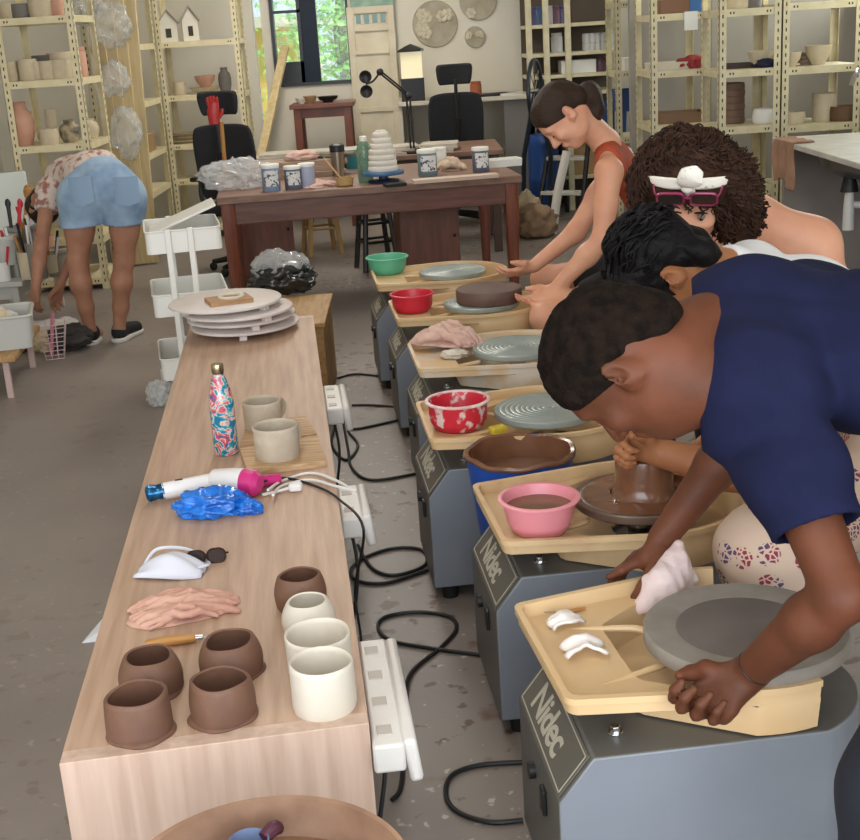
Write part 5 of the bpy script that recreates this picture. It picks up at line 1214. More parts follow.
ptb = T('plastic_tub', 'small teal tub behind the steel tumbler', 'tub', tpos(356, 168)); G().lathe([(0, 0), (.06, 0), (.075, .11), (.07, .11), (.056, .006), (0, .006)], n=32).obj('tub_body', mat('teal_plastic', '#2f7f8e', .4), ptb)
ms = T('banding_wheel', 'blue banding wheel under a ringed white pot on the table', 'banding wheel', tpos(384, 182)); M_bluew = mat('blue_metal', '#3f6a94', .4, col2='#355a80', scale=8)
G().lathe([(0, 0), (.09, 0), (.095, .012), (.03, .02), (.025, .045), (0, .045)], n=40).obj('base', mat('navy_metal', '#27324c', .4), ms, ang=50)
G().lathe([(0, .045), (.12, .045), (.122, .05), (.122, .062), (.118, .066), (0, .066)], n=48).obj('turntable', M_bluew, ms, ang=50)
prof = [(0, 0)]; 
for k in range(7):
    r0 = .088-.003*k if k < 4 else .078-.010*(k-3); z0 = k*.032; prof += [(r0-.004, z0), (r0, z0+.006), (r0, z0+.024), (r0-.004, z0+.03)]
prof += [(.035, .222), (.03, .235), (0, .235)]
G().lathe(prof, n=48).obj('coil_pot', mat('coil_white_clay', '#d9d2c8', .65), loc=ms.location+Vector((0, 0, .066)), ang=40, label='stacked ring white clay pot on the blue banding wheel', cat='pot')
crumple('plastic_bag', tpos(236, 190)+Vector((0, .1, .07)), (.2, .13, .1), M_clear, seed=21, amp=.35, flat=-.068, res=4, label='big clear plastic bag heaped on the left end of the table', cat='plastic bag')
rag('cloth_rag', tpos(451, 170), .09, .07, .09, mat('beige_cloth', '#c5ae98', .9, bump=.2, bscale=120), 14, 0, 'bunched beige cloth between the tubs on the table', n=40)
def tray(c, w, d, h, label, rz=0, m=None, name='tray', cat='tray', wall=.012):
    g = G(); O, I = rr(w, d, .02), rr(w-2*wall, d-2*wall, .015); L_ = lambda P, z: [Vector((p[0], p[1], z)) for p in P]
    loft(g, [L_(I, .006), L_(I, h), L_(O, h), L_([(p[0]*.97, p[1]*.97) for p in O], 0)]); return g.obj(name, m or M_whitemetal, loc=c, rz=rz, label=label, cat=cat)
tray(tpos(500, 166), .26, .15, .045, 'shallow white tray at the right end of the table', .2)
G().box((0, 0, .01), (.5, .1, .02)).obj('clay_slab', mat('pale_slab', '#c6b09f', .7), loc=tpos(455, 180), rz=ta+.03, label='long pale slab along the front of the table', cat='slab')
G().box((0, 0, .009), (.12, .09, .018)).obj('black_pad', M_black, loc=tpos(395, 186), rz=.3, bev=.003, label='small dark pad in front of the banding wheel', cat='pad')
M_board = mat('grey_ware_board', '#a98e78', .65, col2='#8b7462', scale=6, stretch=(1, 7, 7), detail=8)
for i, (px, py, w_, d_, lab) in enumerate(((255, 172, .75, .26, 'lowest dusty board of the stack on the back of the table'), (262, 169, .68, .22, 'middle dusty board of the stack on the back of the table'), (290, 166, .7, .2, 'top dusty board of the stack on the back of the table'))):
    c = tpos(px, py-4*0, .75); G().box((0, 0, .017), (w_, d_, .034)).obj('ware_board', M_board, loc=(on_table(.35+.05*i, .85, .75+.034*i)), rz=ta+.04*(i-1), bev=.003, label=lab, cat='board', group='dusty boards stacked on the table')
crumple('cloth_rag', on_table(.52, .84, .75+.102+.02), (.1, .06, .035), M_rag2, seed=31, flat=-.018, label='pinkish rag on top of the stacked dusty boards', cat='rag')
crumple('metal_mesh', on_table(.75, .86, .75+.102+.012), (.13, .06, .02), mat('green_grey_cloth', '#6f6c5c', .9, bump=.3), seed=32, flat=-.01, label='grey green cloth lying on the stacked boards', cat='cloth')
# ================================================================ second table with ware slabs
M_t2 = mat('dark_table_wood', '#4a3128', .5)
def table(name, x0, x1, y0, y1, h, m, label, rz=0, th=.035, legw=.06, cat='table', top=None):
    cx, cy = (x0+x1)/2, (y0+y1)/2; t = T(name, label, cat, (cx, cy, 0), rz); w_, d_ = x1-x0, y1-y0
    G().box((0, 0, h-th/2), (w_, d_, th)).obj('table_top', top or m, t, bev=.003)
    G().box((0, 0, h-th-.04), (w_-.1, d_-.1, .08)).obj('apron', m, t)
    for sx in (-1, 1):
        for sy in (-1, 1): G().box((sx*(w_/2-.06), sy*(d_/2-.06), (h-th)/2), (legw, legw, h-th)).obj('leg', m, t, bev=.003)
    return t
s0, s1 = aty(250, 150, 9.6), aty(500, 138, 9.6); h2 = .74
table('work_table', s0.x, s1.x, 9.3, 10.2, h2, M_t2, 'dark wooden table behind the work table, covered with thin grey slabs', top=M_topw)
M_slab = mat('thin_grey_slab', '#bdb4a6', .7, col2='#a89f92', scale=8); n_ = 0
for i in range(5):
    for k in range(3):
        x = s0.x+.18+i*.3; z = h2+.05*k*.5
        G().box((0, 0, .008), (.27, .34-.02*k, .016)).obj('clay_slab', M_slab, loc=(x+.02*((k*7+i*3) % 3-1), 9.55+.03*k, h2+.0165*k), rz=.08*((i+k) % 3-1), label=('lower', 'middle', 'upper')[k]+' grey slab in the '+('first', 'second', 'third', 'fourth', 'fifth')[i]+' pile from the left on the back table', cat='slab', group='grey slabs on the back table')
# jointed black work lamp
lp = T('desk_lamp', 'jointed black desk lamp on the back table', 'lamp', (aty(412, 140, 9.45).x, 9.45, h2+0)); m = M_black
B = Vector((0, 0, 0)); E1 = aty(408, 96, 9.45)-lp.location; E2 = aty(380, 72, 9.42)-lp.location; E3 = aty(366, 84, 9.36)-lp.location
G().cyl((0, 0, 0), .09, .02).obj('base', m, lp, bev=.004)
for o_ in (-.012, .012): G().tube([(o_, 0, .02), E1+Vector((o_, 0, 0))], .008, n=6, sub=1).obj('lower_arm', m, lp); G().tube([E1+Vector((o_, 0, .01)), E2+Vector((o_, 0, .0))], .007, n=6, sub=1).obj('upper_arm', m, lp)
G().ball(E1, .028).obj('elbow_joint', m, lp); G().ball(E2, .026).obj('wrist_joint', m, lp)
G().tube([E2, E2.lerp(E3, .5)+Vector((0, 0, -.02)), E3], .008, n=6).obj('bracket', m, lp)
for s in (-1, 1): G().lathe([(0, 0), (.03, 0), (.045, .05), (.04, .05), (0, .01)], n=20, M=Matrix.Rotation(PI*.5, 4, 'X'), c=E3+Vector((0, .02, s*.05))).obj('lamp_head', m, lp)
# ================================================================ office chairs
M_mesh = mat('black_mesh', '#1d1e22', .8, bump=.3, bscale=300)
def office_chair(c, rz, seat_h, label, back_h=.62, head=True, tilt=.12):
    t = T('office_chair', label, 'office chair', c, rz)
    def bk(w0, w1, h, z0, d0, thick):
        g = G(); N = 10; loops = []
        for s_ in (0, 1):
            pass
        def fn(u, v):
            w_ = (w0+(w1-w0)*v)*(1-.12*(2*v-1)**4); x = (2*u-1)*w_/2; return Vector((x, d0+tilt*(z0-seat_h+h*v)-.03*(1-(2*u-1)**2)*1.5, z0+h*v*(1-.04*(2*u-1)**4)))
        g.grid(fn, 12, 12); return g
    bk(.44, .46, back_h, seat_h+.08, .2, .02).obj('backrest', M_mesh, t, solid=.03, sub=1)
    G().tube([(0, .16, seat_h-.04), (0, .27, seat_h+.1), (0, .30+tilt*.5, seat_h+back_h*.8)], .022, n=8).obj('back_spine', M_black, t)
    if head: bk(.26, .3, .16, seat_h+back_h+.14, .2, .02).obj('headrest', M_mesh, t, solid=.04, sub=1); G().tube([(0, .25+tilt*back_h, seat_h+back_h*.8), (0, .24+tilt*(back_h+.2), seat_h+back_h+.18)], .014, n=8).obj('headrest_bar', M_black, t)
    G().box((0, 0, seat_h), (.5, .48, .08)).obj('seat', M_mesh, t, bev=.03, seg=3)
    for s in (-1, 1):
        ar = G().tube([(s*.25, .05, seat_h-.02), (s*.29, .05, seat_h+.08), (s*.29, .04, seat_h+.2)], .018, n=8).obj('arm_post', M_black, t)
        G().box((s*.29, .02, seat_h+.215), (.08, .26, .03)).obj('arm_pad', M_black, ar, bev=.012)
    G().cyl((0, 0, .1), .028, seat_h-.12).obj('gas_lift', M_chrome, t)
    for k in range(5):
        a = 2*PI*k/5; lg = G().tube([(0, 0, .11), (.28*math.cos(a), .28*math.sin(a), .065)], [.026, .018], n=8, sub=1).obj('base_spoke', M_black, t); G().ball((.28*math.cos(a), .28*math.sin(a), .03), (.03, .02, .03)).obj('castor', M_rubber, lg)
    return t
c = aty(243, 140, 9.1); office_chair((c.x-.06, 9.22, 0), 2.9, .46, 'black mesh office chair with headrest, behind the left end of the table', .52)
c = aty(452, 120, 10.75); office_chair((c.x, 10.75, 0), PI+.1, .46, 'black mesh office chair with headrest, facing the back wall desk', .56)
# ================================================================ slotted steel shelving
def shelf_unit(x0, x1, y0, y1, zs, h, label, m=None, name='shelf_unit', posts=None, rz=0, lip=.045):
    m = m or M_steelpost; t = T(name, label, 'shelf', (x0, y0, 0)); w_, d_ = x1-x0, y1-y0
    for x, sx in ((0, 1), (w_, -1)):
        for y, sy in ((0, 1), (d_, -1)):
            g = G(); a = .045; g.bx((x, y, 0), (x+sx*a, y+sy*.003, h)); g.bx((x, y, 0), (x+sx*.003, y+sy*a, h))
            k = .06
            while k < h: g.box((x+sx*a*.5, y-sy*.0004, k), (.008, .001, .022), mi=1); g.box((x-sx*.0004, y+sy*a*.5, k), (.001, .008, .022), mi=1); k += .05
            g.obj('post', [m, M_hole], t, recalc=False)
    for z in zs:
        g = G(); g.bx((.004, .004, z-.004), (w_-.004, d_-.004, z)); g.bx((.004, .0035, z-lip), (w_-.004, .006, z)); g.bx((.004, d_-.006, z-lip), (w_-.004, d_-.0035, z)); g.bx((.0035, .004, z-lip), (.006, d_-.004, z)); g.bx((w_-.006, .004, z-lip), (w_-.0035, d_-.004, z))
        for x in (.07, .09, w_-.07, w_-.09): g.box((x, .0032, z-lip*.5), (.009, .001, .014), mi=1)
        g.obj('shelf_board', [m, M_hole], t, recalc=False)
    return t
YA = 8.82; xa0, xa1 = aty(11, 110, YA).x-.03, aty(78, 90, YA).x+.03; zsA = [aty(40, y, YA).z for y in (16.5, 80.5, 146)]
yA1 = None
shelf_unit(xa0, xa1, YA, YA+.62, zsA+[.72, .36, .08][0:3], 2.25, 'cream slotted steel shelf unit full of pots behind the bending person')
YB2 = 10.95; xb0, xb1 = aty(158, 60, YB2).x, aty(241, 60, YB2).x; zsB = [aty(197, y, YB2).z for y in (40.5, 94.5, 143.5)]
shelf_unit(xb0, xb1, YB2, YB2+.4, zsB+[.5, .1], 2.3, 'cream slotted steel shelf unit with model houses beside the window')
xs1 = xb0+.02; shelf_unit(xs1-.38, xs1-.02, 9.95, 10.9, [z-.0 for z in zsB]+[.5, .1], 2.3, 'narrow cream shelf unit standing sideways between planks and model houses')
M_post2 = mat('pale_cream_steel', '#d3c9a8', .4, col2='#c4b892', scale=12)
YR2 = 8.9; r20, r21 = aty(651, 70, YR2).x, aty(711, 70, YR2).x; zsR2 = [aty(680, y, YR2).z for y in (13, 70, 125)]
shelf_unit(r20, r21, YR2, YR2+.6, zsR2+[.62, .2], 2.3, 'cream steel shelf unit behind the curly haired person, paper note on its top shelf', M_post2)
YR3 = 8.15; r30, r31 = aty(719, 70, YR3).x, aty(781, 70, YR3).x; zsR3 = [aty(750, y, YR3).z for y in (8, 69, 126)]
shelf_unit(r30, r31-.0, YR3, YR3+.5, zsR3+[.5, .2], 2.3, 'cream steel shelf unit left of the sink, between two other shelf units', M_post2)
r40, r41 = r31+.005, aty(862, 60, YR3).x; zsR4 = [aty(815, y, YR3).z for y in (1.5, 66, 124)]
shelf_unit(r40, r41, YR3, YR3+.5, zsR4+[.5], 2.3, 'cream steel shelf unit holding bowls above the sink at the far right', M_post2)
YR1 = 10.3; r10, r11 = aty(616, 80, YR1).x, aty(660, 80, YR1).x; zsR1 = [aty(635, y, YR1).z for y in (1, 71, 137)]
shelf_unit(r10, r11, YR1, YR1+.5, zsR1+[.3], 2.3, 'cream steel shelf unit far back with a white box, right of the blue crates', M_post2)
YC = 11.2; c0_, c1_ = aty(527, 60, YC).x, aty(617, 60, YC).x; zsC = [aty(570, y, YC).z for y in (23, 52, 74, 92)]
cbd = T('glaze_rack', 'tall cream rack of glaze jars and blue crates in the back corner', 'shelf', (c0_, YC, 0)); wC = c1_-c0_
for x in (0, wC*.19, wC*.43, wC*.97): G().bx((x, 0, 0), (x+.05, .04, 2.4)).obj('upright', M_post2, cbd, bev=.003)
for z in zsC+[.62, .3]: G().bx((.0, .01, z-.03), (wC, .5, z)).obj('shelf_board', M_post2, cbd, bev=.002)
G().bx((0, .5, 0), (wC, .52, 2.4)).obj('back_panel', mat('dark_back_panel', '#54483c', .8), cbd)
# ---------------------------------------------------------------- pots on shelves
M_bisq = mat('bisque_white', '#cdbfa4', .7, col2='#c0b195', scale=12); M_terr = mat('terracotta', '#cfa088', .75, col2='#c3917a', scale=8); M_greyp = mat('grey_pot', '#6f6a66', .6)
def pot(px, py, Y, r, h, m, label, kind='cup', group=None, name='pot', cat='pot', zs=None, dy=.16, **k):
    z = min(zs, key=lambda q: abs(q-aty(px, py, Y).z)) if zs else aty(px, py, Y).z; x = aty(px, py, Y+dy).x; c = (x, Y+dy, z)
    if kind == 'cup': pr = cup_profile(r, h, k.get('belly', .03), k.get('mouth', 1), .006)
    elif kind == 'bowl': pr = [(0, 0), (r*.5, 0), (r*.52, .012), (r*.85, h*.5), (r, h), (r-.008, h), (r*.8, h*.48), (r*.45, .02), (0, .018)]
    elif kind == 'vase': pr = [(0, 0), (r*.7, 0), (r*.95, h*.3), (r, h*.55), (r*.85, h*.75), (r*.5, h*.87), (r*.52, h*.95), (r*.6, h), (r*.5, h), (r*.42, h*.9), (0, h*.88)]
    elif kind == 'jar': pr = [(0, 0), (r, 0), (r, h*.8), (r*.85, h*.84), (r*.9, h*.86), (r*.9, h), (0, h)]
    g = G(); g.lathe(pr, n=28); o = g.obj(name, m, loc=c, ang=50, label=label, cat=cat, group=group); return o
gA = 'pots on the shelves behind the bending person'
for px, r, h, m, lab in ((11, .058, .13, M_bisq, 'cream cup at the left end of the middle left shelf'), (30, .062, .14, M_bisq, 'taller cream cup, second from left on the middle left shelf'), (40, .045, .12, M_bisq, 'slim cream cup, third on the middle left shelf'), (51, .07, .12, M_bisq, 'round cream pot fourth on the middle left shelf'), (63, .075, .12, M_bisq, 'wide cream pot beside the post on the middle left shelf')): pot(px, 82, YA, r, h, m, lab, group=gA, zs=zsA)
pot(45, 60, YA, .09, .16, M_greyp, 'grey wide bowl behind the cream cups', 'bowl', gA, zs=[zsA[1]], dy=.42)
pot(60, 62, YA, .085, .17, M_bisq, 'tall cream pot behind the cups on the middle left shelf', group=gA, zs=[zsA[1]], dy=.42)
pot(82, 82, YA, .05, .2, M_terr, 'small terracotta jar with dark top just right of the shelf post', 'jar', gA, zs=[zsA[1]], dy=.25)
pot(10, 18, YA, .062, .1, M_bisq, 'cream cup on the top left shelf at the photo edge', group=gA, zs=[zsA[0]]); pot(22, 18, YA, .07, .09, M_greyp, 'grey cup on the top left shelf', group=gA, zs=[zsA[0]]); pot(43, 18, YA, .085, .16, M_bisq, 'large cream pot on the top left shelf', group=gA, zs=[zsA[0]]); pot(58, 18, YA, .045, .1, M_terr, 'small orange cup beside the post on the top left shelf', group=gA, zs=[zsA[0]])
pot(25, 148, YA, .088, .29, M_terr, 'tall pale terracotta vase on the lower left shelf', 'vase', gA, name='vase', cat='vase', zs=[zsA[2]])
mg = T('mug', 'white mug with handle beside the terracotta vase', 'mug', (aty(51, 148, YA+.1).x, YA+.1, zsA[2])); G().lathe(cup_profile(.062, .1, .02, 1), n=28).obj('cup_body', M_bisq, mg, ang=50); G().tube([(-.058, 0, .08), (-.085, 0, .075), (-.085, 0, .035), (-.058, 0, .025)], .007, n=8).obj('handle', M_bisq, mg)
pot(55, 148, YA, .04, .22, M_bisq, 'tall slim cream bottle vase on the lower left shelf', 'cup', gA, zs=[zsA[2]], dy=.4); pot(72, 148, YA, .07, .15, mat('mottled_pot', '#4e5148', .6, col2='#b5a284', scale=20), 'mottled green and cream pot by the post on the lower left shelf', 'vase', gA, zs=[zsA[2]], dy=.2)
pot(92, 140, YA, .06, .14, M_bisq, 'white pot on the lower left shelf beyond the post', 'vase', gA, zs=[zsA[2]], dy=.45)
M_clear2 = mat('hanging_film', '#e2e4e2', .15, alpha=.4, trans=.3, coat=.2)
for i, (px, py, r, lab) in enumerate(((112, 24, (.12, .1, .14), 'clear plastic bag hanging at the top beside the planks'), (114, 79, (.1, .08, .12), 'clear plastic bag hanging halfway up the planks'), (126, 132, (.1, .08, .17), 'clear plastic bag hanging lowest on the planks'), (84, 10, (.12, .1, .1), 'clear plastic heap on the top left shelf'))):
    crumple('plastic_bag', aty(px, py, 9.55), r, M_clear2, seed=40+i, amp=.4, label=lab, cat='plastic bag')
M_plank = mat('pale_plank', '#cdb98e', .6, col2='#bba577', scale=4, stretch=(8, 8, .6), detail=6)
for i, (px, w_, lab) in enumerate(((101, .1, 'leaning pale plank nearest the steel shelf post'), (111, .1, 'second leaning pale plank from the left'), (121, .1, 'third leaning pale plank from the left'), (131, .1, 'fourth leaning pale plank, beside the sideways shelf'))):
    c = aty(px+12, 150, 9.75+.02*i); G().box((0, 0, 1.05), (w_, .03, 2.1), rot=Euler((-.05, -.02+.015*i, 0)).to_matrix().to_4x4()).obj('plank', M_plank, loc=(c.x, c.y, .01), bev=.003, label=lab, cat='plank', group='planks leaning by the shelves')
def house(px, py, w_, h, label, back=False):
    c = Vector((aty(px, py, YB2+.15).x, YB2+.15, zsB[0])); t = T('model_house', label, 'model house', c, .2); m = mat('white_card', '#d8d2c4', .8)
    g = G(); g.prism([(-w_/2, 0), (w_/2, 0), (w_/2, h*.62), (0, h), (-w_/2, h*.62)], -.06, .06, M=Matrix.Rotation(PI/2, 4, 'X')); g.obj('walls', m, t)
    for s in (-1, 1):
        L_ = math.hypot(w_/2, h*.38)+.03; a = math.atan2(h*.38, w_/2); G().box((s*(w_/4+.008), 0, h*.81+.006), (L_, .15, .01), rot=Matrix.Rotation(s*a, 4, 'Y')).obj('roof_panel', mat('grey_card', '#a39a8c', .8), t)
    G().box((0, -.061, h*.3), (w_*.3, .003, h*.3)).obj('opening', M_hole, t); return t
house(169, 38, .15, .24, 'grey roofed model house, left one on the top shelf'); house(191, 36, .13, .26, 'white model house, right one on the top shelf')
gB = 'things on the shelves beside the window'
pot(180, 92, YB2, .05, .1, M_bisq, 'small cream cup standing on wooden plates beside the window', group=gB, zs=[zsB[1]])
pot(205, 92, YB2, .13, .05, M_bisq, 'stack of cream plates on the middle shelf beside the window', 'bowl', gB, zs=[zsB[1]]); pot(206, 88, YB2, .09, .09, M_terr, 'pinkish clay dome on the cream plates', 'bowl', gB, zs=[zsB[1]+.055]); pot(226, 92, YB2, .055, .2, M_greyp, 'dark grey vase by the post on the middle shelf', 'vase', gB, zs=[zsB[1]])
for k in range(3): pot(186, 140, YB2, .13-.01*k, .03, M_bisq, ('lowest', 'middle', 'topmost')[k]+' cream plate of the stack on the lower shelf by the window', 'bowl', gB, zs=[zsB[2]+.028*k])
pot(213, 140, YB2, .07, .11, M_whitemetal, 'white jug with dark handle on the lower shelf by the window', 'cup', gB, zs=[zsB[2]])
bxm = mat('cardboard', '#a3855f', .8, col2='#937650', scale=6)
def box(c, d, m, label, rz=0, name='cardboard_box', cat='box', flap=True):
    t = T(name, label, cat, c, rz); G().box((0, 0, d[2]/2), d).obj('box_body', m, t, bev=.004)
    if flap: G().box((0, -d[1]*.0, d[2]+.001), (d[0]*.98, .05, .002)).obj('tape', mat('tape', '#b89c70', .3), t)
    return t
box((xs1-.2, 10.4, zsB[2]), (.3, .4, .14), bxm, 'brown box of oddments on the sideways shelf unit'); box((xs1-.2, 10.3, zsB[1]), (.22, .3, .09), M_whitemetal, 'white box on the sideways shelf unit', name='plastic_box', flap=False)
# red glove on a stick and bits
gl = T('rubber_glove', 'red rubber glove hung on a wooden pole beside the office chair', 'glove', aty(214, 118, 8.6)); Mg = mat('red_rubber', '#a3201f', .4)
g = G(); g.tube([(0, 0, -.04), (0, 0, .04), (.012, 0, .1)], [.035, .042, .03], n=12, flat=.5, up=(0, 1, 0)).obj('palm', Mg, gl)
for k in range(4): G().tube([(-.025+.018*k, 0, .08), (-.03+.02*k, 0, .12), (-.032+.021*k, .0, .145-.008*abs(k-1.5))], [.012, .011, .008], n=8).obj('finger', Mg, gl)
G().tube([(.03, 0, .0), (.055, 0, .03), (.06, 0, .055)], [.014, .012, .009], n=8).obj('thumb', Mg, gl)
pz = gl.location; G().tube([(0, 0, 0), (.02, .02, pz.z-.03)], [.014, .014], n=8, sub=1).obj('wooden_pole', mat('amber_pole', '#a3743c', .5), loc=(pz.x-.02+.04, pz.y+.01, 0), label='wooden pole holding up the red glove', cat='pole')
# ================================================================ back wall
M_frame = mat('black_frame', '#14161a', .35); M_glass = mat('window_glass', '#dfe8e6', .02, trans=1, alpha=.25, spec=.5); M_tint = mat('tinted_glass', '#0f1d2c', .35, spec=.2)
x0, x1, z0, z1 = WN['x0'], WN['x1'], WN['z0'], WN['z1']; wn = T('window_1', None, None, ((x0+x1)/2, YB, z0)); wn['kind'] = 'structure'
ww, wh = x1-x0, z1-z0
for a, b in (((-ww/2, -.02, 0), (ww/2, .1, .03)), ((-ww/2, -.02, wh-.03), (ww/2, .1, wh)), ((-ww/2, -.02, 0), (-ww/2+.03, .1, wh)), ((ww/2-.02, -.02, 0), (ww/2, .1, wh))): G().bx(a, b).obj('window_frame', M_frame, wn)
xm0, xm1 = aty(302, 40, YB).x-(x0+x1)/2, aty(318, 40, YB).x-(x0+x1)/2
G().bx((-ww/2+.03, .05, aty(290, 76, YB).z-z0), (xm0+.02, .055, wh)).obj('pane', M_glass, wn); G().bx((xm0, .02, .03), (xm1, .06, wh)).obj('tinted_pane', M_tint, wn); G().bx((xm1, .05, .03), (ww/2-.02, .055, wh)).obj('pane', M_glass, wn)
G().bx((-ww/2, 0, .0), (xm0, .07, aty(290, 62, YB).z-z0)).obj('lower_panel', M_frame, wn); G().bx((xm0-.03, -.0, 0), (xm0, .07, wh)).obj('mullion', M_frame, wn); G().bx((-ww/2, 0, aty(290, 13, YB).z-z0), (xm0, .07, aty(290, 10, YB).z-z0)).obj('glazing_bar', M_frame, wn)
sl_ = T('window_2', None, None, ((DR['x0']+DR['x1'])/2, YB, .9)); sl_['kind'] = 'structure'; dw = DR['x1']-DR['x0']
for s in (-1, 1): G().bx((s*dw/2-.015*(1+s)/2*2 if s > 0 else -dw/2, 0, 0), (s*dw/2 if s > 0 else -dw/2+.015, .1, 1.4)).obj('window_frame', M_wall, sl_)
G().bx((-dw/2, .05, 0), (dw/2, .055, 1.4)).obj('pane', M_glass, sl_)
# outdoors: tree and neighbour's yellow wall
hw_ = T('neighbour_house', 'yellow house wall seen through the left window pane', 'house', (aty(285, 40, 19).x-1.9, 19, 0)); G().bx((-2.2, 0, 0), (2.2, 3, 1.75)).obj('wall', mat('yellow_render', '#d9b45c', .8), hw_); G().bx((-2.4, -.2, 1.75), (2.4, 3.2, 1.9)).obj('roof_slab', mat('pale_render', '#cfc4a8', .8), hw_)
tg = T('tree', 'bright green leafy tree outside the right window pane', 'tree', (aty(345, 50, 16).x, 16, 0)); G().tube([(0, 0, 0), (.05, 0, .8), (-.05, .1, 1.6), (.1, 0, 2.6)], [.12, .1, .08, .04], n=10).obj('trunk', mat('bark', '#6d5b48', .8, bump=.4), tg)
g = G(); rs = random.Random(3)
for i in range(2600):
    c = Vector((rs.gauss(0, .55), rs.gauss(.2, .5), rs.uniform(.5, 3.2))); a, b = rs.uniform(0, 6.3), rs.uniform(-1, 1); u = Vector((math.cos(a), math.sin(a), b)).normalized()*.06; w_ = u.orthogonal().normalized()*.03
    vs = [g.bm.verts.new(c+q) for q in (-u, w_, u, -w_)]; g.bm.faces.new(vs)
g.obj('foliage', mat('bright_leaves', '#6fae4a', .5, col2='#a9d977', scale=2), tg, recalc=False)
# glazed white screen door beside the window
zb0 = 0; xs0_, xs1_ = aty(350, 60, YB-.06).x, aty(397, 60, YB-.06).x; zt_ = aty(372, 6, YB).z
sd_ = T('white_screen', 'white panelled screen with four green glass squares beside the window', 'screen', ((xs0_+xs1_)/2, YB-.07, 0)); w2 = (xs1_-xs0_)/2; M_wp2 = mat('cream_painted_wood', '#ddd3bb', .5, col2='#d1c5aa', scale=5)
zz = lambda y: aty(372, y, YB-.07).z
G().bx((-w2, .0, 0), (w2, .04, zz(6))).obj('panel', M_wp2, sd_)
for a, b in (((-w2, -.02, 0), (-w2+.06, 0, zz(6))), ((w2-.06, -.02, 0), (w2, 0, zz(6))), ((-w2+.06, -.02, zz(13)), (w2-.06, 0, zz(6))), ((-w2+.06, -.02, zz(31)), (w2-.06, 0, zz(24))), ((-w2+.06, -.02, zz(54)), (w2-.06, 0, zz(51))), ((-w2+.06, -.02, zz(112)), (w2-.06, 0, zz(107)))): G().bx(a, b).obj('rail', M_wp2, sd_, bev=.003)
for k in range(4): x = -w2+.1+(2*w2-.2)*k/3; G().bx((x-.022, -.008, zz(23)), (x+.022, 0, zz(14))).obj('green_glass', mat('green_glass_square', '#3f6a5c', .1), sd_)
G().bx((-w2+.04, -.02, zz(6)), (w2, .04, zz(-8))).obj('green_pane', mat('leafy_green_glass', '#48704e', .15, col2='#6c8f62', scale=12), sd_)
def wallplate(px, py, rpx, label, n, seed):
    c = aty(px, py, YB-.02); r = rpx/1274*(c.y*.956+.2); t = T('wall_plate', label, 'wall plate', (c.x, YB-.001, c.z)); R_ = Matrix.Rotation(PI/2, 4, 'X')
    G().lathe([(0, 0), (r, 0), (r*1.01, .008), (r*.98, .022), (0, .018)], n=56, M=R_).obj('disc', mat('pale_mottled_plate', '#b3aa96', .6, col2='#a0967f', scale=9), t, ang=50)
    rs = random.Random(seed)
    for k in range(n):
        a = rs.uniform(2.2, 4.2) if k < n-2 or n < 4 else rs.uniform(.3, .9); q = r*rs.uniform(.45, .75); fl_ = G(); s_ = r*.16+.01
        for j in range(6): b = 2*PI*j/6; fl_.ball((math.cos(b)*s_*.8, -.008, math.sin(b)*s_*.8), (s_*.55, .012, s_*.55), u=10, v=6)
        fl_.ball((0, -.014, 0), (s_*.35, .012, s_*.35), u=10, v=6); o = fl_.obj('clay_flower', mat('cream_flower', '#cfc5ae', .7), t); o.location = (math.cos(a)*q, -.02, math.sin(a)*q)
    return t
wallplate(435, 24, 22, 'largest round beige wall plate with clay flowers at its left edge', 8, 1); wallplate(478, 1, 18, 'round wall plate partly cut off by the top of the photo', 4, 2); wallplate(475, 37, 10, 'smallest round wall plate, below the other two', 4, 3)
# desk along the back wall and things on it
M_desk = mat('pale_desk', '#cfc6b4', .5); dzz = aty(500, 96, 11.2).z
dk = T('wall_desk', 'pale desk with grey side panel along the back wall behind the office chair', 'desk', (aty(470, 96, 11.2).x, 11.5, 0)); dx0, dx1 = aty(398, 100, 11.2).x-dk.location.x, aty(545, 92, 11.2).x-dk.location.x
G().bx((dx0, -.34, dzz-.035), (dx1, .36, dzz)).obj('desk_top', M_desk, dk, bev=.003)
G().bx((dx0+.9, -.3, 0), (dx1-.05, -.27, dzz-.035)).obj('modesty_panel', mat('grey_panel', '#77726c', .6), dk); G().bx((dx0, -.3, 0), (dx0+.03, .3, dzz-.035)).obj('side_panel', M_desk, dk); G().bx((dx1-.08, -.3, 0), (dx1-.05, .3, dzz-.035)).obj('side_panel', M_desk, dk)
for i, (x, w_, lab) in enumerate(((.0, .24, 'loose white papers in the middle of the wall desk'), (.2, .3, 'dark folder lying on the wall desk'), (.33, .2, 'white papers at the right of the wall desk'))):
    G().box((0, 0, .01), (w_, .2, .02)).obj('paper_stack', M_black if i == 1 else mat('paper_white', '#d6d3cc', .7), loc=(dk.location.x+x, 11.32+.1*(i == 0), dzz), rz=.2*i, label=lab, cat='papers')
pot(476, 93, 11.25, .05, .13, mat('orange_pot', '#a85c3c', .5), 'small orange jar on the wall desk beside the office chair', 'jar', zs=[dzz], dy=.05)
ln = T('lantern', 'black capped frosted lantern standing on the wall desk', 'lantern', (aty(413, 90, 11.3).x, 11.3, dzz)); lh = aty(413, 46, 11.3).z-dzz
hb = aty(413, 78, 11.3).z-dzz
G().box((0, 0, hb/2), (.2, .14, hb)).obj('base', M_black, ln, bev=.006); G().bx((-.09, -.06, hb), (.09, .06, lh-.03)).obj('frosted_panel', mat('warm_frosted_glass', '#e8dcb4', .4, emit=.35), ln)
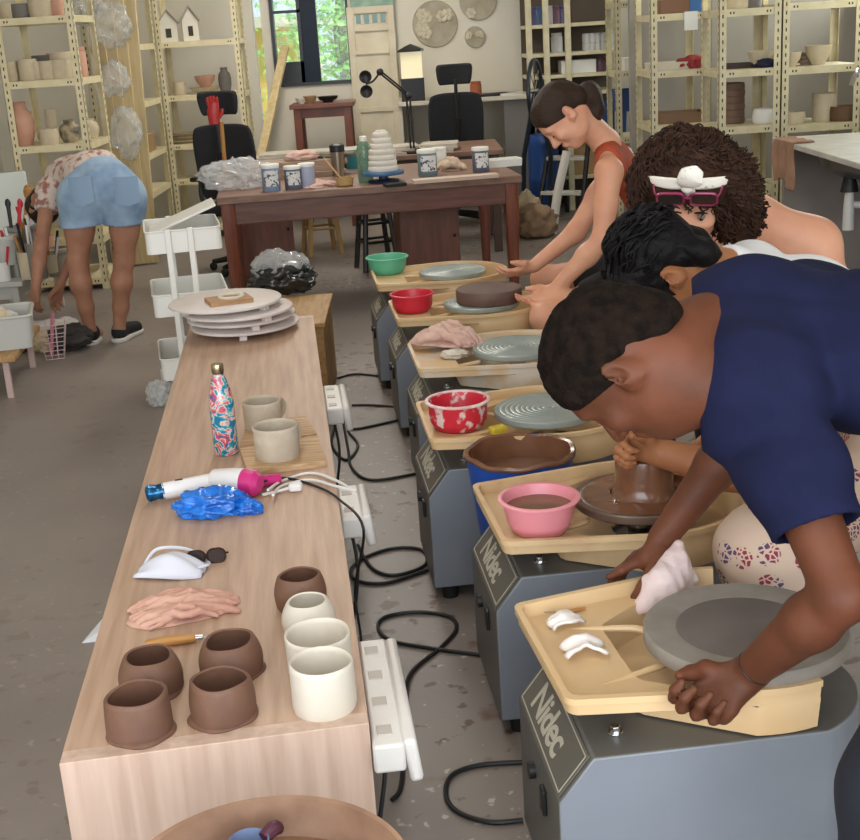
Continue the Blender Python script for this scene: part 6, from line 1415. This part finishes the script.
G().lathe([(0, lh+.02), (.07, lh), (.16, lh-.03), (.16, lh-.045), (0, lh-.045)], n=4, M=Matrix.Rotation(PI/4, 4, 'Z') @ Matrix.Diagonal((1, .75, 1, 1))).obj('cap', M_black, ln)
# low chest under the window
hz_ = aty(325, 102, 11.3).z; xz0, xz1 = aty(292, 110, 11.3).x, aty(355, 106, 11.3).x
table('side_table', xz0, xz1, 11.05, 11.55, hz_, mat('cherry_wood', '#7d4631', .4, col2='#693724', scale=5), 'reddish wooden side table under the window', top=None, legw=.06)
pot(328, 100, 11.2, .09, .05, M_black, 'black dish on the side table under the window', 'bowl', zs=[hz_], dy=.05); pot(310, 100, 11.2, .06, .06, mat('tan_bowl', '#a98a62', .6), 'small tan bowl on the side table under the window', 'bowl', zs=[hz_], dy=.05); pot(301, 100, 11.2, .05, .05, M_whitemetal, 'small white dish at the left of the side table', 'bowl', zs=[hz_], dy=.05)
a, b = aty(268, 125, 10.9), aty(285, 47, 11.6); g = G(); u = (b-a); g.box((a+b)/2, (.07, .03, u.length), rot=u.to_track_quat('Z', 'Y').to_matrix().to_4x4()); o = g.obj('timber_batten', M_plank, label='long pale batten leaning across the window', cat='batten')
a2 = a-u*(a.z/u.z); 
for v in o.data.vertices: v.co = v.co+((v.co-(a+b)/2).dot(u.normalized()) < 0)*(a2-a)
# ---------------------------------------------------------------- rack contents
gj = 'glaze jars on the corner rack'
jm = [mat('purple_jar', '#5a5478', .4), mat('blue_jar', '#4a648c', .4), mat('white_jar', '#c2c2c0', .4), mat('plum_jar', '#6e4d5c', .4)]
k = 0
for px, nm in ((533, 'first'), (539, 'second'), (549, 'third'), (556, 'fourth'), (563, 'fifth')):
    pot(px, 22, YC, .045, .15, jm[k % 4], nm+' glaze jar from the left on the upper corner rack shelf', 'jar', gj, name='glaze_jar', cat='jar', zs=[zsC[0]], dy=.15); k += 1
for px, nm in ((586, 'first'), (592, 'second'), (598, 'third'), (604, 'fourth'), (610, 'fifth')):
    for j in range(2): pot(px, 51, YC, .032, .07, jm[2], nm+(' lower', ' upper')[j]+' small white jar from the left on the second rack shelf', 'jar', 'small white jars on the corner rack', name='glaze_jar', cat='jar', zs=[zsC[1]+.0705*j], dy=.12)
pot(557, 51, YC, .05, .16, jm[2], 'tall white jar at the left of the second rack shelf', 'jar', gj, name='glaze_jar', cat='jar', zs=[zsC[1]], dy=.15)
box((aty(577, 70, YC+.2).x, YC+.2, zsC[2]), (.3, .24, .11), M_whitemetal, 'white storage box on the third rack shelf', name='plastic_box', flap=False)
for px, lab in ((600, 'plum jar on the third rack shelf'), (607, 'dark purple jar on the third rack shelf')): pot(px, 73, YC, .04, .11, jm[3], lab, 'jar', gj, name='glaze_jar', cat='jar', zs=[zsC[2]], dy=.15)
M_bcr = mat('blue_crate', '#27467e', .5)
def crate(c, w_, d_, h, label, m=M_bcr):
    t = T('plastic_crate', label, 'crate', c); g = G(); O, I = rr(w_, d_, .02), rr(w_-.02, d_-.02, .015); L_ = lambda P, z, k=1: [Vector((p[0]*k, p[1]*k, z)) for p in P]
    loft(g, [L_(I, .01, .95), L_(I, h), L_(O, h), L_(O, 0, .95)]); g.obj('crate_body', m, t); g = G(); g.tube(L_(O, h), .008, n=6, sub=1, closed=True); g.obj('rim', m, t); return t
crate((aty(605, 110, YC+.2).x, YC+.2, .62), .34, .3, .26, 'blue plastic crate on the lower corner rack'); crate((aty(632, 110, YR1+.2).x, YR1+.22, aty(632, 112, YR1).z), .28, .24, .16, 'blue plastic crate beside the white box, far back right'); MATS
box((aty(640, 72, YR1+.1).x, YR1+.2, zsR1[1]), (.24, .2, .1), M_whitemetal, 'white box on the far back shelf', name='plastic_box', flap=False)
box((aty(600, 125, YC).x, YC+.22, .302), (.6, .36, .28), bxm, 'cardboard box under the blue crate on the corner rack')
box((aty(560, 100, YC).x, YC+.2, .62), (.34, .3, .16), bxm, 'cardboard box behind the bun of the rust-top person')
# right shelves
gR = 'pots on the right hand shelves'
pot(818, 65, YR3, .085, .12, M_bisq, 'white bowl with sloping sides on the shelf above the sink', 'bowl', gR, zs=[zsR4[1]]); pot(790, 65, YR3, .07, .09, M_bisq, 'small white bowl by the post on the shelf above the sink', 'bowl', gR, zs=[zsR4[1]], dy=.1)
for k in range(3): pot(806, 65, YR3, .075, .028, mat('pinkish_pot', '#b59f8e', .7), ('lowest', 'middle', 'topmost')[k]+' pinkish dish of the stack on the shelf above the sink', 'bowl', gR, zs=[zsR4[1]+.026*k], dy=.28)
pot(761, 67, YR3, .085, .1, M_bisq, 'white bowl on the middle shelf left of the sink post', 'bowl', gR, zs=[zsR3[1]])
crumple('cloth_rag', (aty(766, 66, YR3+.08).x, YR3+.08, zsR3[1]+.02), (.07, .05, .03), mat('dark_blue_cloth', '#20243a', .9), seed=51, flat=-.018, label='dark blue cloth beside the white bowl on the shelf', cat='rag')
tray((aty(740, 68, YR3+.25).x, YR3+.25, zsR3[1]), .24, .2, .03, 'dark tray on the middle shelf left of the white bowl', m=mat('dark_tray', '#3a2c26', .5))
for k in range(6): pot(731, 124, YR3, .085-.002*(k % 2), .042, mat('stack_clay', '#7f6656', .7, col2='#6e5547', scale=8), ('lowest', 'second', 'third', 'fourth', 'fifth', 'topmost')[k]+' brown dish in the tall stack left of the sink', 'cup', 'tall stack of brown dishes', zs=[zsR3[2]+.042*k], dy=.3)
pot(764, 124, YR3, .07, .09, M_whitemetal, 'white rounded pot on the shelf just behind the counter', 'cup', gR, zs=[zsR3[2]], belly=.1, mouth=.9); pot(792, 124, YR3, .08, .07, M_bisq, 'low white pot right of the post behind the counter', 'cup', gR, zs=[zsR4[2]])
pot(824, 118, YR3, .075, .17, M_bisq, 'pale cylinder pot on the shelf behind the sink', 'cup', gR, zs=[zsR4[2]], dy=.2); bsk = pot(845, 124, YR3, .1, .09, mat('woven_brown', '#6a5138', .8, bump=.5, bscale=120), 'brown woven basket on the shelf behind the sink', 'cup', gR, name='basket', cat='basket', zs=[zsR4[2]], dy=.13)
pot(738, 7, YR3, .07, .1, M_bisq, 'cream pot on the top shelf left of the sink', 'cup', gR, zs=[zsR3[0]]); pot(752, 7, YR3, .06, .1, M_greyp, 'grey brown pot on the top shelf left of the sink', 'cup', gR, zs=[zsR3[0]])
box((aty(672, 8, YR2+.2).x, YR2+.2, zsR2[0]), (.2, .2, .09), mat('brown_lid_box', '#7c5a44', .7), 'brown box on the top shelf with the paper note', flap=False); box((aty(694, 8, YR2+.2).x, YR2+.16, zsR2[0]), (.1, .12, .1), mat('blue_tub', '#3c6fae', .5), 'small blue box on the top shelf with the paper note', name='plastic_box', flap=False)
G().bx((-.045, -.002, -.09), (.045, 0, .03)).obj('paper_note', mat('note_paper', '#dcdcd6', .7), loc=(aty(691, 18, YR2).x, YR2-.002, aty(691, 16, YR2).z), label='white paper note hanging from the top shelf edge', cat='note')
crumple('cloth_rag', (aty(691, 66, YR2+.15).x, YR2+.15, zsR2[1]+.03), (.1, .08, .05), mat('red_cloth', '#8f2a2c', .8), seed=52, flat=-.028, label='red cloth on the middle shelf below the paper note', cat='rag')
tray((aty(668, 68, YR2+.25).x, YR2+.22, zsR2[1]), .3, .26, .05, 'pale tray of papers left of the red cloth', m=M_desk); tray((aty(680, 120, YR2+.25).x, YR2+.28, zsR2[2]), .36, .3, .07, 'brown wooden tray on the shelf behind curly hair', m=mat('tray_wood', '#7d6149', .6)); 
crumple('plastic_bag', (aty(672, 148, YR2+.2).x, YR2+.22, .62+.05), (.14, .12, .06), M_clear, seed=55, flat=-.048, label='clear plastic bag on the lowest visible shelf behind curly hair', cat='plastic bag')
# ---------------------------------------------------------------- sink counter
ca, cb_ = atz(770, 137, .87), atz(864, 156, .87)
M_stone = mat('pale_counter', '#c9c7be', .35, col2='#b9b6ac', scale=10); sk = T('sink_counter', 'pale counter with a steel basin and open plumbing below at the right', 'sink', (ca.x, ca.y, 0)); v = cb_-ca
CX, CY0, CY1 = 0, v.y*1.25, .2
G().bx((0, CY0, .84), (XR-ca.x-.01, -.05, .87)).obj('counter_top', M_stone, sk, bev=.004); G().bx((.06, -.1, 0), (XR-ca.x-.01, -.06, .84)).obj('side_panel', mat('grey_tile_panel', '#8b817a', .6, col2='#7d746d', scale=4), sk)
G().bx((.55, CY0, .0), (.6, -.1, .84)).obj('back_panel', mat('grey_tile_panel2', '#837a73', .6), sk)
def sinkb(p, a): return p
G().lathe([(.0, .70), (.1, .70), (.19, .75), (.22, .84), (.225, .84), (.2, .745), (.1, .69), (0, .69)], n=48, c=(.33, -.62, 0), sx=1, sy=1.5).obj('basin', mat('dull_steel', '#7e7a77', .35, metal=.8), sk)
M_pvc = mat('white_pvc', '#d5d2cc', .35)
G().cyl((.27, -.62, .61), .05, .085, .03).obj('drain', M_black, sk); G().tube([(.27, -.62, .62), (.27, -.62, .52), (.27, -.62, .4)], [.022, .03, .032], n=14).obj('trap_cup', M_pvc, sk); G().tube([(.27, -.62, .54), (.4, -.62, .53), (.54, -.62, .53)], .02, n=10).obj('waste_pipe', M_pvc, sk)
fc = T('faucet', 'chrome swan neck faucet above the sink at the photo edge', 'faucet', (ca.x+.62, ca.y-.35, .87)); e_ = aty(851, 86, 7.5)-fc.location
G().tube([(0, 0, 0), (0, 0, .25), (-.03, -.0, .34), e_+Vector((.06, 0, .1)), e_], .014, n=10).obj('spout', M_chrome, fc); G().cyl((0, 0, 0), .028, .05).obj('base', M_chrome, fc)
c0 = atz(783, 139, .87); g = G()
def towel(u, v_):
    d_ = v_*.34; x = (u-.5)*.34*(1-.15*v_); 
    if d_ < .1: return Vector((x, .1-d_, .004+.004*math.sin(u*16)))
    return Vector((x+.01*math.sin(9*v_), -.012-.012*math.sin(u*15+v_*3)*min(1, (d_-.1)*10), .002-(d_-.1)*(1-.12*math.sin(u*5))))
g.grid(towel, 24, 30); g.obj('hand_towel', mat('brown_towel', '#a37f68', .9, col2='#8f6c57', scale=9, bump=.3, bscale=120), loc=atz(786, 141, .873), rz=-PI/2+.07, solid=.006, label='brown hand towel draped over the counter corner by the sink', cat='towel')
# ================================================================ standing things right of the table
sl0, sl1 = atz(549, 219, 0), atz(568, 229, 0)
ld = T('step_ladder', 'small black step ladder with white treads behind the rust-top person', 'step ladder', ((sl0.x+sl1.x)/2, (sl0.y+sl1.y)/2, 0), -.55); tp = .95
for s in (-1, 1): G().tube([(s*.2, 0, 0), (s*.16, .38, tp)], .022, n=8, sub=1).obj('rail', M_black, ld); G().tube([(s*.2, .62, 0), (s*.16, .4, tp)], .018, n=8, sub=1).obj('rear_leg', M_black, ld)
for k in range(3): z = .24+.27*k; G().box((0, .38*z/tp+.02, z), (.36-.02*k, .12, .03)).obj('tread', mat('pale_tread', '#b9b6ac', .5), ld, bev=.004)
hp = T('wheel_hoop', 'big black hoop wheel standing beside the corner rack', 'wheel', (aty(535, 90, 10.55).x, 10.55, 0), .0); zc0 = aty(535, 90, 10.7).z; rad = (aty(535, 60, 10.7).z-aty(535, 121, 10.7).z)/2; Mb = mat('blue_black_rim', '#1b2530', .35)
RM = Matrix.Translation((0, 0, zc0)) @ Matrix.Rotation(math.radians(72), 4, 'Z')
g = G(); g.tube([RM @ Vector((math.cos(2*PI*k/40)*rad, 0, math.sin(2*PI*k/40)*rad)) for k in range(40)], .018, n=8, sub=1, closed=True); g.obj('rim', Mb, hp)
G().tube([RM @ Vector((0, -.06, 0)), RM @ Vector((0, .06, 0))], .02, n=10, sub=1).obj('hub', M_chrome, hp)
for k in range(8): G().tube([RM @ Vector((0, 0, 0)), RM @ Vector((math.cos(PI*k/4)*rad, 0, math.sin(PI*k/4)*rad))], .004, n=5, sub=1).obj('spoke', M_chrome, hp)
G().tube([(0, 0, zc0), (.12, .1, zc0*.5), (.1, .1, .0)], .02, n=8, sub=1).obj('stand_leg', Mb, hp); G().tube([(0, 0, zc0), (-.1, .12, zc0*.5), (-.12, .15, .0)], .02, n=8, sub=1).obj('stand_leg', Mb, hp)
bd = atz(540, 185, 0); wd_ = T('water_barrel', 'tall blue plastic water barrel by the back rack', 'barrel', (aty(543, 150, 11.0).x, 11.0, 0)); G().lathe([(0, 0), (.12, 0), (.13, .02), (.13, .3), (.137, .32), (.13, .34), (.13, .6), (.137, .62), (.12, .68), (.05, .7), (0, .7)], n=32).obj('barrel_body', mat('deep_blue_plastic', '#2a4a86', .3), wd_, ang=50); G().cyl((0, 0, .695), .05, .04).obj('cap', M_black, wd_)
for i, (px, py, r, lab) in enumerate(((534, 184, (.16, .15, .13), 'crumpled brown paper sack on the floor right of the table'), (522, 178, (.13, .12, .17), 'open pale sack standing behind the table corner'))):
    c = aty(px, py, 9.9+.3*i); crumple('paper_sack', (c.x, c.y, r[2]*.85), r, mat('brown_paper', '#8f755b', .8, col2='#7c634b', scale=8) if i == 0 else mat('pale_paper', '#a8967c', .8), seed=60+i, amp=.3, flat=-r[2]*.83, label=lab, cat='sack')
G().tube([(0, 0, 0), (.05, .03, .3), (.14, .08, .62)], [.035, .035, .035], n=12, sub=3).obj('paper_roll', mat('white_roll', '#c9c4ba', .7), loc=(aty(552, 190, 9.9).x, 9.95, .005), label='white rolled sheet leaning beside the step ladder', cat='roll')
# ================================================================ clutter at the left wall
cr = T('plastic_crate', 'light grey plastic crate with white rolls at the left photo edge', 'crate', (aty(20, 335, 6.2).x-.2, 6.25, 0), .25)
M_lg = mat('light_grey_plastic', '#bcbcb6', .4)
tb2 = T('low_table', 'low wooden table with a clay stained top under the grey crate', 'table', (aty(8, 345, 6.25).x-.3, 6.3, 0), .1); G().box((0, 0, .2), (.75, .7, .03)).obj('table_top', M_pine, tb2, bev=.004)
for sx in (-1, 1):
    for sy in (-1, 1): G().box((sx*.32, sy*.3, .0925), (.028, .028, .185)).obj('leg', mat('pinkish_leg', '#bda29c', .5), tb2)
cr.location.z = .216
g = G(); O, I = rr(.5, .36, .03), rr(.48, .34, .025); L_ = lambda P, z, k=1: [Vector((p[0]*k, p[1]*k, z)) for p in P]
loft(g, [L_(I, .01, .94), L_(I, .16), L_(O, .16), L_(O, 0, .94)]); g.obj('crate_body', M_lg, cr); g = G(); g.tube(L_(O, .16), .008, n=6, sub=1, closed=True); g.obj('rim', M_lg, cr)
M_roll = mat('cream_roll', '#dccaa4', .6)
for k in range(4): G().cyl((0, 0, 0), .028, .11, n=20).obj('clay_roll', M_roll, loc=cr.location+Vector((-.14+.085*k, -.05+.02*(k % 2), .012+.06)), label=('first', 'second', 'third', 'fourth')[k]+' cream roll from the left in the grey crate', cat='roll', group='cream rolls in the grey crate')
crumple('white_cloth', cr.location+Vector((-.03, .09, .10)), (.17, .08, .08), mat('white_rag', '#cfccc6', .85), seed=70, label='white cloth heaped in the grey crate', cat='rag')
pb = T('wire_basket', 'pinkish white wire basket holding a pink tool near the bending hand', 'basket', (aty(50, 322, 6.8).x, 6.8, 0), .3); pb.scale = (.68, .68, .68); Mpw = mat('pink_white_wire', '#d3bcbc', .5); hb_ = .30
for z in (.0, .07, .14, .21, .28): g = G(); q = .07+.05*z/.3; g.tube([(-q, -q, z+.01), (q, -q, z+.01), (q, q, z+.01), (-q, q, z+.01)], .004, n=6, sub=1, closed=True); g.obj('wire_ring', Mpw, pb)
for s in range(4):
    for k in range(4):
        f = -1+2*k/3.; a, b = [((f, -1)), ((1, f)), ((f, 1)), ((-1, f))][s]; G().tube([(a*.07, b*.07, .008), (a*.117, b*.117, .295)], .003, n=5, sub=1).obj('upright_wire', Mpw, pb)
tk = G().tube([(0, 0, .012), (.04, 0, .25)], [.009, .010], n=8, sub=1).obj('pink_brush', mat('pink_handle', '#cf7f98', .4), loc=(pb.location.x-.02, pb.location.y, 0.0), label='pink handled tool standing in the wire basket', cat='brush')
rs = random.Random(17)
spots = [(2, 268, 7.42, 'white'), (16, 262, 7.55, 'steel'), (30, 262, 7.45, 'cream'), (10, 240, 7.95, 'grey'), (33, 240, 8.0, 'white'), (44, 250, 8.05, 'clay'), (50, 262, 7.6, 'cream'), (38, 268, 7.42, 'steel')]
wh = ['at the left photo edge', 'second from the photo edge', 'left of the reaching arm', 'behind the white bucket', 'behind the tool bucket', 'by the shelf post', 'between arm and body', 'at the front of the low rack']
cm = dict(white=M_whitemetal, steel=mat('dull_tin', '#8f8d88', .4, metal=.5), cream=M_bisq, grey=M_greyp, clay=M_terr)
for i, (px, py, Y, k_) in enumerate(spots):
    r = .045+.012*(i % 3); h = .11+.05*((i*2) % 3); x = aty(px, py, Y).x; G().lathe([(0, 0), (r*.9, 0), (r, h), (r-.005, h), (r*.88, .01), (0, .01)], n=24).obj('tool_pot', cm[k_], loc=(x, Y, .34), ang=50, label=k_+' pot of tools on the low rack '+wh[i], cat='pot', group='tool pots on the low left rack')
    for j in range(3): a = rs.uniform(0, 6); tp = Vector((x+.07*math.cos(a), Y+.05*math.sin(a), .34+h+rs.uniform(.06, .16))); g = G(); g.tube([Vector((x+.02*math.cos(a), Y+.015*math.sin(a), .36))-tp, Vector((0, 0, 0))], [.006, .009], n=6, sub=1); g.obj('hand_tool', (M_black, M_red, Mw, M_whitemetal)[(i+j) % 4], loc=tp, label=('black', 'red', 'amber', 'white')[(i+j) % 4]+' handled tool standing in the '+k_+' pot '+wh[i], cat='hand tool', group='tools standing in the left rack pots')
cl = [('bucket', 3, 250, 7.5, .09, .17, mat('white_bucket', '#c2c2bb', .5), 'white bucket at the far left edge behind the grey crate'), ('bucket', 22, 243, 7.7, .085, .2, mat('grey_bucket', '#8d8f8c', .5), 'grey bucket full of tools by the left wall'), ('bucket', 58, 262, 7.9, .08, .17, mat('dull_bucket', '#a49a8c', .5), 'beige bucket behind the reaching arm')]
for nm, px, py, Y, r, h, m, lab in cl:
    t = T(nm, lab, 'bucket', (aty(px, py, Y).x, Y, aty(px, py, Y).z-.12 if False else 0)); zz_ = max(aty(px, py, Y).z-h/2, 0); t.location.z = zz_
    G().lathe([(0, 0), (r*.8, 0), (r*.82, .01), (r, h), (r-.006, h), (r*.8-.006, .012), (0, .01)], n=32).obj('bucket_body', m, t); G().lathe([(r-.008, h-.02), (r+.008, h-.02), (r+.009, h), (r-.008, h+.003)], n=32).obj('rim', m, t)
# a low rack carries them
for (x0, x1, y0, y1, h, lab) in ((aty(0, 250, 7.3).x-.35, aty(45, 250, 7.9).x, 7.35, 8.35, .34, 'low grey rack by the left wall carrying buckets and tools'),):
    table('low_rack', x0, x1, y0, y1, h, M_lg, lab, th=.03, legw=.04, cat='rack')
names = ['brown', 'grey', 'white', 'rust', 'cream', 'dark']
cols = ['#6b5140', '#7f7f7c', '#cfcbc4', '#8a4a30', '#cbb792', '#3a3634']
for i in range(14):
    px, py = [(8, 300), (18, 288), (30, 300), (24, 312), (46, 285), (62, 290), (12, 270), (28, 262), (52, 275), (64, 275), (36, 275), (5, 285), (44, 300), (72, 300)][i]
    Y = 7.0+.06*(i % 5); z = max(aty(px, py, Y).z, .0); r = (.05+.02*(i % 3))*(.5 if i in (13, 4, 12) else 1); m = mat('clutter_'+names[i % 6], cols[i % 6], .8, bump=.2)
    where = ('at the left photo edge', 'beside the low rack', 'just left of the reaching hand', 'in front of the low rack', 'right under the reaching arm', 'behind the reaching hand', 'high on the left heap', 'on top of the left heap', 'between arm and leg', 'beside the bending person\'s left leg', 'in the middle of the left heap', 'low at the left photo edge', 'under the reaching hand', 'nearest the left shoe')[i]
    crumple('cloth_rag', (aty(px, py, Y).x, Y, r*.72), (r*1.3, r, r*.8), m, seed=80+i, amp=.35, flat=-r*.7, label=names[i % 6]+' crumpled scrap '+where, cat='rag', group='scraps heaped by the left wall')
for i, (px, py, px2, py2, m, lab) in enumerate(((22, 232, 28, 195, Mw, 'amber wooden paddle standing among the left wall tools'), (12, 225, 8, 205, M_black, 'black handled tool in the left wall bucket'), (18, 228, 20, 205, M_red, 'red handled tool in the left wall bucket'), (28, 232, 34, 212, M_whitemetal, 'white handled tool in the left wall bucket'))):
    a, b = aty(px, py+8, 7.7), aty(px2, py2, 7.75); t = T('hand_tool', lab, 'hand tool', a); L_ = b-a; G().tube([(0, 0, 0), L_*.7, L_], [.01, .012, .014], n=8).obj('handle', m, t); G().ball(L_*1.05, (.03, .012, .05) if i == 0 else (.018, .012, .03)).obj('head', m, t)
G().box((0, 0, .0), (.3, .02, .5), rot=Euler((-.12, 0, .3)).to_matrix().to_4x4()).obj('white_board', mat('white_board_face', '#c9cdc6', .5), loc=(aty(6, 205, 8.3).x, 8.3, .63), bev=.004, label='white board leaning upright at the left photo edge', cat='board')
# ================================================================ light
w = bpy.data.worlds.new('world'); SC.world = w; w.use_nodes = True
bg = w.node_tree.nodes['Background']; bg.inputs[0].default_value = (.75, .88, 1, 1); bg.inputs[1].default_value = 1.0
def area(name, loc, rot, sx, sy, power, col=(1, 1, 1)):
    l = bpy.data.lights.new(name, 'AREA'); l.shape = 'RECTANGLE'; l.size = sx; l.size_y = sy; l.energy = power; l.color = col
    o = bpy.data.objects.new(name, l); COL.objects.link(o); o.location = loc; o.rotation_euler = rot; return o
area('daylight_doorway', (.2, YF-.2, 1.6), (math.radians(90), 0, 0), 6.5, 2.6, 200, (.93, .97, 1))
for i, y in enumerate((1.5, 4.5, 7.5, 10)):
    area('ceiling_fill', (-.6, y, 2.95), (0, 0, 0), .3, 1.4, (11, 15, 26, 36)[i], (1, .95, .87))  # unseen fill lights, added to brighten the room and the back wall
area('side_window_light', (XR-.1, 9.0, 2.2), (0, math.radians(90), 0), 1.2, 3.5, 60, (.95, 1, .95))
sun = bpy.data.lights.new('sun', 'SUN'); sun.energy = 5; sun.angle = .02; so_ = bpy.data.objects.new('sun', sun); COL.objects.link(so_); so_.rotation_euler = (math.radians(14), math.radians(22), 0)
SC.view_settings.view_transform = 'Standard'; SC.view_settings.look = 'None'; SC.view_settings.gamma = 1; SC.view_settings.exposure = .24
SC.view_settings.use_curve_mapping = False
SC.cycles.max_bounces = 6; SC.cycles.diffuse_bounces = 4
